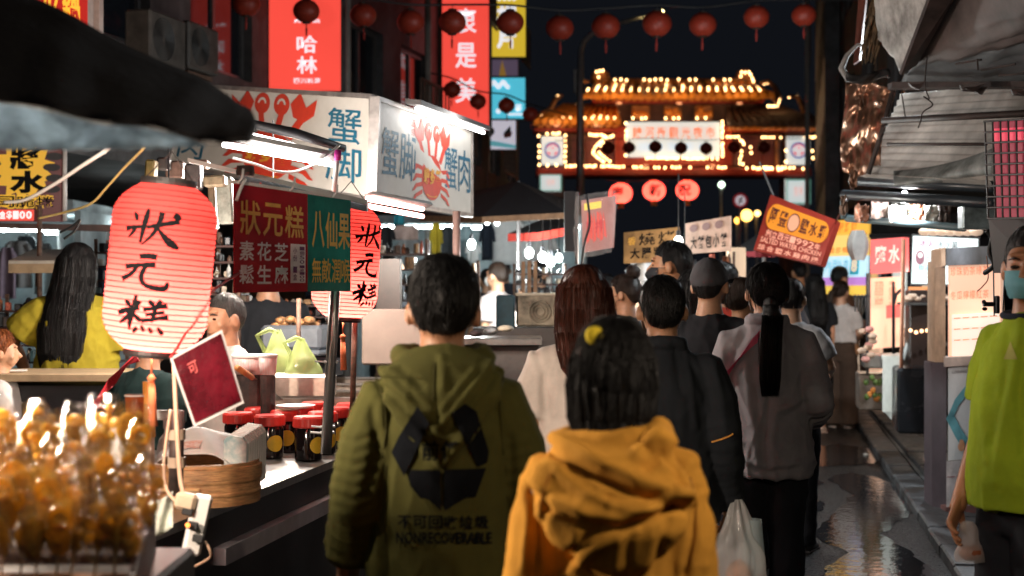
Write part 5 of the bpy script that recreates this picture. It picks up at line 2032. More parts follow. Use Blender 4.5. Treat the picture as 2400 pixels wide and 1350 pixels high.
# pink tube fixture under the corner
lamp('tube_light', fB.pt(.6, .98, .22), 5, (1, .97, .92), .1, tl)
tl = thing('tube_lamp', 'pink glowing tube lamp under the corner of the crab sign', 'tube lamp', P(925, 490, 6.6), 'tube lamps of the stalls')
for dy in (0, 17):
    MB().tube([P(862, 466 + dy, 6.3), P(990, 490 + dy, 7.2)], .012, 10).build('tube', tube_r, tl, smooth=True)
MB().slab([P(855, 456, 6.3), P(995, 480, 7.25), P(1000, 488, 7.25), P(855, 464, 6.3)], (0.03, .06, 0.02)).build('reflector', white_pl, tl)
# twin tube fixture in front of the side panel
tl = thing('tube_lamp', 'white twin tube lamp hanging across the side of the crab sign', 'tube lamp', P(660, 350, 5.8), 'tube lamps of the stalls')
MB().tube([P(524, 338, 5.6), P(778, 385, 6.0)], .012, 10).build('tube', tube_w, tl, smooth=True)
MB().tube([P(574, 312, 5.8), P(735, 352, 6.1)], .009, 10).build('tube', tube_w, tl, smooth=True)
MB().slab([P(560, 322, 5.7), P(785, 366, 6.05), P(785, 378, 6.05), P(545, 332, 5.7)], (.02, .05, .02)).build('reflector', white_pl, tl)
lamp('tube_light', P(690, 372, 6.9), 105, (1, .93, .86), .12, tl)
MB().tube([P(575, 288, 5.9), P(690, 312, 6.05), P(806, 348, 6.2)], [.02, .024, .018], 8).build('arm', black_panel, tl, smooth=True)
pv = thing('pipe_post', 'white plastic pipe with magenta tape in front of the crab sign', 'pipe', P(784, 455, 6.0))
MB().tube([P(790, 375, 6.0), P(783, 455, 6.0)], .010, 10).build('pipe', white_pl, pv, smooth=True)
MB().tube([P(792, 352, 6.0), P(791, 376, 6.0)], .015, 10).build('tape', mat('magenta_tape', (.55, .03, .3), rough=.5), pv, smooth=True)
wire('white_wire', 'white wire looping under the twin tube lamp', [P(545, 370, 5.7), P(600, 385, 5.75), P(650, 402, 5.8), P(700, 400, 5.9), P(760, 370, 6.0), P(795, 340, 6.1)], .006, white_pl)
# shelf rail above the banner with clips
rl = thing('stall_rail', 'white rail with clips above the menu banner', 'rail', P(640, 420, 5.2))
MB().slab([P(440, 370, 4.9), P(860, 468, 5.75), P(860, 480, 5.75), P(440, 380, 4.9)], (0, .03, 0)).build('rail', white_pl, rl)
MB().slab([P(560, 408, 5.15), P(860, 476, 5.8), P(860, 496, 5.8), P(560, 432, 5.15)], (0, .06, 0.0)).build('backing', mat('blue_grey_steel', (.25, .28, .32)), rl)
for i, px in enumerate((575, 610, 640, 655, 705, 765, 785)):
    MB().box(P(px, 432 + (px - 575) * .22, 5.08 + (px - 575) * .0021), (.006, .012, .035), Matrix.Rotation(.1 * (i % 3), 3, 'Y')).build('clip', red_pl if i % 2 else black_panel, rl)
MB().lathe(P(575, 412, 5.0), [(.03, 0), (.033, .01), (.03, .035)], 14).build('knob', dark_pole_m, rl)
# goods hanging at the left of the rail
clut = [(355, 400, 22, 50, (.55, .4, .12)), (385, 385, 26, 30, (.12, .1, .1)), (412, 398, 40, 40, (.42, .25, .2)), (410, 432, 40, 26, (.7, .66, .62)), (455, 415, 36, 60, (.2, .16, .16)), (470, 385, 40, 20, (.5, .3, .25)), (505, 425, 50, 26, (.7, .55, .35)), (530, 470, 36, 110, (.62, .66, .58)),
        (500, 480, 16, 120, (.3, .2, .12))]
for i, (px, py, w, h_, cc) in enumerate(clut):
    yy = 6.2 + .1 * (i % 3)
    o = MB().box(P(px, py, yy), (w * yy / F, .08, h_ * yy / F), Matrix.Rotation(rnd.uniform(-.1, .1), 3, 'Y'), bev=.008).build('hanging_packet', mat('packet_%d' % i, tuple(q * .5 for q in cc), rough=.5, var=.3, vs=20))
    tag(o, ['ochre box', 'dark box', 'brown carton', 'white carton', 'dark grey pouch', 'reddish flat box', 'tan tray', 'pale printed bag', 'thin brown bag'][i] + ' hung above the big lantern', 'packet', 'goods hung above the lantern')

# ---------------------------------------------------------------- near canopy (dark cloth, pale inner valance)
cloth_d = mat('canopy_dark_cloth', (0.010, 0.009, 0.011), rough=0.85, var=0.2, vs=3, bump=.3, bs=40)
cloth_g = mat('canopy_pale_valance', (0.40, 0.49, 0.56), rough=0.85, var=0.25, vs=14, bump=.5, bs=30, transl=.5)
cn = thing('stall_canopy', 'dark cloth canopy corner with pale valance at top left', 'canopy', P(0, 1350, 2.4).xyz * Vector((1, 1, 0)) + Vector((-.5, 0, 0)))


def top_edge(u):
    pts = [(-420, -190), (70, -8), (237, 72), (450, 176), (540, 222), (588, 262)]
    t = u * (len(pts) - 1)
    i = min(int(t), len(pts) - 2)
    a, b = pts[i], pts[i + 1]
    return (a[0] + (b[0] - a[0]) * (t - i), a[1] + (b[1] - a[1]) * (t - i))


def low_edge(u):
    pts = [(-420, 160), (0, 234), (180, 266), (330, 292), (470, 322), (582, 330)]
    t = u * (len(pts) - 1)
    i = min(int(t), len(pts) - 2)
    a, b = pts[i], pts[i + 1]
    return (a[0] + (b[0] - a[0]) * (t - i), a[1] + (b[1] - a[1]) * (t - i))


def canopy(u, v):
    a, b = low_edge(u), top_edge(u)
    px, py = a[0] + (b[0] - a[0]) * v, a[1] + (b[1] - a[1]) * v
    if u > .96:
        px += 14 * math.sin(math.pi * v)
    d = 2.35 + .75 * v - .04 * math.sin(math.pi * v) + .03 * mnoise.noise((u * 7, v * 4, 1)) + .012 * math.sin(u * 34)
    return P(px, py + 5 * math.sin(u * 17), d)


MB().grid(canopy, 40, 12, thick=(.0, .012, -.006)).build('cloth_top', cloth_d, cn, smooth=True)


def valance(u, v):
    px = -420 + 900 * u
    py = 338 + 12 * math.sin(u * 2.6) + 2 * math.sin(u * 120) * (1 - v) - (135 - 105 * max(0, (u - .45) / .55)) * v
    return P(px, py, 2.62 + .03 * math.sin(u * 22) + .10 * v)


MB().grid(valance, 90, 6, thick=(0, .008, 0)).build('valance', cloth_g, cn, smooth=True)
a_ = P(-300, 200, 2.9)
MB().tube([(a_.x, a_.y, 0), (a_.x, a_.y, 2.35)], .025, 10).build('post', ss, cn)

# ---------------------------------------------------------------- candy stand, lower left
amber = mat('amber_candy', (0.95, 0.47, 0.08), rough=0.08, var=0.35, vs=24, bump=.5, bs=60, transl=.6, coat=.6)
wrap = film('candy_wrapper', (0.03, 0.02, 0.012), 0.22, rough=.05, thinbump=1.0)
stick_m = mat('bamboo_stick', (.55, .36, .16), rough=.6)
cs = thing('candy_stand', 'tiered wooden stand for sugar lollipops at lower left', 'stand', Vector((P(150, 1350, 2.9).x, 2.9, 0)))
wood_d = mat('dark_red_wood', (.06, .022, .018), rough=.5, var=.3, vs=5, stretch=(1, 1, .2))
wood_l = mat('tan_wood', (.45, .2, .09), rough=.5, var=.3, vs=8, stretch=(.2, 1, 1))
tiers = [(1345, 2.62), (1290, 2.72), (1235, 2.83), (1182, 2.94), (1132, 3.05), (1090, 3.16)]
for i, (py, yy) in enumerate(tiers):
    a, b = P(-140, py, yy), P(320 - i * 4, py - 6, yy)
    MB().box((a + b) / 2 + Vector((0, 0, -.015)), ((b - a).length, .05, .022), bev=.004).build('tier', wood_l if i == 0 else wood_d, cs)
MB().slab([P(300, 1350, 2.5), P(352, 1350, 3.2), P(352, 1128, 3.2), P(338, 1135, 3.1)], (.012, 0.004, 0)).build('side_plank', wood_d, cs)
a, b = P(-140, 1180, 3.25), P(340, 1500, 3.25)
MB().slab([P(-140, 1345, 3.26), P(335, 1345, 3.26), P(335, 1000, 3.26), P(-140, 985, 3.26)], (0, .012, 0)).build('back_board', paper_w, cs)
MB().box((P(100, 675, 2.9).x, 2.92, .5), (.46, .7, 1.0 - .09), bev=.01).build('pedestal', black_panel, cs)


def candy(kind):
    r = thing('sugar_lollipop', 'amber sugar lollipop in clear wrapper on the tiered stand', 'candy', (0, 0, 0), 'sugar lollipops on the stand')
    k = MB()
    if kind == 0:      # ring on a flat body
        k.tube([(.022 * math.cos(a), 0, .115 + .022 * math.sin(a)) for a in [2 * math.pi * i / 14 for i in range(15)]], .0075, 8)
        k.ell((0, 0, .068), (.027, .009, .036), 14, 10)
    elif kind == 1:    # paddle / teardrop
        k.tube([(0, 0, .03), (0, 0, .05), (0, 0, .085), (0, 0, .115), (0, 0, .128)], [(.008, .005), (.02, .008), (.031, .009), (.024, .008), (.006, .004)], 14, side=(1, 0, 0))
    else:              # winged figure
        k.ell((0, 0, .08), (.012, .009, .045), 12, 8)
        for s in (-1, 1):
            k.ell((s * .022, 0, .098), (.02, .005, .014), 10, 6, Matrix.Rotation(-s * .5, 3, 'Y'))
            k.ell((s * .02, 0, .068), (.017, .005, .012), 10, 6, Matrix.Rotation(s * .4, 3, 'Y'))
        k.ell((0, 0, .128), (.011, .01, .011), 10, 6)
    k.build('candy', amber, r, smooth=True, local=True)
    MB().tube([(0, 0, -.03), (0, 0, .07)], .0028, 6).build('stick', stick_m, r, local=True)

    def wf(u, v):
        a = 2 * math.pi * u
        w = (.007, .030, .037, .036, .022)[min(4, int(v * 4.99))]
        q = v * 4 - int(min(3, v * 4))
        w2 = (.012, .034, .038, .037, .034, .026)
        i0 = min(4, int(v * 5))
        w = w2[i0] + (w2[i0 + 1] - w2[i0]) * (v * 5 - i0)
        n = 1 + .25 * mnoise.noise((math.cos(a) * 3 + kind, math.sin(a) * 3, v * 8))
        return Vector((w * n * math.cos(a), w * .42 * n * math.sin(a), .012 + .15 * v))
    MB().grid(wf, 20, 12).build('wrapper', wrap, r, smooth=True, local=True)
    return r


protos = [candy(0), candy(1), candy(2)]
usedp = [False] * 3
for i, (py, yy) in enumerate(tiers):
    n = 10
    for j in range(n):
        kd = rnd.choice((0, 1, 1, 2, 2))
        o = protos[kd] if not usedp[kd] else copy_tree(protos[kd])
        usedp[kd] = True
        px = -75 + j * 42 + (28 if i % 2 else 0) + rnd.uniform(-10, 10)
        px = min(px, 318 - i * 2)
        o.location = P(px, py - 8, yy - .012)
        o['label'] = 'amber %s lollipop on the %s tier of the stand, %s from left' % (('ring topped', 'paddle', 'winged')[kd], ('front', 'second', 'third', 'fourth', 'fifth', 'back')[i], ordn[j])
        o.rotation_euler = (rnd.uniform(-.2, .3), rnd.uniform(-.35, .35), rnd.uniform(-.9, .9))
        s = rnd.uniform(.7, .98)
        o.scale = (s, s, s)

# bare bulb with socket and cord, for stall bulbs and added unseen ones
def pendant(label, p, power, color, r=.035, cordtop=None, es=30.0):
    root = thing('pendant_bulb', label, 'bulb', p, 'bare bulbs of the stalls')
    MB().ell(p, (r, r, r * 1.25), 12, 10).build('glass', emat('bulb_%.2f_%.2f_%.0f' % (color[1], color[2], es), color, es), root, smooth=True)
    MB().tube([p + Vector((0, 0, r * 1.2)), p + Vector((0, 0, r * 2.4))], r * .5, 8).build('socket', black_panel, root)
    MB().tube([p + Vector((0, 0, r * 2.4)), cordtop or p + Vector((0, 0, .5))], .004, 5).build('cord', cable_m, root)
    if power:
        lamp('bulb_light', p + Vector((0, 0, -r * 2.2)), power, color, .04, root)
    return root
# ---------------------------------------------------------------- lit shops behind the left stalls
def hang_shirt(label, px, py, w, h_, y, m, group, sleeves=True):
    """garment on a hanger: flat body with sleeves, folds and a hook"""
    s = y / F
    c = P(px, py, y)
    W, Hh = w * s, h_ * s
    root = thing('hanging_garment', label, 'garment', c + Vector((0, 0, -Hh / 2)), group)
    sd = rnd.uniform(0, 9)

    def gf(u, v):
        wd = W * (.5 if v < .8 else .5 - .9 * (v - .8))
        fold = .03 * math.sin(u * 9 + sd) + .02 * mnoise.noise((u * 4, v * 2, sd))
        return c + Vector(((u - .5) * 2 * wd, fold * (1.1 - v * .6), (v - .5) * Hh))
    MB().grid(gf, 14, 8, thick=(0, .05, 0)).build('body', m, root, smooth=True)
    if sleeves:
        for sx in (-1, 1):
            MB().tube([c + Vector((sx * W * .34, .02, Hh * .42)), c + Vector((sx * W * .56, .02, Hh * .22)), c + Vector((sx * W * .66, .02, -Hh * .02))], [(W * .12, .03), (W * .13, .035), (W * .11, .03)], 10).build('sleeve', m, root, smooth=True)
    MB().tube([c + Vector((0, .02, Hh * .47)), c + Vector((0, .02, Hh * .56)), c + Vector((.03, .02, Hh * .6))], .005, 5).build('hook', frame_m, root)
    return root


shop_wall = mat('shop_white_wall', (0.40, 0.46, 0.48), rough=0.8, var=0.3, vs=2)
shirt_w = mat('garment_white', (0.78, 0.80, 0.80), rough=0.85, var=.05)
shirt_c = {'grey blue': (.22, .30, .34), 'navy': (.02, .03, .05), 'yellow': (.62, .48, .04), 'dark grey': (.06, .07, .08), 'pale blue': (.40, .55, .60), 'mauve': (.34, .26, .34), 'black': (.015, .016, .02), 'pink beige': (.55, .40, .36), 'grey': (.28, .29, .30), 'teal': (.03, .28, .36)}
for k, v in shirt_c.items():
    mat('garment_' + k, v, rough=.85, var=.15, vs=6)


def shop(label, x0, x1, y0, yfar, tubes, zc=3.0, py_c=None):
    """open shop bay: back wall, side walls, ceiling, tube lamps"""
    a, b = P(x0, 675, yfar), P(x1, 675, yfar)
    root = thing('shop_bay', label, 'shop', Vector(((a.x + b.x) / 2, yfar, 0)), 'lit shops on the left')
    MB().box(((a.x + b.x) / 2, yfar + .05, zc / 2), (b.x - a.x, .1, zc)).build('back_wall', shop_wall, root)
    MB().box(((a.x + b.x) / 2, yfar - 1.2, zc + .05), (b.x - a.x, 2.6, .1)).build('ceiling', shop_wall, root)
    for x in (a.x - .03, b.x + .03):
        MB().box((x, yfar - 1.2, zc / 2), (.06, 2.5, zc)).build('side_wall', shop_wall, root)
    for (px, py, ln, yy) in tubes:
        c = P(px, py, yy)
        MB().tube([c - Vector((ln / 2, 0, 0)), c + Vector((ln / 2, 0, 0))], .02, 8).build('tube_light', emat('shop_tube', (.86, 1, 1), 45), root, smooth=True)
    return root


sh = shop('white-lit clothes shop behind the hooded man', 880, 1345, 20, 21.5, [(980, 532, 1.1, 19.6), (1140, 534, 1.2, 19.8), (1290, 532, 1.1, 19.8)], zc=2.42)
G1 = 'garments hanging in the clothes shops'
for (px, py, w, h_, y, cn_, lb) in ((1022, 568, 22, 92, 16.5, 'yellow', 'long yellow garment hanging left of the crab sign pole'), (1050, 575, 30, 90, 17, 'dark grey', 'dark grey jacket right of the yellow garment'), (1092, 570, 34, 80, 17.2, 'pale blue', 'pale blue shirt behind the crab sign pole'),
                                   (1142, 565, 26, 90, 17.4, 'navy', 'navy jacket left of the big white shirt'), (950, 545, 60, 34, 17, 'pink beige', 'folded pinkish clothes at the shop left end'), (960, 580, 60, 34, 17.1, 'grey', 'grey folded clothes under the pinkish ones'),
                                   (905, 560, 30, 60, 16.8, 'black', 'black shirt beside the second lantern'), (935, 520, 24, 40, 17.3, 'teal', 'small teal shirt high in the shop')):
    hang_shirt(lb, px, py, w, h_, y, MATS['garment_' + cn_], G1, sleeves=h_ > 50)
for (px, py, w, h_, y, lb) in ((1186, 560, 66, 120, 17.6, 'big bright white shirt hanging in the lit shop'), (1108, 592, 26, 46, 16.6, 'small white garment under the round bulbs'), (1262, 585, 60, 90, 18.4, 'white blouse at the right end of the lit shop'), (1225, 575, 30, 100, 18.0, 'narrow white shirt right of the biggest one')):
    hang_shirt(lb, px, py, w, h_, y, shirt_w, G1)
sh2 = shop('white-lit clothes shop at the left edge behind the long haired woman', -60, 330, 15, 16.2, [(30, 538, .8, 14.6), (185, 545, .7, 14.8), (262, 540, .4, 14.8)], zc=2.3)
for (px, py, w, h_, y, cn_, lb) in ((40, 620, 60, 110, 13.6, 'grey', 'grey shirt hanging at far left'), (15, 640, 40, 120, 13.2, 'mauve', 'mauve shirt hanging at the left edge'), (100, 600, 40, 60, 14.2, 'grey', 'small grey top behind the pale shelf'), (60, 575, 40, 44, 14.4, 'dark grey', 'dark cap display at far left'),
                                   (110, 660, 60, 60, 13.6, 'pale blue', 'pale blue folded top under the shelf'), (235, 660, 26, 80, 13.8, 'navy', 'navy garment right of the long hair'), (258, 620, 24, 70, 14.0, 'grey blue', 'grey blue garment left of the big lantern')):
    hang_shirt(lb, px, py, w, h_, y, MATS['garment_' + cn_], G1, sleeves=h_ > 70)
for (px, py, w, h_, y, lb) in ((170, 560, 70, 70, 14.6, 'white poster shirt above the long haired woman'), (262, 570, 30, 60, 14.6, 'white shirt left of the big lantern')):
    hang_shirt(lb, px, py, w, h_, y, shirt_w, G1, False)
sf = thing('shelf', 'pale wooden tray shelf behind the long haired woman', 'shelf', P(90, 900, 9.5))
MB().slab([P(20, 618, 9.2), P(128, 618, 9.2), P(150, 590, 10.6), P(78, 590, 10.6)], (0, 0, .02)).build('board', mat('pale_wood', (.62, .58, .5), rough=.5), sf)
MB().slab([P(20, 640, 9.19), P(128, 640, 9.19), P(128, 618, 9.19), P(20, 618, 9.19)], (0, .02, 0)).build('front_edge', mat('tan_edge', (.5, .36, .22)), sf)
MB().box(P(90, 655, 9.8), (.03, .03, .1)).build('post', rail_m, sf)
MB().tube([P(93, 480, 9.7), (P(93, 480, 9.7).x, 9.7, 0)], .018, 8).build('pole', rail_m, sf)
o = MB().slab([P(-20, 522, 9.9), P(330, 528, 10.6), P(330, 545, 10.6), P(-20, 534, 9.9)], (0, .08, .0)).build('shop_beam', mat('brown_beam', (.12, .06, .045), rough=.6, var=.3, vs=5))
tag(o, 'brown beam across the front of the left clothes shop', 'beam')
o = MB().box(P(320, 600, 8.8), (.12, .1, .5)).build('orange_post', mat('orange_post', (.4, .12, .05), rough=.6, var=.2))
tag(o, 'orange brown post just left of the big lantern', 'post')
tb = thing('work_table', 'dark work table with papers behind the candies', 'table', P(100, 1000, 7.3) * 1)
tb.location = Vector((P(120, 900, 7.3).x, 7.3, 0))
tz = P(0, 880, 7.3).z
MB().box((P(90, 880, 7.3).x, 7.35, tz), (1.0, .5, .04), bev=.005).build('table_top', mat('tan_edge', (.5, .36, .22)), tb)
MB().box((P(90, 880, 7.3).x, 7.4, tz / 2 - .02), (.94, .42, tz - .05)).build('table_body', black_panel, tb)
for i, (px, py) in enumerate(((40, 868), (28, 878))):
    o = MB().box(P(px, py, 7.25 + .06 * i), (.1, .07, .006), Matrix.Rotation(.3 + i, 3, 'Z')).build('paper_note', paper_w)
    tag(o, 'white paper slip on the work table, %s' % ('farther one' if i else 'nearer one'), 'paper')
# yellow and black banner at the left edge
f = Face(P(-60, 335, 9.6), P(150, 338, 9.8), P(150, 520, 9.8), P(-60, 520, 9.6))
yb = thing('food_banner', 'black and yellow banner with price at left under the canopy', 'banner', f.pt(.5, 0))
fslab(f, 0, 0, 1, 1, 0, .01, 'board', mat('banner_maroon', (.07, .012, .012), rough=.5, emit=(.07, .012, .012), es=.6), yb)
k = MB()
n = 26
pts = []
for i in range(n):
    a = 2 * math.pi * i / n
    r_ = 1.0 if i % 2 else .72
    pts.append((.55 + .36 * r_ * math.cos(a), .66 + .42 * r_ * math.sin(a)))
put_poly(k, f, [(u, min(1.0, v)) for u, v in pts], .003)
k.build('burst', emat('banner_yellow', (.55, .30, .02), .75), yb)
k = MB()
for i in range(5):
    put_disc(k, f, .86 + .03 * (i % 2), .98 - .14 * i, .1, .05, .005 + i * .0004, 14)
k.build('print_blob', mat('banner_dark_blob', (.012, .012, .016)), yb)
put_text(MB(), f, '將', .38, .66, .76, .98, .006, .04, pad=.02).build('lettering', ink_black, yb)
put_text(MB(), f, '水', .38, .36, .80, .66, .006, .05, pad=.02).build('lettering', ink_black, yb)
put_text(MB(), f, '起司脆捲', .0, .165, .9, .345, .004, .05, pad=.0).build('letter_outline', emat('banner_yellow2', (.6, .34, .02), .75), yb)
put_text(MB(), f, '起司脆捲', .0, .175, .9, .335, .007, .012, pad=.04).build('lettering', ink_black, yb)
fslab(f, 0, .015, .66, .155, .004, .002, 'price_strip', emat('price_red', (.65, .05, .03), .8), yb)
put_text(MB(), f, '1盒$100', .2, .03, .64, .145, .008, .03, pad=.06).build('price_lettering', emat('price_white', (.8, .76, .76), .9), yb)
MB().tube([P(152, 345, 9.78), P(152, 518, 9.78)], .016, 8).build('edge_pole', white_pl, yb, smooth=True)
wire('white_cable', 'white cable running up from the banner to the canopy', [P(10, 474, 4.6), P(60, 468, 4.5), P(130, 430, 4.3), P(190, 390, 4.1), P(240, 358, 3.9), P(280, 330, 3.7)], .0055, white_pl)
wire('yellow_cable', 'yellowish cable looping up to the canopy right of the white one', [P(90, 512, 4.8), P(150, 498, 4.7), P(212, 478, 4.5), P(250, 440, 4.4), P(290, 395, 4.3), P(340, 345, 4.1)], .004, mat('yellow_cable', (.5, .38, .14)))
wire('black_cable', 'tangle of black cable under the left beam', [P(140, 545, 7), P(170, 530, 7), P(188, 515, 7), P(176, 540, 7), P(150, 560, 7)], .006, cable_m)

# --- canopies and lamps of the middle stalls
def umbrella(label, pts, rim, m_top, m_rim):
    r = thing('market_umbrella', label, 'umbrella', Vector((P(*pts[0]).x, pts[0][2], 0)), 'stall umbrellas')
    apex = P(*pts[0])
    ring = [P(*p) for p in pts[1:]]
    k = MB()
    vs = [apex] + ring
    k.add(vs, [(0, i + 1, (i + 1) % len(ring) + 1) for i in range(len(ring))])
    k.add([v + Vector((0, 0, -.02)) for v in vs], [(0, (i + 1) % len(ring) + 1, i + 1) for i in range(len(ring))])
    k.build('canopy', m_top, r)
    for a, b in zip(ring, ring[1:] + ring[:1]):
        MB().slab([a, b, b - Vector((0, 0, rim)), a - Vector((0, 0, rim))], (0, .008, 0)).build('valance', m_rim, r)
    MB().tube([apex, (apex.x, apex.y, 0)], .02, 8).build('pole', frame_m, r)
    return r


tan_rim = mat('tan_valance', (.30, .17, .09), rough=.8, var=.2)
umbrella('dark market umbrella with tan valance behind the crab sign', [(1215, 425, 13.5), (985, 505, 12.6), (1130, 508, 11.6), (1328, 498, 12.0), (1330, 470, 14.6), (1100, 450, 15.0)], .05, cloth_d, tan_rim)
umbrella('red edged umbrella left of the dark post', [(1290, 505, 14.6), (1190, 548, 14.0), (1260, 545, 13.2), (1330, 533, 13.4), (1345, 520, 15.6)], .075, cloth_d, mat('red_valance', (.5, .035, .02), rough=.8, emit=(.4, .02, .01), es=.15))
umbrella('dark red umbrella under the tilted chicken sign', [(1790, 540, 14.0), (1715, 588, 13.0), (1810, 590, 12.4), (1850, 580, 13.0), (1840, 565, 14.6)], .05, cloth_d, mat('dark_red_valance', (.22, .012, .02), rough=.8))
for i, (px, py, y, s, lb) in enumerate(((1105, 572, 13.0, .06, 'round white bulb left of the big white shirt'), (1240, 592, 12.5, .06, 'white bulb hanging by the bright stall'), (1590, 566, 10.5, .055, 'round warm white bulb beside the brown banner'),
                                        (1605, 598, 10.2, .05, 'lower warm white bulb beside the brown banner'), (1272, 602, 12.5, .06, 'white bulb left of the bright cluster'), (1290, 612, 12.4, .06, 'white bulb in the middle of the bright cluster'),
                                        (1310, 604, 12.3, .05, 'white bulb right of the bright cluster'), (1142, 520, 14, .04, 'small white bulb under the dark umbrella'), (1165, 522, 14, .04, 'small white bulb right of the first under the umbrella'))):
    pendant(lb, P(px, py, y), (60, 70, 26, 20, 60, 60, 60, 0, 0)[i], (1, .9, .78) if i in (2, 3) else (.92, 1, .98), s * .62, es=14)
# crates, speakers and counter in the middle
spk = thing('metal_box', 'dented grey steel box with round grille behind the white t-shirt', 'metal box', P(1262, 765, 9.6))
bm_ = mat('stained_steel_box', (.36, .30, .22), rough=.45, metal=.5, var=.5, vs=5)
MB().box(P(1262, 726, 9.6), (.30, .26, .22), bev=.012).build('case', bm_, spk)
MB().box(P(1262, 690, 9.6), (.31, .27, .02), bev=.005).build('lid', mat('pale_steel_lid', (.6, .52, .4), rough=.4, metal=.4), spk)
for r_ in (.07, .05, .03):
    MB().tube([P(1265, 730, 9.46) + Vector((r_ * math.cos(a), 0, r_ * math.sin(a))) for a in [2 * math.pi * i / 20 for i in range(21)]], .006, 6).build('grille_ring', bm_, spk)
MB().box((P(1250, 765, 9.6).x, 9.6, P(0, 766, 9.6).z / 2), (.8, .5, P(0, 766, 9.6).z - .005)).build('cabinet', mat('dark_steel', (.12, .10, .09)), spk)
o = MB().box(P(1185, 732, 9.5), (.125, .16, .23), bev=.01).build('teal_box', mat('teal_box', (.012, .055, .075), rough=.5, var=.2))
tag(o, 'dark teal box left of the grey steel box', 'box')
cnt = thing('stall_counter', 'steel counter right of the hooded man with food trays', 'counter', Vector((P(1170, 780, 8.2).x, 8.2, 0)))
cz = P(0, 792, 8.2).z
MB().box((P(1165, 0, 8.2).x, 8.35, cz - .02), (.52, .5, .04), bev=.004).build('counter_top', ss, cnt)
MB().box((P(1165, 0, 8.2).x, 8.38, (cz - .04) / 2), (.48, .42, cz - .045)).build('body', mat('dark_steel', (.12, .10, .09), rough=.35, metal=.6, var=.4, vs=5), cnt)
for i, (px, py, w, cc, lb) in enumerate(((1150, 776, 34, (.7, .68, .66), 'white wrapped parcel on the steel counter'), (1185, 770, 40, (.72, .6, .45), 'pale bun tray on the steel counter'), (1115, 782, 30, (.05, .03, .03), 'dark tray at the counter left end'))):
    o = MB().ell(P(px, py, 8.25), (w / 2 * 8.2 / F, .06, .02), 12, 8).build('food_parcel', mat('parcel_%d' % i, cc, rough=.6, var=.2), smooth=True)
    tag(o, lb, 'food')
for i, px in enumerate((1222, 1236, 1250)):
    o = MB().slab([P(px, 612, 11.6), P(px + 9, 612, 11.6), P(px + 9, 690, 11.6), P(px, 690, 11.6)], (0, .05, 0)).build('wooden_slat', mat('brown_slat', (.3, .16, .08), rough=.6, var=.2))
    tag(o, '%s upright brown slat beside the masked woman' % ('first', 'second', 'third')[i], 'slat')
o = MB().slab([P(1323, 448, 10.4), P(1348, 448, 10.4), P(1348, 590, 10.4), P(1323, 590, 10.4)], (0, .1, 0)).build('dark_post', black_panel)
tag(o, 'wide black post left of the lit crumpled poster', 'post')
f = Face(P(1362, 470, 9.6), P(1440, 458, 9.4), P(1434, 580, 9.4), P(1366, 592, 9.6))
po = thing('lit_poster', 'lit red and yellow poster in crumpled clear plastic above the crowd', 'poster', f.pt(.5, 0))
fslab(f, 0, 0, 1, 1, 0, .02, 'panel', emat('poster_pink', (.36, .17, .15), .7), po)
fslab(f, .1, .80, .62, .93, .004, .002, 'heading', emat('poster_yellow', (.75, .55, .1), .9), po)
k = MB()
for i in range(6):
    put_poly(k, f, [(.15 + .12 * i, .15 + .1 * (i % 2)), (.25 + .12 * i, .2), (.28 + .1 * i, .7 - .1 * (i % 3)), (.2 + .1 * i, .75)], .005 + .001 * i)
k.build('print_shape', emat('poster_red', (.65, .1, .08), .7), po)
put_text(MB(), f, '雞排', .15, .3, .75, .6, .014, .02).build('lettering', emat('poster_red2', (.5, .05, .06), .7), po)
MB().grid(lambda u, v: f.pt(-.06 + 1.25 * u, -.12 + 1.2 * v, .05 + .035 * mnoise.noise((u * 6, v * 6, 3)) + .02 * math.sin(9 * u + 4 * v)), 18, 22).build('plastic_film', film('crumpled_film', (.85, .8, .78), .14, .08, 1.0), po, smooth=True)
MB().tube([P(1352, 450, 9.7), P(1352, 620, 9.7)], .012, 6).build('pole', frame_m, po)
wire('black_cable', 'black cable hanging over the lit crumpled poster', [P(1375, 455, 9.2), P(1382, 520, 9.2), P(1370, 570, 9.2), P(1362, 630, 9.2)], .008, cable_m)
f = Face(P(1462, 545, 11.4), P(1592, 532, 11.2), P(1592, 612, 11.2), P(1462, 618, 11.4))
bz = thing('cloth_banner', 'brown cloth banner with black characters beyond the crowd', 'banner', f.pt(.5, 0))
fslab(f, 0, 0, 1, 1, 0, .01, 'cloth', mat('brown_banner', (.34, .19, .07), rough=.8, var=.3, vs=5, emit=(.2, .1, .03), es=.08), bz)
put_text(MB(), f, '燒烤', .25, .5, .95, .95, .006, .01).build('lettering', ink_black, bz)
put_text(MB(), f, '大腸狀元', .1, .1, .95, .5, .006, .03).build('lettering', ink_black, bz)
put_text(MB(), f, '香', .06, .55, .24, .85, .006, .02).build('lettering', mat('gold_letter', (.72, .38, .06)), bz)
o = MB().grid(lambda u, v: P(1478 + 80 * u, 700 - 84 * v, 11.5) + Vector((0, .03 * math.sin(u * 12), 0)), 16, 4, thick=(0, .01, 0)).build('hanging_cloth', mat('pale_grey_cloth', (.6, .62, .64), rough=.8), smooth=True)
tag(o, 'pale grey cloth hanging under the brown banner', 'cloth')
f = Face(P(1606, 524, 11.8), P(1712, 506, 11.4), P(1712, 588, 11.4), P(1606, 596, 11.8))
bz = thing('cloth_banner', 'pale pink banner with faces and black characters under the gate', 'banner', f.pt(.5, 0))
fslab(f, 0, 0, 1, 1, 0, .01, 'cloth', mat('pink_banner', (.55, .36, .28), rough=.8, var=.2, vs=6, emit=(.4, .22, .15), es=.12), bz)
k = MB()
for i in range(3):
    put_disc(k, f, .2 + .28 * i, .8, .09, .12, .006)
k.build('print_disc', mat('dull_red_print', (.22, .1, .09)), bz)
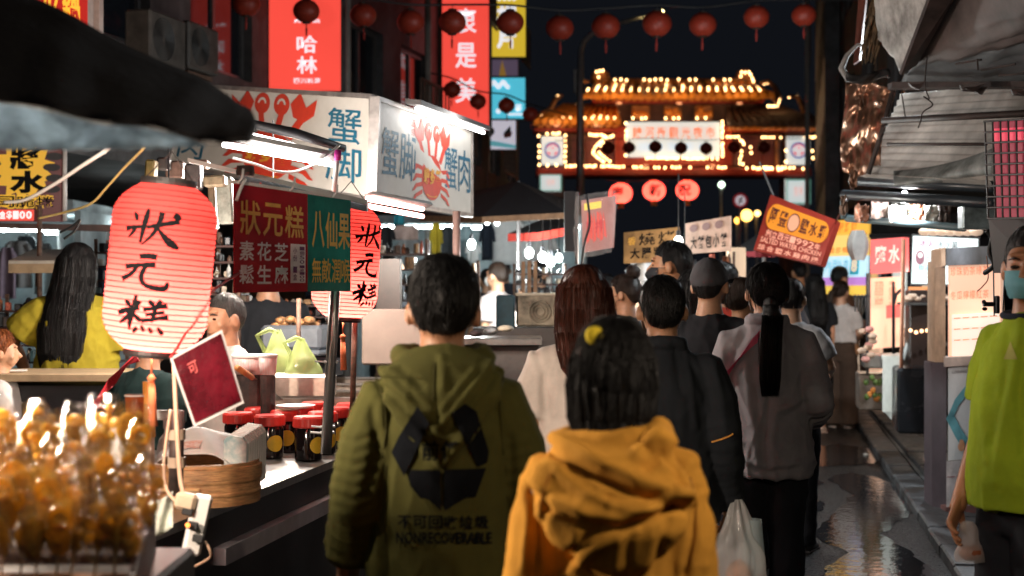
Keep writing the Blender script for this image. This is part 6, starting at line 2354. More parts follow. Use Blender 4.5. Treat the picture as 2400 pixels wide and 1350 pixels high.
put_text(MB(), f, '大餅包小餅', .12, .1, .95, .58, .007, .03).build('lettering', ink_black, bz)
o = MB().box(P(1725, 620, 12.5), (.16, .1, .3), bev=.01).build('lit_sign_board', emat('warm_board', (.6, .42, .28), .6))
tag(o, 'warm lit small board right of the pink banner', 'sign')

# ---------------------------------------------------------------- right side stalls
# tilted chicken sign
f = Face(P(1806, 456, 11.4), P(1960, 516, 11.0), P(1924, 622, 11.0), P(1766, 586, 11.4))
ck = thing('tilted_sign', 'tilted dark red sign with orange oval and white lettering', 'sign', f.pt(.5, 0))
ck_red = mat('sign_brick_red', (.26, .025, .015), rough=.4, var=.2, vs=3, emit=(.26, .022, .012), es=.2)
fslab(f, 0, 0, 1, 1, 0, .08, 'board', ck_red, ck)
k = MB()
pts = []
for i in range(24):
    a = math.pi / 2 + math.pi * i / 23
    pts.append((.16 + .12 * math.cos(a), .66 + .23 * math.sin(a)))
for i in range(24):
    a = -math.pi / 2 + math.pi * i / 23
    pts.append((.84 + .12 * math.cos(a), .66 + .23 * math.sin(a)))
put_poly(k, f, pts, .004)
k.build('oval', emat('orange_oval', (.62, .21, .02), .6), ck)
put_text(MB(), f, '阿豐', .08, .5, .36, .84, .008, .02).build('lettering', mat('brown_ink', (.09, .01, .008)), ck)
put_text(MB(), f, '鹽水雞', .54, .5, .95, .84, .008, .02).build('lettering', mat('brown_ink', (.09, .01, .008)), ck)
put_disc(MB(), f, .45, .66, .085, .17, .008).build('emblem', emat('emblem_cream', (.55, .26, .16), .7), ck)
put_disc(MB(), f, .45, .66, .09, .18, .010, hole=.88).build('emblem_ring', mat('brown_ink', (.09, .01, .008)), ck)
k = MB()
put_text(k, f, '創立西元1992年', .1, .28, .92, .42, .006, .015, pad=.05)
put_text(k, f, 'SALTED WATER CHICKEN', .04, .17, .97, .27, .006, .015, whole=True, pad=.02)
put_text(k, f, '綜合鹽水雞肉捲', .04, .02, .96, .15, .006, .015, pad=.1)
k.build('small_lettering', emat('cream_letter', (.62, .28, .2), .75), ck)
MB().tube([f.pt(.98, 1, -.03), P(1985, 470, 10.6)], .008, 6).build('tie_wire', frame_m, ck)
MB().tube([f.pt(.02, 1, -.03), P(1780, 380, 11.6)], .008, 6).build('tie_wire', frame_m, ck)

# menu wall in yellow, blue and purple
f = Face(P(1948, 518, 17.4), P(2036, 512, 17.0), P(2030, 692, 17.0), P(1922, 692, 17.4))
mw = thing('menu_wall', 'lit yellow blue and purple menu wall behind the white-shirt woman', 'menu board', f.pt(.5, 0))
cols = [((0, .80, 1, 1), (.80, .42, .06)), ((0, .52, 1, .80), (.85, .55, .16)), ((0, .24, 1, .52), (.50, .72, .82)), ((0, .13, 1, .24), (.45, .2, .55)), ((0, 0, 1, .13), (.78, .50, .08))]
for i, ((a, b, c, d), cc) in enumerate(cols):
    fslab(f, a, b, c, d, 0, .05, 'menu_panel', emat('menu_%d' % i, cc, .95), mw)
k = MB()
put_text(k, f, '雞腿雞翅', .05, .82, .72, .98, .01, .02)
put_text(k, f, '雞胗鴨腸', .05, .55, .72, .65, .01, .01)
k.build('lettering', emat('orange_ink', (.7, .2, .03), .8), mw)
fslab(f, .62, .27, .82, .51, .012, .005, 'number_box', emat('teal_box_lit', (.02, .3, .4), .8), mw)
put_text(MB(), f, '8', .64, .29, .80, .49, .02, .03).build('number', emat('cream_num', (.85, .6, .4), .9), mw)
k = MB()
for i in range(3):
    put_poly(k, f, [(.14 + .18 * i, .26), (.145 + .18 * i, .26), (.145 + .18 * i, .5), (.14 + .18 * i, .5)], .01)
put_text(k, f, '內用外帶', .04, .3, .58, .48, .01, .0)
k.build('lettering', emat('blue_ink', (.1, .3, .42), .8), mw)
# bags hanging at its right
o = MB().grid(lambda u, v: P(2012, 540 + 70 * v, 12.5) + Vector(((.05 + .04 * math.sin(math.pi * v)) * math.cos(2 * math.pi * u), .05 * math.sin(2 * math.pi * u), 0)) * (1 + .2 * math.sin(5 * u * 6.28)), 16, 8).build('plastic_bags', mat('white_bags', (.75, .72, .68), rough=.4, var=.1, transl=.4), smooth=True)
tag(o, 'bundle of white plastic bags hanging by the menu wall', 'plastic bag')

# small stall with red lightbox, pale poster and fruit trays
st = thing('snack_stall', 'snack stall with red lightbox sign and glowing salmon poster', 'stall', S(13.6, 1.5, 0))
f = Face(P(2040, 562, 12.6), P(2116, 556, 12.4), P(2116, 636, 12.4), P(2040, 642, 12.6))
fslab(f, 0, 0, 1, 1, 0, .12, 'lightbox', emat('pinkred_box', (.80, .14, .13), .95), st)
put_text(MB(), f, '鹽水', .12, .2, .95, .85, .006, .03).build('lettering', emat('cream_lit', (.9, .6, .5), 1), st)
f = Face(P(2040, 652, 13.0), P(2116, 648, 12.8), P(2116, 812, 12.8), P(2040, 818, 13.0))
fslab(f, 0, 0, 1, 1, 0, .03, 'poster', emat('salmon_poster', (.88, .46, .30), .8), st)
k = MB()
put_text(k, f, '雞翅雞腿雞心雞胗', .1, .62, .45, .95, .006, .0, vertical=True)
put_text(k, f, '米血豆干花椰', .55, .5, .85, .95, .006, .0, vertical=True)
k.build('lettering', emat('peach_ink', (.6, .16, .08), .7), st)
fslab(f, .5, .42, 1.0, .6, .008, .003, 'red_patch', emat('red_patch', (.72, .1, .08), .9), st)
for (px, y0, y1, yy) in ((2033, 640, 960, 12.7), (2094, 660, 850, 12.4)):
    MB().tube([P(px, y0, yy), P(px, y1, yy)], .014, 8).build('post', black_panel, st)
MB().tube([P(2094, 850, 12.3), P(2094, 715, 12.3), P(2100, 690, 12.3), P(2120, 672, 12.3)], .014, 8).build('arch_rail', black_panel, st, smooth=True)
MB().box(P(2070, 845, 12.7), (.36, .4, .12), MS, bev=.01).build('steel_tray', ss, st)
MB().box(P(2062, 915, 12.9), (.40, .5, .32), MS, bev=.01).build('cart_body', ss_warm, st)
vg = mat('greens', (.10, .16, .03), rough=.6, var=.6, vs=20)
for i in range(14):
    MB().ell(P(2046 + rnd.uniform(-16, 22), 880 + rnd.uniform(0, 60), 12.35), (.025, .02, .03), 8, 6).build('vegetable', vg if i % 3 else mat('carrot', (.6, .2, .03)), st, smooth=True)
bun_m = mat('pale_food', (.75, .52, .38), rough=.5, var=.2, vs=20)
for i in range(9):
    MB().ell(P(2034 + rnd.uniform(-22, 20), 770 + 9 * i + rnd.uniform(-4, 4), 12.2 + rnd.uniform(0, .2)), (.04, .035, .028), 10, 6).build('food_piece', bun_m if i % 4 else mat('pink_food', (.75, .35, .3)), st, smooth=True)
for i in range(4):
    MB().tube([P(2004 + i * 8, 690, 12.3), P(2004 + i * 8, 730, 12.3)], .006, 5).build('rack_bar', black_panel, st)
MB().tube([P(1998, 694, 12.3), P(2040, 694, 12.3)], .008, 6).build('rack_bar', black_panel, st)
# white leaning panel cart
f = Face(P(2068, 842, 12.0), P(2112, 842, 11.7), P(2112, 965, 11.7), P(2068, 965, 12.0))
wc = thing('white_cool_box', 'white box cabinet standing on the kerb', 'cabinet', f.pt(.5, 0))
MB().slab(f.corners(0), (.1, .35, 0)).build('case', mat('white_enamel', (.72, .74, .70), rough=.35, var=.08), wc)
MB().slab([P(2066, 842, 12.02), P(2113, 842, 11.69), P(2113, 834, 11.69), P(2066, 834, 12.02)], (.1, .36, 0)).build('lid', mat('white_enamel', (.72, .74, .7)), wc)
MB().slab([P(2110, 842, 11.8), P(2128, 790, 11.9), P(2133, 792, 11.9), P(2116, 844, 11.8)], (.02, .02, 0)).build('open_flap', mat('white_enamel', (.72, .74, .7)), wc)
MB().slab([P(2072, 965, 11.95), P(2112, 968, 11.72), P(2112, 1005, 11.72), P(2100, 995, 11.8)], (.08, .3, 0)).build('lower_case', mat('grey_enamel', (.5, .52, .5), rough=.4), wc)

# ice dessert stall: black counter, cabinet, lightbox
ic = thing('dessert_stall', 'dark dessert stall with white lightbox menu sign', 'stall', S(11.7, 1.62, 0))
f = Face(P(2140, 553, 11.0), P(2292, 560, 10.4), P(2292, 668, 10.4), P(2136, 664, 11.0))
fslab(f, -.025, -.04, 1.02, 1.04, -.004, .12, 'sign_housing', black_panel, ic)
fslab(f, 0, 0, 1, 1, 0, .003, 'sign_face', emat('cool_white_face', (.70, .80, .80), .72), ic)
put_text(MB(), f, '冰火', .1, .76, .36, .96, .006, .01).build('lettering', emat('sign_purple', (.25, .03, .12), .6), ic)
for tx, bx in (('冰沙菓', (.38, .76, .72, .94)), ('水果雪花', (.22, .50, .50, .60)), ('冰沙', (.24, .10, .46, .24))):
    put_text(MB(), f, tx, *bx, .006, .0).build('lettering', mat('sign_ink_dark', (.03, .03, .05)), ic)
k = MB()
put_text(k, f, '甜品', .10, .27, .32, .40, .006, .01)
put_text(k, f, '甜湯', .55, .12, .75, .3, .006, .0)
k.build('lettering', emat('sign_blue', (.1, .35, .5), .7), ic)
k = MB()
put_disc(k, f, .13, .55, .07, .15, .006)
k.build('dessert_picture', emat('dessert_purple', (.22, .06, .1), .5), ic)
put_disc(MB(), f, .14, .6, .04, .06, .009).build('dessert_cream', emat('dessert_cream', (.7, .6, .6), .8), ic)
MB().box(P(2150, 935, 11.5), (.36, .5, .52), MS, bev=.02).build('black_bin', mat('glossy_black', (.02, .022, .026), rough=.25, var=.2, vs=4, rvar=.12), ic)
MB().box(P(2164, 775, 11.9), (.26, .4, .68), MS, bev=.01).build('dark_cabinet', mat('dark_brown_cab', (.035, .02, .016), rough=.4), ic)
for i in range(6):
    MB().ell(P(2134 + i * 13, 776 + rnd.uniform(-2, 3), 11.6), (.016, .012, .016), 8, 6).build('indicator_light', emat('tiny_lamp', (1, .55, .3), 3), ic, smooth=True)
for i in range(9):
    MB().ell(P(2128 + i * 11, 700 - 6 * (i % 2), 11.75), (.05, .05, .03), 10, 6).build('bun', bun_m, ic, smooth=True)
MB().box(P(2165, 712, 11.8), (.36, .3, .02)).build('display_tray', ss, ic)
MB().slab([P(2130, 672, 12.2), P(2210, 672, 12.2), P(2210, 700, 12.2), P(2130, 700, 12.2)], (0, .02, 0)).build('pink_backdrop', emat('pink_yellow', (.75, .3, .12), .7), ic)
MB().tube([P(2118, 560, 11.5), P(2112, 860, 11.5)], .016, 8).build('post', mat('copper_post', (.45, .2, .12), rough=.4, metal=.4), ic)
MB().tube([P(2196, 860, 11.3), P(2196, 740, 11.3), P(2202, 715, 11.3), P(2215, 700, 11.3)], .012, 8).build('handle', ss, ic, smooth=True)
for i in range(7):
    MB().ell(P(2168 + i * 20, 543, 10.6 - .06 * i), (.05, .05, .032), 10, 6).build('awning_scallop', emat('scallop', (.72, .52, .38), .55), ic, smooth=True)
k = MB()
fh = Face(P(2178, 826, 11.35), P(2198, 826, 11.3), P(2198, 848, 11.3), P(2178, 848, 11.35))
pts = [(.5, .05), (.95, .5), (1, .75), (.85, .95), (.65, .95), (.5, .8), (.35, .95), (.15, .95), (0, .75), (.05, .5)]
k.slab([fh.pt(u, v) for u, v in pts], (0, .008, 0))
k.build('white_heart', white_pl, ic)

# farther stalls on the right, their counters glowing
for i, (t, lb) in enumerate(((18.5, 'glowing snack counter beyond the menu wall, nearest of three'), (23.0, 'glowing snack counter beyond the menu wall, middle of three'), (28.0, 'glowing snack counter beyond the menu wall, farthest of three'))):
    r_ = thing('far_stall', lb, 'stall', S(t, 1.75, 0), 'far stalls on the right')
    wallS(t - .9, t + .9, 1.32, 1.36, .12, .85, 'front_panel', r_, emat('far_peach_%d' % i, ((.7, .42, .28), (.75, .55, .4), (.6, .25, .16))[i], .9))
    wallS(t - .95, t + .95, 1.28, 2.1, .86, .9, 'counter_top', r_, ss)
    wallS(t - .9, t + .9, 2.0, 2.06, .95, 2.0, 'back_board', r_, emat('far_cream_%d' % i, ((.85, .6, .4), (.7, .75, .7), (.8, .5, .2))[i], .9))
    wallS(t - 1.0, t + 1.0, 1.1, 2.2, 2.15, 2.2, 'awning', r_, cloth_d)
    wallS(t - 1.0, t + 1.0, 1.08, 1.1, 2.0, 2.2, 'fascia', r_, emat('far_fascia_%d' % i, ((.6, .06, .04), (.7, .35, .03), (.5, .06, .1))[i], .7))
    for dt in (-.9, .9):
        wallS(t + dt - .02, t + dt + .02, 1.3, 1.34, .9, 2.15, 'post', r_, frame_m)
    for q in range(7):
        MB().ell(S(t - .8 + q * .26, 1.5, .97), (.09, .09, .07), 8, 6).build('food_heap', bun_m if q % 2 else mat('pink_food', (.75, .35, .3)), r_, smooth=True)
# tall booth with backlit sheets and a cartoon-free arm picture
bo = thing('tall_booth', 'tall white booth with backlit menu sheets and blue arm picture', 'booth', Vector((P(2270, 1210, 9.4).x, 9.4, 0)))
purp = mat('purple_grey_post', (.08, .055, .07), rough=.45, var=.2, vs=5)
tanp = mat('tan_post', (.50, .33, .22), rough=.5, var=.15)
MB().slab([P(2184, 850, 9.65), P(2218, 850, 9.5), P(2218, 1200, 9.5), P(2184, 1188, 9.65)], (.02, .25, 0)).build('corner_post', purp, bo)
MB().slab([P(2192, 612, 9.65), P(2216, 612, 9.5), P(2216, 849, 9.5), P(2192, 849, 9.65)], (.02, .25, 0)).build('upper_post', tanp, bo)
f = Face(P(2222, 612, 9.5), P(2345, 605, 9.1), P(2345, 838, 9.1), P(2222, 846, 9.5))
fslab(f, 0, 0, 1, 1, 0, .03, 'backlit_sheet', emat('peach_sheet', (.92, .54, .38), .75), bo)
for tx, v_ in (('珍珠奶茶綠茶', .84), ('冬瓜檸檬紅茶', .60)):
    put_text(MB(), f, tx, .05, v_, .8, v_ + .1, .006, .0).build('lettering', emat('peach_letter', (.70, .2, .08), .7), bo)
fs_ = Face(f.pt(.12, .46, .02), f.pt(1.02, .46, .02), f.pt(1.02, .02, .02), f.pt(.12, .02, .02))
fslab(fs_, 0, 0, 1, 1, 0, .004, 'calendar_sheet', emat('cream_sheet', (.95, .74, .62), .75), bo)
for r_ in range(3):
    k = MB()
    for c_ in range(5):
        put_poly(k, fs_, [(.05 + .19 * c_, .9 - .25 * r_), (.20 + .19 * c_, .9 - .25 * r_), (.20 + .19 * c_, .925 - .25 * r_), (.05 + .19 * c_, .925 - .25 * r_)], .004)
    k.build('print_line', emat('salmon_line', (.70, .22, .14), .7), bo)
MB().slab([P(2214, 838, 9.4), P(2345, 832, 9.0), P(2345, 852, 9.0), P(2214, 860, 9.4)], (.05, .2, 0)).build('counter_edge', mat('pale_counter', (.6, .5, .46), rough=.4), bo)
MB().slab([P(2206, 584, 9.3), P(2216, 580, 9.25), P(2216, 622, 9.25), P(2206, 626, 9.3)], (.02, .3, 0)).build('header_end', tanp, bo)
MB().slab([P(2217, 582, 9.25), P(2345, 575, 8.8), P(2345, 618, 8.8), P(2217, 622, 9.25)], (.02, .3, 0)).build('header_box', mat('grey_header', (.09, .10, .115), rough=.6, var=.3, vs=6), bo)
f = Face(P(2222, 862, 9.42), P(2345, 854, 9.0), P(2345, 1068, 9.0), P(2222, 1080, 9.42))
fslab(f, 0, 0, 1, 1, 0, .04, 'picture_panel', mat('pale_blue_panel', (.62, .66, .70), rough=.5, var=.08, vs=3), bo)
arm_b = mat('picture_blue', (.10, .36, .45), rough=.5)
skin_o = mat('picture_orange', (.65, .32, .16), rough=.5)
for pts, w in (([(.02, .42), (.18, .62), (.36, .74), (.62, .83)], .05), ([(.02, .5), (.2, .3), (.42, .1), (.52, .0)], .07), ([(.44, .16), (.62, .42), (.85, .56)], .035)):
    k = MB()
    vs = []
    for i, (u, v) in enumerate(pts):
        q = pts[min(i + 1, len(pts) - 1)]
        p = pts[max(i - 1, 0)]
        dx, dy = q[0] - p[0], q[1] - p[1]
        L = math.hypot(dx, dy)
        vs += [f.pt(u - dy / L * w, v + dx / L * w, .004), f.pt(u + dy / L * w, v - dx / L * w, .004)]
    k.add(vs, [(2 * i, 2 * i + 1, 2 * i + 3, 2 * i + 2) for i in range(len(pts) - 1)])
    k.build('picture_arm', arm_b, bo)
for u, v in ((.68, .86), (.88, .62), (.28, .14), (.56, .08)):
    k = MB()
    put_disc(k, f, u, v, .07, .05, .008, 14)
    for a in range(4):
        put_disc(k, f, u + .05 * math.cos(.4 + a * .5), v + .05 * math.sin(.4 + a * .5) * 1.0, .02, .03, .0085 + a * .0003, 8)
    k.build('picture_hand', skin_o, bo)
put_text(MB(), f, 'LUNNFREE', .06, .93, .42, .97, .004, .01, whole=True).build('lettering', mat('grey_ink', (.2, .2, .22)), bo)
f = Face(P(2218, 1082, 9.43), P(2345, 1070, 9.0), P(2345, 1215, 9.0), P(2218, 1215, 9.43))
fslab(f, 0, 0, 1, 1, 0, .05, 'base_panel', mat('scuffed_white', (.55, .53, .56), rough=.5, var=.25, vs=7), bo)
k = MB()
for i in range(5):
    put_poly(k, f, [(.02 + .17 * i, .72 + .01 * (i % 2)), (.18 + .17 * i, .72), (.17 + .17 * i, .735 + .012 * (i % 3)), (.03 + .17 * i, .735)], .004)
put_poly(k, f, [(.3, .70), (.42, .66), (.44, .76), (.34, .75)], .005)
k.build('scuff', mat('maroon_scuff', (.2, .03, .05), rough=.7), bo)
MB().slab([P(2216, 1190, 9.42), P(2345, 1180, 8.98), P(2345, 1225, 8.98), P(2216, 1216, 9.42)], (.02, .3, 0)).build('plinth', mat('rusty_plinth', (.2, .06, .05), rough=.7, var=.4, vs=8), bo)
# clip lamp in front
cl = thing('clip_lamp', 'small black clip lamp on a wire frame before the backlit sheet', 'lamp', P(2330, 735, 7.2))
MB().tube([P(2304, 713, 7.2), P(2332, 713, 7.2)], .012, 8).build('arm', black_panel, cl)
MB().box(P(2336, 714, 7.2), (.022, .04, .09), bev=.005).build('base', black_panel, cl)
MB().ell(P(2306, 708, 7.2), (.012, .012, .012), 8, 6).build('knob', black_panel, cl)
MB().ell(P(2308, 724, 7.2), (.014, .012, .01), 8, 6).build('clamp', black_panel, cl)
MB().tube([P(2327, 560, 7.2), P(2330, 740, 7.2), P(2350, 744, 7.2), P(2354, 640, 7.2)], .004, 5).build('wire_frame', black_panel, cl)
wire('brown_wire', 'thin brown wire dangling before the backlit sheet', [P(2312, 600, 7.4), P(2316, 650, 7.4), P(2304, 670, 7.4), P(2290, 683, 7.4)], .003, mat('brown_wire', (.25, .08, .04)))

# ---------------------------------------------------------------- eaves, sheets and pipes above the right stalls
ev = thing('lean_to_roof', 'ramshackle lean-to roof of pale corrugated sheets at top right', 'roof', Vector((P(2250, 500, 9.0).x, 9.0, 0)))
pale_sheet = mat('pale_fibreglass', (.72, .68, .64), rough=.5, var=.2, vs=3, bump=.15, bs=20, transl=.5)
soffit = mat('brown_soffit', (.10, .075, .07), rough=.7, var=.3, vs=3)
soffit_g = mat('grey_soffit', (.09, .095, .102), rough=.7, var=.25, vs=3)
spotty = mat('stained_white_sheet', (.62, .59, .56), rough=.55, var=.6, vs=6, var2=(.12, .11, .1))
rust = mat('dark_beam', (.06, .04, .036), rough=.6, var=.4, vs=6)


def corr(name, tl, tr, br, bl, n, m, amp=.012):
    """corrugated sheet between four points, ribs running from left to right"""
    A, B, C, D = P(*tl), P(*tr), P(*br), P(*bl)

    def fn(u, v):
        p = D.lerp(C, u).lerp(A.lerp(B, u), v)
        return p + Vector((0, -1, -1)).normalized() * amp * math.sin(v * n * 2 * math.pi)
    return MB().grid(fn, 6, n * 6, thick=(0, .004, .006)).build(name, m, ev, smooth=True)


corr('corrugated_sheet', (2112, 222, 9.6), (2420, 195, 8.0), (2420, 430, 7.6), (2030, 408, 9.2), 12, pale_sheet)
MB().slab([P(2030, 408, 9.15), P(2320, 424, 7.9), P(2330, 440, 8.0), P(2030, 416, 9.2)], (0, .3, .0)).build('sheet_edge', pale_sheet, ev)
MB().grid(lambda u, v: P(2095 + 240 * u, 400 - 10 * u + 36 * v - 46 * (1 - v) * u * u + 14 * math.sin(math.pi * v) * (1 - u), 8.9 - .9 * u - .12 * math.sin(math.pi * v)), 16, 8, thick=(0, .01, 0)).build('sagging_sheet', mat('grey_mottled_sheet', (.34, .36, .35), rough=.6, var=.6, vs=9, var2=(.08, .09, .085)), ev, smooth=True)  # grey sheet with darker mottling
SHEETS = [('stained_sheet', (2048, -20, 8.6), (2196, -20, 7.8), (2117, 172, 8.4), (2058, 92, 8.7), spotty)]
MB().slab([P(2190, -30, 7.6), P(2252, -30, 7.6), P(2150, 152, 8.2), P(2112, 176, 8.2)], (.02, .12, .03)).build('diagonal_beam', rust, ev)
SHEETS += [('upper_soffit', (2252, -30, 7.7), (2440, -30, 6.8), (2440, 96, 7.3), (2146, 158, 8.3), soffit), ('lower_soffit', (2146, 150, 8.35), (2440, 88, 7.35), (2440, 198, 7.9), (2106, 202, 9.0), soffit_g)]
MB().slab([P(2090, 192, 8.7), P(2420, 190, 7.7), P(2420, 203, 7.7), P(2090, 206, 8.7)], (0, .1, 0)).build('edge_beam', rust, ev)
for i, (px, py, ln) in enumerate(((2130, 200, 40), (2250, 205, 60), (2280, 212, 36), (2370, 215, 70), (2392, 205, 40))):
    MB().slab([P(px, py - 6, 7.9), P(px + ln, py - 10, 7.8), P(px + ln * .6, py + 10, 7.8), P(px + 6, py + 4 + 4 * (i % 2), 7.9)], (0, .02, 0)).build('splinter', rust, ev)
def sheet(name, tl, tr, br, bl, m, amp=.03, n=16):
    A, B, C, D = P(*tl), P(*tr), P(*br), P(*bl)
    MB().grid(lambda u, v: D.lerp(C, u).lerp(A.lerp(B, u), v) + Vector((0, .4, -1)) * (amp * mnoise.noise((u * 4 + tl[0], v * 4, 2)) + amp * .5 * mnoise.noise((u * 11, v * 9 + tl[1], 5)) + amp * math.sin(math.pi * u) * math.sin(math.pi * v)), n, n, thick=(0, .015, .01)).build(name, m, ev, smooth=True)


for a_ in SHEETS:
    sheet(*a_)
for a_, b_ in (((2240, 150, 7.9), (2300, 140, 7.7)), ((2290, 138, 7.7), (2292, 165, 7.7)), ((2300, 165, 7.6), (2380, 150, 7.4)), ((2340, 178, 7.6), (2400, 172, 7.5))):
    MB().tube([P(*a_), P(*b_)], .006, 5).build('loose_wire', rust, ev)
cop = mat('crumpled_foil', (.62, .34, .22), rough=.28, metal=.85, var=.35, vs=7, bump=.9, bs=9)
MB().grid(lambda u, v: P(1976 + 118 * u - 30 * (1 - v) * u - 6 * math.sin(v * 5), 402 - 200 * v + 12 * math.sin(u * 3 + v * 4), 9.6 - .5 * u + .07 * mnoise.noise((u * 3.5, v * 5, 1)) + .05 * mnoise.noise((u * 9, v * 9, 6))), 26, 30, thick=(0, .006, 0)).build('crumpled_foil', cop, ev, smooth=True)
MB().tube([P(2094, 206, 9.05), P(2070, 300, 9.0), P(2035, 408, 9.05)], .016, 8).build('foil_frame', rust, ev)
for (a, b, r_, m, nm) in (((2070, 283, 8.7), (2440, 264, 7.6), .020, rust, 'iron_bar'), ((2080, 338, 8.4), (2312, 338, 7.7), .009, rust, 'thin_rod'), ((1996, 424, 9.4), (2330, 440, 8.0), .030, mat('blue_black_pipe', (.03, .04, .05), rough=.35), 'dark_pipe'),
                          ((1978, 456, 9.6), (2330, 476, 8.0), .033, mat('blue_black_pipe', (.03, .04, .05)), 'dark_pipe'), ((1985, 512, 9.8), (2260, 534, 8.6), .024, mat('teal_grey_pipe', (.14, .22, .25), rough=.4), 'grey_pipe'),
                          ((2112, 212, 8.6), (2122, 276, 8.5), .004, rust, 'tie_wire')):
    MB().tube([P(*a), P(*b)], r_, 12).build(nm, m, ev, smooth=True)
k = MB()
cur = [P(2173, 130, 8.1), P(2168, 200, 8.1), P(2178, 232, 8.1), P(2164, 226, 8.1), P(2186, 245, 8.1), P(2164, 262, 8.1), P(2158, 282, 8.1), P(2152, 300, 8.1)]
wire('curly_wire', None, cur, .004, rust, parent=ev)
MB().tube([P(1979, 512, 9.8), P(1976, 470, 9.8), P(1984, 455, 9.8)], .024, 10).build('pipe_elbow', mat('teal_grey_pipe', (.14, .22, .25)), ev, smooth=True)
# bamboo fringe and thin ends at the left of the roof
fr_m = mat('dry_thatch', (.16, .10, .05), rough=.8, var=.4, vs=20)
th = thing('thatch_fringe', 'rolled dry thatch fringe hanging at the roof corner', 'thatch', P(2050, 150, 8.9))
for i in range(46):
    px = 2030 + rnd.uniform(0, 36)
    py = rnd.uniform(-10, 90)
    MB().tube([P(px + 22 - py * .2, py - 20, 8.8 + rnd.uniform(-.1, .1)), P(px + 8 - py * .15, py + 20, 8.8), P(px - py * .12 + rnd.uniform(-8, 8), py + 55 + rnd.uniform(0, 15), 8.8)], [.008, .010, .003], 5).build('thatch_blade', fr_m, th)
MB().slab([P(2012, -10, 9.4), P(2030, -10, 9.4), P(2014, 140, 9.6), P(2000, 150, 9.6)], (.02, .04, 0)).build('red_batten', mat('red_brown_batten', (.2, .06, .04), rough=.6), th)
MB().tube([P(1990, 190, 9.4), P(1972, 160, 9.4), P(1985, 130, 9.4), P(2010, 105, 9.4), P(2040, 110, 9.3)], [.02, .022, .016, .012, .01], 8).build('loose_cloth', mat('grey_rag', (.35, .34, .33), rough=.8), th, smooth=True)
MB().grid(lambda u, v: P(1985 + 100 * u, 168 + 22 * v + 8 * math.sin(u * 5), 9.2) + Vector((0, .03 * math.sin(u * 9 + v * 3), 0)), 12, 4, thick=(0, .02, 0)).build('rolled_tarp', mat('dark_tarp', (.05, .05, .052), rough=.5, var=.4, vs=8), th, smooth=True)
# torn foil and bottles tucked between the pipes
for i, (px, py, w, cc) in enumerate(((2020, 500, 34, (.55, .26, .16)), (2062, 492, 40, (.62, .45, .38)), (2105, 500, 44, (.7, .68, .6)), (2150, 497, 40, (.45, .2, .12)), (2185, 505, 36, (.72, .7, .62)), (2215, 500, 30, (.14, .11, .1)), (1978, 480, 16, (.5, .34, .26)), (2000, 420, 18, (.4, .22, .14)))):
    yy = 9.5 - .12 * i
    c = P(px, py, yy)
    sd = i * 3.1
    o = MB().grid(lambda u, v: c + Vector(((u - .5) * w * yy / F, .04 * mnoise.noise((u * 5, v * 5, sd)), (v - .5) * .11 + .03 * mnoise.noise((u * 6, sd, v * 4)))), 10, 8, thick=(0, .006, 0)).build('stuffed_scrap', mat('scrap_%d' % i, cc, rough=.35, var=.35, vs=12), smooth=True)
    tag(o, ['orange foil scrap', 'pinkish foil scrap', 'white bag', 'rust coloured scrap', 'white bottle bundle', 'dark rag', 'thin tan rag', 'small copper scrap'][i] + ' tucked between the roof pipes', 'scrap', 'scraps tucked under the roof')
o = MB().box(P(2290, 510, 8.3), (.20, .1, .14), bev=.01).build('grey_duct', mat('grey_duct', (.3, .38, .40), rough=.35, metal=.3, var=.4, vs=6))
tag(o, 'grey sheet metal duct box beside the red lattice', 'duct')
# red lattice window panel at the right edge
f = Face(P(2308, 285, 6.3), P(2440, 278, 6.0), P(2440, 510, 6.0), P(2316, 512, 6.3))
rlp = thing('lattice_panel', 'red lit panel behind black lattice at the right edge', 'panel', f.pt(.5, 0))
fslab(f, 0, 0, 1, 1, -.05, .02, 'red_panel', emat('dim_red_panel', (.20, .012, .03), .8), rlp)
fslab(f, .02, .80, 1, .93, -.045, .02, 'red_strip', emat('bright_red_strip', (.62, .05, .09), .9), rlp)
for i in range(8):
    u = i / 7
    MB().tube([f.pt(u, 0, 0), f.pt(u, 1, 0)], .0045, 5).build('lattice_bar', black_panel, rlp)
for i in range(10):
    v = i / 9
    MB().tube([f.pt(0, v, .006), f.pt(1, v, .006)], .0045, 5).build('lattice_bar', black_panel, rlp)
fslab(Face(P(2316, 512, 6.4), P(2440, 512, 6.2), P(2440, 640, 6.2), P(2330, 640, 6.4)), 0, 0, 1, 1, 0, .1, 'lower_board', black_panel, rlp)
wire('cable_bundle', 'bundle of dark cables hanging at the lattice corner', [P(2312, 540, 6.6), P(2325, 560, 6.6), P(2318, 590, 6.6), P(2330, 620, 6.6), P(2308, 640, 6.7)], .012, cable_m)
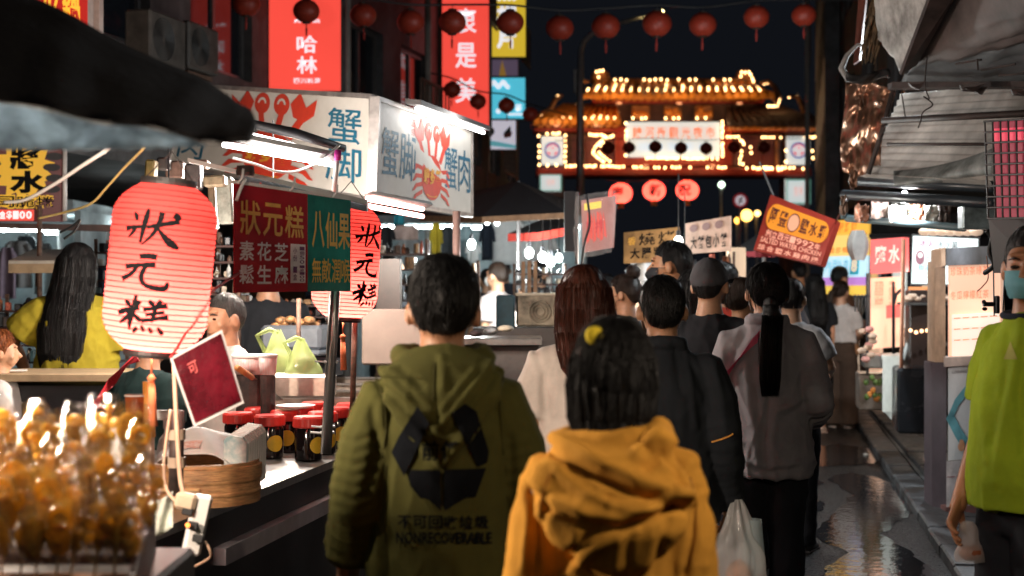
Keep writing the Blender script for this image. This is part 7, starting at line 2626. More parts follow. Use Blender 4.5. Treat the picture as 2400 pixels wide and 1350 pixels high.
# ---------------------------------------------------------------- racks of small goods filling the stalls
def rack(label, x0, x1, y0, y1, Y, ns, nc, pal, seed, lit=None):
    rr = random.Random(seed)
    a, b = P(x0, y1, Y), P(x1, y0, Y)
    root = thing('goods_rack', label, 'rack', Vector(((a.x + b.x) / 2, Y, 0)), 'racks of goods in the stalls')
    W, Hh = b.x - a.x, b.z - a.z
    for x in (a.x, b.x):
        for dy in (0, .28):
            MB().box((x, Y + dy, b.z / 2), (.02, .02, b.z)).build('upright', rail_m, root)
    for i in range(ns):
        z = a.z + Hh * i / ns
        MB().box(((a.x + b.x) / 2, Y + .14, z), (W + .02, .3, .012)).build('shelf', wood_d, root)
        for j in range(nc):
            x = a.x + W * (j + .5) / nc + rr.uniform(-.02, .02)
            w, h_ = W / nc * rr.uniform(.5, 1.05), Hh / ns * rr.uniform(.35, .85)
            cc = pal[rr.randrange(len(pal))]
            m = mat('goods_%d_%d_%d' % tuple(int(q * 99) for q in cc), cc, rough=.45, var=.4, vs=25)
            y = Y + rr.uniform(.0, .12)
            t = rr.random()
            if t < .4:
                MB().box((x, y, z + .007 + h_ / 2), (w, .1, h_), Matrix.Rotation(rr.uniform(-.3, .3), 3, 'Z'), bev=.006).build('carton', m, root)
            elif t < .7:
                MB().lathe((x, y, z + .007), [(w * .4, 0), (w * .45, h_ * .1), (w * .45, h_ * .65), (w * .2, h_ * .8), (w * .2, h_)], 12).build('bottle', m, root, smooth=True)
            else:
                for q in range(3):
                    MB().ell((x + rr.uniform(-.3, .3) * w, y + rr.uniform(-.03, .03), z + .01 + h_ * .3 + .3 * h_ * (q == 2)), (w * .3, .04, h_ * .3), 8, 6).build('food_piece', m, root, smooth=True)


warm = [(.5, .3, .15), (.35, .12, .05), (.06, .04, .035), (.6, .5, .4), (.02, .02, .025), (.12, .07, .05), (.5, .1, .05), (.03, .03, .035)]
cool = [(.6, .62, .6), (.3, .36, .38), (.02, .03, .04), (.65, .55, .42), (.05, .06, .07), (.1, .2, .22), (.02, .02, .022)]
rack('dark rack of sauces and tools right of the second lantern', 884, 1000, 560, 705, 11.6, 4, 9, warm, 1)
rack('rack of warm coloured snacks behind the hooded man', 1005, 1120, 610, 712, 12.2, 3, 9, warm, 2)
rack('rack of pale bowls under the bright bulbs', 1205, 1325, 618, 692, 11.9, 3, 9, cool, 3)
rack('low rack of jars behind the grey haired vendor', 560, 770, 690, 770, 9.3, 3, 11, warm, 4)
rack('cluttered rack behind the work table at left', -20, 270, 690, 850, 9.0, 4, 13, cool + warm, 5)
rack('rack of snacks in front of the pale pink banner', 1600, 1720, 590, 660, 12.3, 2, 9, warm, 6)
rack('shelf of cups left of the big lantern', 225, 300, 560, 690, 9.6, 4, 5, cool, 8)
rack('shelf of packets between the banner and the vendor', 490, 560, 540, 690, 8.4, 4, 5, cool + warm, 9)
# ---------------------------------------------------------------- hand-held bags
bag_w = film('white_bag_film', (.85, .85, .85), .48, .15, 1.0)
hb = thing('carrier_bag', 'white plastic carrier bag with orange food in the black jacket man hand', 'plastic bag', P(1735, 1330, 4.95))
pts0 = P(1716, 1170, 4.95)


def cb(u, v):
    a = 2 * math.pi * u
    w = (.014 + .072 * min(1, (1 - v) * 1.9) ** .8) * (1 + .3 * mnoise.noise((math.cos(a) * 2.5, math.sin(a) * 2.5, v * 4)) + .12 * math.sin(a * 9 + v * 3))
    return pts0 + Vector((.02 + w * math.cos(a) + .01 * (1 - v), .7 * w * math.sin(a), -.36 * (1 - v)))


MB().grid(cb, 54, 22).build('bag', bag_w, hb, smooth=True)
MB().ell(pts0 + Vector((.025, 0, -.27)), (.05, .04, .06), 12, 8).build('contents', mat('orange_food', (.6, .25, .1), var=.3), hb, smooth=True)
MB().grid(lambda u, v: pts0 + Vector((.075 + .045 * math.cos(6.28 * u) * (1.1 - .5 * v), .03 * math.sin(6.28 * u), -.33 + .26 * v)), 16, 10).build('second_bag', film('bluish_bag', (.6, .72, .75), .6), hb, smooth=True)
lb_ = thing('drink_bag', 'clear bag of brown drink held by the lime shirt man', 'plastic bag', P(2280, 1300, 4.2))
p0 = P(2268, 1222, 4.45)
MB().grid(lambda u, v: p0 + Vector((.01 * (1 - v) + (.014 + .034 * (1 - v) ** .6) * math.cos(6.28 * u) * (1 + .15 * math.sin(9 * v)), .03 * (1 - .5 * v) * math.sin(6.28 * u), -.125 * (1 - v))), 18, 14).build('bag', film('clear_bag', (.75, .68, .66), .5), lb_, smooth=True)
MB().ell(p0 + Vector((.012, 0, -.098)), (.04, .028, .026), 12, 8).build('drink', mat('brown_drink', (.3, .1, .05), rough=.2), lb_, smooth=True)
# ---------------------------------------------------------------- stall bulbs, several added out of sight to light the scene
pendant('added bulb off frame at left beside the candies', Vector((-1.36, 3.05, 1.5)), 115, (1, .80, .62), .03, Vector((-1.36, 3.15, 2.2)))  # added out of frame beside the stand to make the candies glow
pendant('added bulb hidden behind the near canopy valance', P(235, 285, 3.3), 36, (1, .84, .68), .028, P(235, 200, 3.3))  # concealed source added for light on the crowd's left side
pendant('bare bulb over the tubs behind the second lantern', P(640, 520, 7.0), 100, (1, .82, .68), .03)
pendant('added bulb hidden behind the big lantern', P(395, 600, 6.0), 22, (1, .85, .72), .03)  # added for its light only, kept out of view
pendant('added fill bulb off frame at right', Vector((1.0, 2.25, 1.98)), 38, (1, .80, .60), .035)  # added source just out of frame, brightens the mustard hoodie
pendant('added fill bulb off frame at left', Vector((-1.7, .6, 2.2)), 5, (1, .82, .65), .035)  # weak fill added out of frame
pendant('added bulb above the pale corrugated sheet', P(2185, 130, 10.4), 260, (.86, .95, 1), .03)  # added to shine down through the translucent sheet
pendant('bare bulb inside the dessert stall', P(2170, 640, 12.6), 26, (1, .85, .72), .03)
pendant('bare bulb inside the snack stall', P(2075, 690, 13.6), 30, (1, .78, .6), .03)
pendant('added bulb behind the dark pipes of the lean-to roof', P(2120, 456, 9.05), 26, (.95, .97, 1), .02, P(2120, 425, 9.1))  # added to light the roof sheets from below
# ---------------------------------------------------------------- the crowd
HB = hairmat('hair_black', (0.007, 0.0065, 0.007))
HR = hairmat('hair_redbrown', (0.085, 0.024, 0.013), 0.36)
HBR = hairmat('hair_darkbrown', (0.03, 0.016, 0.01), 0.4)
black_cloth = cloth_mat('black_cloth', (0.018, 0.019, 0.023))
black_cotton = cloth_mat('black_cotton', (0.013, 0.015, 0.019), sheen=0.15)
dark_trousers = cloth_mat('dark_trousers', (0.014, 0.016, 0.022))
denim = mat('denim', (0.16, 0.19, 0.23), rough=0.9, var=0.35, vs=60, bump=0.4, bs=300)
shoe_black = mat('shoe_black', (0.02, 0.02, 0.022), rough=0.5)
shoe_pale = mat('shoe_pale', (0.55, 0.42, 0.36), rough=0.6)


def px_person(px, top, y):
    w = P(px, top, y)
    return w.x, w.y, w.z / 1.008


CROWD = 'people walking in the night market'

STY = [(.022, 17, [(1275, 1012), (1330, 1045), (1400, 1082), (1480, 1118), (1560, 1148), (1615, 1162)]), (-.016, 11, [(1285, 1052), (1380, 1112), (1470, 1150), (1555, 1180), (1612, 1196)]),
       (.018, 17, [(1492, 1062), (1540, 1018), (1592, 1045), (1640, 1092), (1652, 1150)]), (-.014, 11, [(1515, 1096), (1552, 1066), (1588, 1092), (1600, 1140)]),
       (.014, 15, [(1235, 1118), (1290, 1168), (1370, 1203), (1450, 1214), (1530, 1190), (1600, 1152)]), (-.016, 11, [(1240, 1150), (1290, 1196), (1370, 1228), (1450, 1238), (1535, 1212), (1605, 1176)]),
       (-.010, 8, [(1425, 1162), (1500, 1172), (1572, 1152)]), (.008, 8, [(1432, 1184), (1500, 1198), (1560, 1180)]), (.006, 9, [(1300, 1100), (1360, 1150), (1430, 1180)]), (-.006, 8, [(1330, 1100), (1390, 1142)]),
       (-.012, 11, [(1280, 1160), (1262, 1250), (1252, 1350)]), (-.012, 11, [(1632, 1150), (1626, 1250), (1602, 1350)]), (-.014, 9, [(1338, 1300), (1372, 1262), (1412, 1236)]), (.009, 13, [(1330, 1345), (1400, 1282), (1490, 1242)]),
       (-.007, 10, [(1566, 1222), (1545, 1290), (1535, 1350)]), (.006, 9, [(1218, 1130), (1238, 1220), (1226, 1330)]), (-.006, 8, [(1232, 1110), (1252, 1200), (1242, 1300)]), (.006, 9, [(1668, 1150), (1672, 1240), (1655, 1330)]),
       (.006, 10, [(1450, 1260), (1440, 1350)]), (-.005, 9, [(1478, 1255), (1470, 1350)])]
STG = [(.011, 10, [(878, 840), (905, 882), (960, 940), (1005, 984), (1024, 1000)]), (-.011, 9, [(866, 862), (896, 908), (948, 966), (1002, 1010)]), (.011, 10, [(1160, 834), (1130, 882), (1088, 932), (1040, 988)]),
       (-.011, 9, [(1172, 858), (1140, 910), (1096, 962), (1048, 1010)]), (.007, 8, [(915, 866), (975, 918), (1012, 960)]), (-.005, 7, [(940, 862), (990, 905)]), (.006, 8, [(1110, 868), (1070, 915), (1035, 960)]), (-.004, 4, [(1021, 850), (1018, 920), (1022, 985)]),
       (.009, 12, [(893, 950), (906, 1050), (882, 1150), (892, 1290)]), (-.008, 10, [(872, 960), (884, 1060), (862, 1150)]), (.007, 9, [(1174, 1040), (1180, 1170), (1172, 1300)]), (-.007, 9, [(1196, 1030), (1200, 1160)])] + \
      [(.0026, 8, [(784, 1010 + 27 * i), (830, 1022 + 27 * i), (868, 1010 + 27 * i)]) for i in range(7)] + [(-.0024, 7, [(784, 1023 + 27 * i), (830, 1036 + 27 * i), (868, 1022 + 27 * i)]) for i in range(7)] + \
      [(.005, 7, [(1192, 1040 + 30 * i), (1240, 1030 + 30 * i)]) for i in range(5)]
STL = [(.008, 12, [(2390, 740), (2380, 860), (2350, 1000), (2330, 1130)]), (-.008, 10, [(2362, 780), (2352, 900), (2322, 1040)]), (.006, 9, [(2312, 860), (2304, 960), (2312, 1080)]), (-.005, 8, [(2330, 900), (2320, 1000)]),
       (-.010, 10, [(2398, 820), (2384, 930), (2396, 1060)]), (.006, 8, [(2340, 720), (2310, 780), (2300, 840)]), (-.006, 8, [(2356, 730), (2328, 790)])]
STJ = [(.010, 10, [(1835, 760), (1828, 900), (1812, 1020), (1806, 1100)]), (-.009, 9, [(1812, 770), (1806, 900), (1790, 1030)]), (.009, 10, [(1745, 850), (1760, 960), (1775, 1090)]), (-.008, 9, [(1765, 860), (1782, 980), (1795, 1090)]),
       (-.012, 9, [(1700, 880), (1716, 960), (1722, 1060)]), (.009, 8, [(1830, 960), (1870, 940), (1895, 930)]), (-.009, 7, [(1838, 978), (1872, 958)]), (.009, 8, [(1720, 1075), (1800, 1095), (1870, 1085)]), (-.01, 7, [(1720, 1090), (1800, 1106), (1870, 1097)]), (.006, 8, [(1700, 730), (1690, 800), (1698, 870)])]
STK = [(.008, 9, [(1640, 790), (1672, 850), (1690, 930), (1700, 1010)]), (-.008, 8, [(1622, 800), (1650, 870), (1668, 960)]), (.008, 8, [(1600, 800), (1620, 900), (1630, 1000)]), (-.007, 8, [(1580, 810), (1598, 920)])]
STW = [(.007, 9, [(1232, 800), (1258, 880), (1262, 960)]), (-.006, 8, [(1248, 800), (1276, 880), (1282, 960)]), (.006, 8, [(1300, 820), (1306, 900), (1300, 970)]), (-.005, 8, [(1320, 830), (1326, 920)])]


# green hoodie, seen from behind
olive = cloth_mat('olive_fleece', (0.058, 0.056, 0.012), rough=0.95, bs=500, sheen=0.5)


def hood_a(t, H):
    h = lambda a, b, c: Vector((a * H, b * H, c * H))
    ring = [h(.064 * math.cos(a), -.016 + .058 * math.sin(a), .853 + .004 * math.sin(a) + .006 * math.cos(a * 2)) for a in [2 * math.pi * k / 18 for k in range(19)]]
    t.tube(ring, [(.017 * H, .02 * H)] * 19, 10)
    t.tube([h(0, -.045, .865), h(0, -.07, .835), h(0, -.085, .80), h(0, -.087, .76), h(0, -.08, .715), h(0, -.07, .69)],
           [(.06 * H, .024 * H), (.09 * H, .03 * H), (.088 * H, .034 * H), (.062 * H, .032 * H), (.026 * H, .022 * H), (.008 * H, .01 * H)], 20, side=(1, 0, 0))
    t.tube([h(-.085, -.05, .84), h(-.06, -.095, .80), h(-.028, -.108, .745), h(0, -.1, .70)], [.012 * H, .011 * H, .01 * H, .006 * H], 8)
    t.tube([h(.085, -.05, .84), h(.06, -.095, .80), h(.028, -.108, .745), h(0, -.1, .70)], [.012 * H, .011 * H, .01 * H, .006 * H], 8)
    t.tube([h(0, -.085, .862), h(0.002, -.113, .82), h(0, -.118, .77)], [.004 * H, .005 * H, .004 * H], 6)


x, y, H = px_person(1036, 603, 3.5)
green = person('man in olive green hoodie with black printed back, seen from behind', x, y, H, yaw=0.05, build=1.0, top=olive, top_kind='hoodie', sleeve='three', ease=0.02,
               fold=0.004, strokes=STG, hem=0.47, bottom=dark_trousers, hair=HB, hair_kind='thick', tone=(0.36, 0.18, 0.10), voxel=0.0075, shoe=shoe_black, extra_top=hood_a,
               seed=1.3, arms={-1: ((.168, -.03, .63), (.18, .06, .48)), 1: ((.165, -.02, .63), (.165, .09, .50))}, strands=1500, head=(0.02, 0, 0.03))
ink = mat('black_ink_print', (0.006, 0.007, 0.009), rough=0.95, var=.2, spec=0.05)
gh = child(green, 'hoodie')
decal(green, gh, [[(979, 952), (1006, 993), (947, 1116), (917, 1060), (935, 1022)], [(1058, 970), (1090, 946), (1117, 964), (1146, 1057), (1143, 1084), (1120, 1095)],
                  [(962, 1101), (1032, 1101), (1034, 1198), (1000, 1168), (985, 1168), (962, 1140), (956, 1120)], [(1041, 1101), (1140, 1097), (1115, 1165), (1095, 1165), (1041, 1198)]],
      ink, 'printed_emblem', step=14)
for tx in (text_px('前任', 986, 1030, 1076, 1082, 0.02), text_px('不可回收垃圾', 930, 1206, 1148, 1241, 0.02), text_px('NONRECOVERABLE', 916, 1245, 1166, 1276, 0.03, whole=True)):
    decal(green, gh, [], ink, 'printed_lettering', step=16, flat=[tx])

# yellow hoodie
mustard = cloth_mat('mustard_fleece', (0.62, 0.295, 0.04), rough=0.92, bs=480, sheen=0.3)


def hood_b(t, H):
    h = lambda a, b, c: Vector((a * H, b * H, c * H))
    h = lambda a, b, c: Vector((a * H * .93, b * H, (c - .012) * H))
    ring = [h(.066 * math.cos(a), -.016 + .058 * math.sin(a), .85 + .004 * math.cos(a)) for a in [2 * math.pi * k / 18 for k in range(19)]]
    t.tube(ring, [(.018 * H, .022 * H)] * 19, 10)
    t.tube([h(.055, .0, .852), h(.07, -.04, .865), h(.062, -.08, .852), h(.07, -.10, .81)], [.014 * H, .02 * H, .02 * H, .014 * H], 12)
    t.tube([h(0, -.05, .852), h(-.005, -.085, .82), h(0.0, -.10, .775), h(0.01, -.10, .735), h(.012, -.09, .70), h(.014, -.078, .672)],
           [(.072 * H, .026 * H), (.10 * H, .03 * H), (.108 * H, .034 * H), (.092 * H, .034 * H), (.055 * H, .026 * H), (.012 * H, .012 * H)], 22, side=(1, 0, 0))


def hair_y(hb, H):
    drape_hair(hb, H, [(.985, .03, .035, 0, -.012), (.95, .058, .064, 0, -.014), (.91, .062, .064, 0, -.016), (.87, .058, .056, 0, -.02), (.838, .048, .05, .004, -.03), (.815, .03, .03, .008, -.052)], 5.1, amp=.003, cut=.012)


x, y, H = px_person(1432, 737, 2.9)
yellow = person('woman in mustard yellow hoodie with yellow hair clip, seen from behind', x, y, H, yaw=-0.04, build=0.92, top=mustard, top_kind='hoodie', sleeve='long', ease=0.017, fold=0.0035, strokes=STY,
                hem=0.44, bottom=dark_trousers, hair=HB, hair_kind='full', hair_extra=hair_y, tone=(0.45, 0.24, 0.14), voxel=0.0072, shoe=shoe_black, extra_top=hood_b, seed=2.7,
                arms={-1: ((.15, -.035, .62), (.158, .03, .48)), 1: ((.146, -.02, .62), (.135, .06, .48))}, strands=900, head=(-0.1, 0.05, 0.04))
k = MB()
hp = P(1394, 787, 2.9)
tb = bvh_of(child(yellow, 'hair'))
hit, nn, _, _ = tb.ray_cast(Vector((0, 0, CAMZ)), (hp - Vector((0, 0, CAMZ))).normalized())
hit = hit or hp
k.lathe(hit, [(.001, -.004), (.017, -.003), (.0195, .0015), (.017, .005), (.001, .0065)], 18, rot_to((0, 0, 1), (0.1, -1, 0.2)))
k.build('hair_clip', mat('yellow_felt', (0.72, 0.55, 0.02), rough=0.8, var=0.1), yellow, smooth=True)

# lime shirt, white-blue mask, right edge
lime = cloth_mat('lime_cotton', (0.30, 0.41, 0.02), rough=0.9, sheen=0.2)
mask_blue = mat('mask_blue', (0.16, 0.42, 0.50), rough=0.8, var=0.05, bump=0.3, bs=200)
x, y, H = px_person(2414, 520, 4.4)
man_l = person('man in lime green t-shirt with pale blue face mask at right edge', x, y, H, yaw=1.95, build=1.0, top=lime, top_kind='tee', sleeve='short', ease=0.013, hem=0.50, fold=0.004, strokes=STL,
               belly=0.022, bottom=dark_trousers, bottom_kind='shorts', hair=HB, hair_kind='short', tone=(0.38, 0.17, 0.085), voxel=0.0085, shoe=shoe_black, seed=4.2, mask=mask_blue, eyes=True,
               arms={-1: ((.15, -.02, .635), (.15, .05, .49)), 1: ((.15, .0, .64), (.12, .08, .505))}, head=(0.62, 0.0, 0.0), palm={1: (-0.8, -.6, 0)}, curl=0.4)
gt = child(man_l, 'tshirt')
k = MB()
ring = []
Mr = Matrix.Rotation(1.95, 4, 'Z')
for i in range(25):
    a = 2 * math.pi * i / 24
    ring.append(Vector((x, y, 0)) + Mr @ Vector((.054 * H * math.cos(a), -.008 * H + .05 * H * math.sin(a), .846 * H - .006 * H * math.sin(a))))
k.tube(ring, .006 * H, 8)
k.build('collar', cloth_mat('navy_rib', (0.015, 0.02, 0.04)), man_l, smooth=True)
decal(man_l, gt, [[(2352, 842), (2368, 800), (2384, 842)]], mat('faded_print', (0.42, 0.40, 0.10), rough=0.9), 'faded_print', step=12)

# stitched seams of the two hoodies
o0 = Vector((0, 0, CAMZ))


def on(t, px, py, lift=0.004, fallback=5.0):
    d = (P(px, py, 1.0) - o0).normalized()
    hit, _, _, _ = t.ray_cast(o0, d)
    return (hit - d * lift) if hit is not None else P(px, py, fallback)


for root_, gm, fb, mm, lines in ((green, gh, 3.3, (.05, .047, .01), [[(880, 880), (902, 940), (905, 1010), (893, 1090)], [(1180, 880), (1172, 940), (1176, 1010), (1182, 1080)], [(1018, 850), (1016, 900), (1014, 950)], [(905, 1090), (900, 1180), (905, 1300)]]),
                                 (yellow, child(yellow, 'hoodie'), 2.7, (.34, .14, .015), [[(1290, 1110), (1268, 1170), (1262, 1240), (1268, 1340)], [(1618, 1120), (1632, 1180), (1630, 1260), (1615, 1340)]])):
    tt = bvh_of(gm)
    for ln in lines:
        pts = []
        for (a, b) in zip(ln, ln[1:]):
            pts += [on(tt, a[0] + (b[0] - a[0]) * q / 5, a[1] + (b[1] - a[1]) * q / 5, .001, fb) for q in range(5)]
        MB().tube(pts, .0018, 5).build('seam', cloth_mat('seam_%.2f' % mm[0], mm), root_, smooth=True)

# white tee, red-brown hair
white_tee = cloth_mat('white_tee', (0.74, 0.66, 0.60), rough=0.9, sheen=0.1)


def hair_w(hb, H):
    drape_hair(hb, H, [(.99, .03, .035, 0, -.012), (.955, .058, .066, 0, -.014), (.91, .063, .066, .002, -.016), (.86, .066, .06, .004, -.022), (.82, .064, .05, .006, -.038), (.785, .058, .034, .008, -.062), (.755, .042, .02, .01, -.072)], 2.2, cut=.03)


x, y, H = px_person(1368, 617, 5.0)
w1 = person('woman in white t-shirt and jeans with long red-brown hair', x, y, H, yaw=0.0, build=0.98, top=white_tee, top_kind='tee', sleeve='short', ease=0.018, hem=0.575, fold=0.004, strokes=STW, bottom=denim,
            hair=HR, hair_kind='full', hair_extra=hair_w, tone=(0.5, 0.28, 0.17), voxel=0.01, shoe=shoe_black, seed=3.4)
k = MB()
k.tube([Vector((x + .035, y - .115, 1.335)), Vector((x + .0, y - .123, 1.30)), Vector((x - .02, y - .12, 1.24))], [(.008, .002)] * 3, 6, side=(1, 0, 0))
k.build('strap', mat('orange_strap', (0.65, 0.22, 0.04)), w1)
# back pockets, belt loops and waistband of the jeans
k = MB()
tj = bvh_of(child(w1, 'trousers'))
k.tube([on(tj, 1262, 1010), on(tj, 1300, 1012), on(tj, 1318, 1014)], .003, 5)
k.tube([on(tj, 1262, 1018), on(tj, 1300, 1020), on(tj, 1318, 1022)], .002, 5)
k.build('stitching', mat('thread', (0.35, 0.33, 0.30)), w1)

# black jacket man carrying bags
navy_shell = cloth_mat('black_shell', (0.013, 0.016, 0.021), rough=0.85, sheen=0.0, bump=0.1)
x, y, H = px_person(1552, 641, 5.0)
bk = person('man in black jacket carrying a white plastic bag, mask strap behind ear', x, y, H, yaw=-0.12, build=1.08, top=navy_shell, top_kind='jacket', sleeve='long', ease=0.022, hem=0.46, fold=0.0035, strokes=STK,
            bottom=dark_trousers, hair=HB, hair_kind='short', tone=(0.46, 0.24, 0.14), voxel=0.009, shoe=shoe_black, seed=5.5, strands=1200,
            arms={-1: ((.16, -.01, .635), (.165, .06, .50)), 1: ((.172, -.02, .635), (.175, .03, .487))}, palm={1: (-1, 0.3, 0)}, curl=0.9, head=(0.12, 0.02, 0.0), mask=mat('mask_white', (.75, .75, .74), rough=.8))
k = MB()
tc = bvh_of(child(bk, 'jacket'))
pts = [on(tc, 1668, 1036), on(tc, 1690, 1030), on(tc, 1708, 1023), on(tc, 1718, 1017)]
k.tube(pts, .003, 5)
k.build('orange_piping', mat('orange_cord', (0.75, 0.33, 0.06), rough=0.5), bk)

# grey jacket with pink strap and ponytail
grey_jkt = cloth_mat('grey_jacket', (0.28, 0.272, 0.295), rough=0.8, sheen=0.15, var=0.08)


def tail(hb, H):
    h = lambda a, b, c: Vector((a * H, b * H, c * H))
    hb.ell(h(0, -.075, .90), (.02 * H, .02 * H, .02 * H), 10, 8)
    pts = [h(0, -.07, .90), h(.0, -.098, .87), h(-.004, -.105, .82), h(-.006, -.104, .76), h(-.006, -.10, .71), h(-.004, -.095, .665)]
    rr_ = random.Random(4)
    hb.tube(pts, [(.018 * H, .016 * H), (.025 * H, .02 * H), (.028 * H, .02 * H), (.026 * H, .018 * H), (.02 * H, .013 * H), (.006 * H, .005 * H)], 16, side=(1, 0, 0))
    for _ in range(320):
        a, b = rr_.uniform(-.027, .027), rr_.uniform(-.016, .006)
        hb.tube([p + h(a * (1.0 if i < 4 else .8), b - .008, rr_.uniform(-.004, .004)) for i, p in enumerate(pts[1:])], [.0011, .0012, .0012, .001, .0003], 3)


x, y, H = px_person(1797, 612, 6.2)
gr = person('woman in grey jacket with black ponytail and pink shoulder strap', x, y, H, yaw=-0.18, build=1.0, top=grey_jkt, top_kind='jacket', sleeve='long', ease=0.024, hem=0.445, fold=0.007, strokes=STJ, bottom=dark_trousers,
            hair=HB, hair_kind='full', hair_extra=tail, tone=(0.5, 0.27, 0.17), voxel=0.0095, shoe=shoe_black, seed=6.1, strands=1200, head=(0.15, 0.05, 0),
            hairline=lambda p: hl_short(p) - 0.004, arms={-1: ((.155, -.01, .63), (.15, .05, .49)), 1: ((.165, -.03, .635), (.15, .11, .59))}, mask=mat('mask_pale', (.6, .7, .75), rough=.8))
gj = bvh_of(child(gr, 'jacket'))
k = MB()
pa = [on(gj, a, b, .006, 6.1) for a, b in ((1822, 748), (1800, 768), (1770, 800), (1740, 832), (1712, 866), (1695, 893))]
k.tube(pa, [(.017, .003)] * 6, 6, side=(0.7, 0, 0.7))
k.build('shoulder_strap', mat('pink_webbing', (0.78, 0.10, 0.20), rough=0.6), gr)

# the ones between
cap_grey = cloth_mat('grey_felt_cap', (0.06, 0.06, 0.066))
x, y, H = px_person(1665, 604, 7.0)
cp = person('man in grey cap and black shirt with white earloop', x, y, H, yaw=-0.35, build=1.12, top=black_cotton, top_kind='tee', sleeve='short', ease=0.018, hem=0.48, bottom=dark_trousers,
            hair=HB, hair_kind='short', tone=(0.5, 0.27, 0.16), voxel=0.011, shoe=shoe_black, seed=7.7, head=(-0.1, 0, 0), mask=mat('mask_white', (.75, .75, .74)))
k = MB()
Mx = Matrix.Translation((x, y, 0)) @ Matrix.Rotation(-0.45, 4, 'Z')
hair_cap(k, H, None, lambda p: 0.928 + 0.01 * math.sin(p), 0.014, 3.3, amp=0.001, lift=0.004)
k.grid(lambda u, v: Vector(((u - .5) * .11 * H * (1 - .25 * v), .055 * H + .045 * H * v * (1 - (2 * u - 1) ** 2 * .5), .946 * H - .012 * H * v)), 8, 4, thick=(0, 0, -.003))
k.xf(Mx)
k.build('cap', cap_grey, cp, smooth=True)

mask_black = mat('mask_black', (0.015, 0.017, 0.022), rough=0.7)
x, y, H = px_person(1566, 566, 8.5)
person('tall man in profile with black face mask and side-swept hair', x, y, H, yaw=1.25, build=1.05, top=black_cotton, sleeve='short', ease=.016, bottom=dark_trousers, hair=HB, hair_kind='thick',
       tone=(0.55, 0.27, 0.14), voxel=0.012, shoe=shoe_black, seed=8.8, mask=mask_black, eyes=True, head=(0.1, 0.03, 0))


def bun(hb, H):
    hb.ell((0, -.045 * H, 1.01 * H), (.03 * H, .03 * H, .028 * H), 14, 10)
    rr_ = random.Random(8)
    for _ in range(60):
        a, b = rr_.uniform(0, 6.28), rr_.uniform(0, 3.14)
        c = Vector((0, -.045 * H, 1.01 * H))
        d = Vector((math.cos(a) * math.sin(b), math.sin(a) * math.sin(b), math.cos(b)))
        e = d.cross(Vector((0.3, 0.5, 0.8))).normalized()
        hb.tube([c + d * .03 * H, c + (d * .8 + e * .6).normalized() * .032 * H, c + (d * .4 + e).normalized() * .038 * H], [.0016, .0016, .0004], 3)


x, y, H = px_person(1462, 640, 9.0)
person('woman in profile with hair in a bun, black mask and dark top', x, y, H, yaw=1.1, top=cloth_mat('dark_olive_top', (0.03, 0.027, 0.02)), sleeve='short', bottom=dark_trousers, hair=HBR, hair_kind='full', hair_extra=bun,
       hairline=lambda p: hl_short(p) - 0.002, tone=(0.55, 0.28, 0.16), voxel=0.012, shoe=shoe_black, seed=9.1, mask=mask_black, eyes=True, head=(0.1, -.05, 0))


def long_b(hb, H):
    drape_hair(hb, H, [(.99, .03, .035, 0, -.012), (.955, .058, .066, 0, -.014), (.90, .063, .064, 0, -.016), (.85, .066, .055, 0, -.026), (.80, .066, .04, 0, -.055), (.73, .06, .025, 0, -.075), (.68, .045, .015, 0, -.075)], 3.2, cut=.03)


x, y, H = px_person(1622, 628, 7.6)
person('woman with long straight black hair between the two men', x, y, H, yaw=0.1, top=black_cloth, sleeve='short', bottom=dark_trousers, hair=HB, hair_kind='full', hair_extra=long_b, voxel=0.013, shoe=shoe_black, seed=3.9)
x, y, H = px_person(1704, 612, 9.2)
person('man with short black hair in red shirt behind the grey cap', x, y, H, yaw=-0.9, top=cloth_mat('red_shirt', (0.5, 0.06, 0.04)), sleeve='short', bottom=dark_trousers, hair=HB, hair_kind='short', voxel=0.014, shoe=shoe_black, seed=2.1,
       tone=(0.5, .27, .16))
x, y, H = px_person(1742, 648, 7.9)
person('dark haired person with pale mask just left of the ponytail', x, y, H, yaw=-0.7, top=black_cloth, sleeve='short', bottom=dark_trousers, hair=HBR, hair_kind='full', voxel=0.013, shoe=shoe_black, seed=5.1, tone=(0.52, .28, .16),
       mask=mat('mask_pale', (.6, .7, .75)), hairline=hl_short)
x, y, H = px_person(1856, 650, 8.4)
person('person in pale t-shirt just right of the grey jacket, forearm raised', x, y, H, yaw=-0.5, top=cloth_mat('pale_blue_tee', (0.5, 0.52, 0.55)), sleeve='short', ease=.016, bottom=dark_trousers, hair=HB, hair_kind='short', voxel=0.012, shoe=shoe_black,
       seed=6.6, tone=(0.6, .36, .24), arms={1: ((.17, .02, .68), (.13, .16, .66)), -1: ((.15, 0, .63), (.15, .05, .49))}, hairline=hl_full)
# far right of the street
x, y, H = px_person(1908, 640, 15.2)
def dress(t, H):
    t.tube([Vector((0, 0, .5 * H)), Vector((0, 0, .4 * H)), Vector((0, 0, .27 * H))], [(.11 * H, .08 * H), (.12 * H, .09 * H), (.125 * H, .095 * H)], 16, side=(1, 0, 0))
person('woman in long black dress with black hair by the menu wall', x, y, H, yaw=0.2, top=black_cotton, top_kind='dress', sleeve='short', ease=.018, extra_top=dress, hair=HB, hair_kind='full', hair_extra=long_b, voxel=0.016, shoe=shoe_pale, seed=1.9,
       tone=(0.6, .3, .18))
x, y, H = px_person(1972, 656, 15.8)


def pony2(hb, H):
    h = lambda a, b, c: Vector((a * H, b * H, c * H))
    hb.tube([h(0, -.06, .95), h(-.03, -.10, .92), h(-.045, -.10, .84), h(-.05, -.09, .76)], [.015 * H, .022 * H, .022 * H, .008 * H], 10)


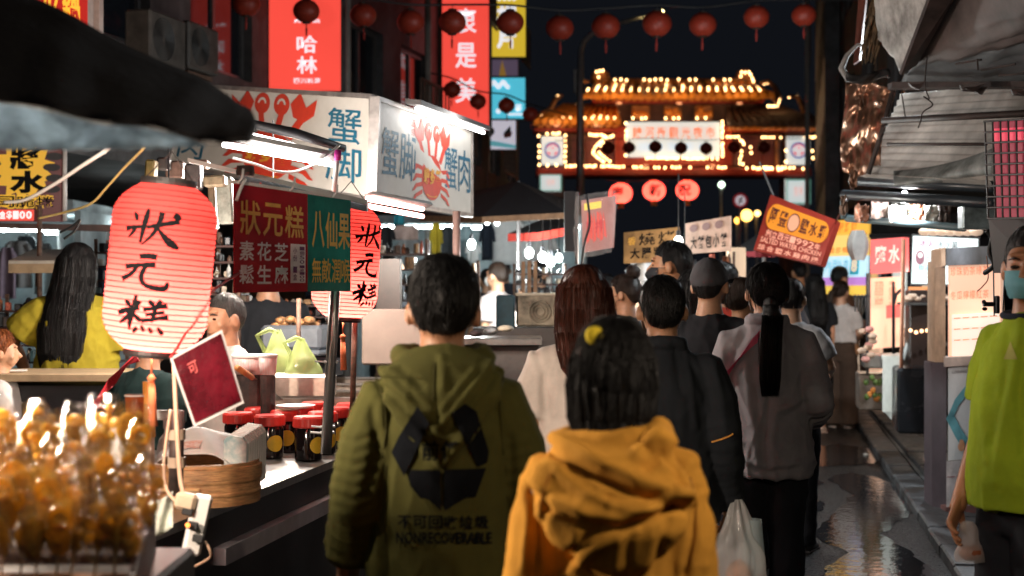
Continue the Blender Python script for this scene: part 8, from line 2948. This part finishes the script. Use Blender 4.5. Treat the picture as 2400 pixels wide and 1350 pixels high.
person('woman in white top and wide brown trousers with long ponytail', x, y, H, yaw=-0.6, top=cloth_mat('white_top', (0.72, 0.68, 0.66)), sleeve='short', ease=.012, hem=.58, bottom=cloth_mat('brown_trousers', (0.085, 0.055, 0.04)), bottom_kind='wide',
       hair=HBR, hair_kind='full', hair_extra=pony2, hairline=hl_short, voxel=0.014, shoe=shoe_pale, seed=2.9, tone=(0.62, .34, .22), arms={1: ((.14, .04, .64), (.10, .12, .60)), -1: ((.14, .02, .63), (.12, .08, .52))})
x, y, H = px_person(1966, 624, 17.0)
person('man with quiff in brown shirt bending towards the stall', x, y, H, yaw=-1.0, top=cloth_mat('brown_shirt', (0.12, 0.05, 0.025)), sleeve='short', bottom=dark_trousers, hair=HB, hair_kind='thick', voxel=0.016, shoe=shoe_black, seed=3.7, tone=(0.6, .27, .12), head=(0, -.25, 0))
x, y, H = px_person(1872, 612, 19.5)
person('man in tan shirt walking away behind the ponytail', x, y, H, yaw=0.2, top=cloth_mat('tan_shirt', (0.25, 0.15, 0.08)), sleeve='short', bottom=dark_trousers, hair=HB, hair_kind='short', voxel=0.02, shoe=shoe_black, seed=4.7, tone=(0.6, .3, .16))

# behind the stalls on the left
ochre = cloth_mat('ochre_tee', (0.36, 0.29, 0.025), rough=0.9)


def long_o(hb, H):
    drape_hair(hb, H, [(.99, .03, .035, 0, -.012), (.955, .058, .066, 0, -.014), (.90, .066, .066, -.002, -.016), (.85, .07, .06, -.004, -.03), (.80, .076, .045, -.006, -.055), (.73, .078, .03, -.008, -.078), (.66, .072, .025, -.008, -.08), (.60, .058, .018, -.002, -.075)], 7.2, cut=.05)


x, y, H = px_person(181, 566, 7.9)
person('woman in ochre yellow t-shirt with very long black hair behind left stall', x, y, H, yaw=0.12, build=1.08, top=ochre, sleeve='short', ease=.03, hem=.475, fold=.009, bottom=dark_trousers, hair=HB, hair_kind='full', hair_extra=long_o,
       voxel=0.011, shoe=shoe_black, seed=8.3, tone=(0.42, .2, .1), head=(-.3, 0, .05), arms={-1: ((.235, .02, .70), (.20, .12, .58)), 1: ((.14, .01, .63), (.12, .1, .56))})
x, y, H = px_person(524, 684, 6.6)
person('grey haired vendor in white shirt facing the red card', x, y, H, yaw=math.pi * 0.74, top=cloth_mat('vendor_white', (0.62, 0.52, 0.48)), sleeve='short', ease=.02, bottom=dark_trousers, hair=hairmat('hair_greying', (.06, .055, .05)), hair_kind='short',
       voxel=0.01, shoe=shoe_black, seed=9.3, tone=(0.52, .26, .15), eyes=True, head=(0.1, -.03, 0), group='vendors behind the stalls')
x, y, H = px_person(628, 585, 8.6)
person('person in plain black shirt standing behind the red menu banner', x, y, H, yaw=0.2, build=1.15, top=black_cotton, sleeve='short', bottom=dark_trousers, hair=HB, hair_kind='short', voxel=0.014, shoe=shoe_black, seed=1.1, group='vendors behind the stalls')
x, y, H = px_person(330, 742, 6.3)
ap = person('vendor in dark green shirt with red apron straps behind the lantern', x, y, H, yaw=-0.5, build=1.1, top=cloth_mat('dark_green_shirt', (0.012, 0.03, 0.03)), sleeve='short', ease=.02, bottom=dark_trousers, hair=HB, hair_kind='short', voxel=0.012,
            shoe=shoe_black, seed=2.4, group='vendors behind the stalls', lean=-0.12)
ta = bvh_of(child(ap, 'tshirt'))
k = MB()
k.tube([on(ta, a, b, .008, 6.1) for a, b in ((322, 838), (290, 860), (262, 895), (235, 930), (218, 955))], [(.02, .003)] * 5, 6, side=(0.8, 0, 0.5))
k.tube([on(ta, a, b, .008, 6.1) for a, b in ((215, 948), (260, 958), (310, 962), (350, 958))], [(.012, .003)] * 4, 6, side=(0, 0, 1))
k.build('apron_strap', mat('red_webbing', (0.55, 0.03, 0.045), rough=0.6), ap)
x, y, H = px_person(5, 776, 7.2)
person('customer with orange brown hair at the left edge', x, y, H, yaw=-1.2, top=cloth_mat('white_top', (.72, .68, .66)), sleeve='short', bottom=dark_trousers, hair=hairmat('hair_orange', (0.28, 0.08, 0.02)), hair_kind='thick', voxel=0.013, shoe=shoe_black, seed=5.8,
       tone=(0.55, .3, .18))
# far left-centre, among the lit clothes shops
far = [(1163, 612, 14.0, 'woman with ponytail and white mask in beige shawl by the speaker', 0.9, (0.5, .42, .4), HBR, 'full'),
       (1140, 628, 17.0, 'person with mask beside the hanging white shirts', 0.4, (.05, .05, .06), HB, 'short'),
       (1180, 606, 19.0, 'dark haired person in navy in front of the lit shirts', 0.1, (.03, .035, .05), HB, 'short'),
       (1266, 608, 16.0, 'shopper in dark jacket leaning over the bright stall', -0.6, (.03, .03, .035), HB, 'short'),
       (1236, 655, 13.2, 'person with bowed head in cream top beside the speaker', 0.7, (.5, .42, .36), HB, 'full'),
       (918, 585, 13.0, 'dark haired vendor behind the brown board', 0.2, (.03, .03, .035), HB, 'short'),
       (1690, 628, 14.0, 'short haired man facing the pale banner', 0.2, (.06, .05, .05), HB, 'short'),
       (1598, 612, 13.5, 'person with dark fringe under the round bulbs', math.pi, (.2, .12, .08), HB, 'full'),
       (1420, 640, 15.0, 'woman with dark hair behind the bun woman', 0.3, (.3, .2, .2), HB, 'full'),
       (1508, 648, 13.0, 'short haired person right of the bun woman', -0.4, (.1, .09, .1), HB, 'short'),
       (1345, 650, 17.0, 'person under the lit crumpled poster', 0.5, (.35, .3, .28), HBR, 'full'),
       (1640, 645, 17.5, 'far shopper in grey between the banners', 0.0, (.25, .25, .27), HB, 'short'),
       (1832, 640, 12.5, 'person in dark shirt behind the ponytail woman', -0.3, (.03, .03, .035), HB, 'short'),
       (1892, 655, 21.0, 'far shopper in red by the glowing counters', 0.6, (.4, .05, .04), HB, 'full'),
       (1985, 648, 21.5, 'far shopper in cream by the glowing counters', -0.5, (.5, .42, .34), HBR, 'full'),
       (975, 640, 12.0, 'customer half hidden at the left of the hooded man', -0.3, (.2, .14, .1), HB, 'short')]
for i, (px, tp, yy, lb, yw, cc, hm, hk) in enumerate(far):
    x, y, H = px_person(px, tp, yy)
    person(lb, x, y, H, yaw=yw, top=cloth_mat('far_top_%d' % i, cc), sleeve='short', ease=.016, bottom=dark_trousers, hair=hm, hair_kind=hk, hairline=hl_short, voxel=0.02, shoe=shoe_black, seed=1.7 * i + 0.4, tone=(0.55, .3, .18), strands=60,
           mask=mat('mask_white', (.75, .75, .74)) if i in (0, 1, 3) else None)
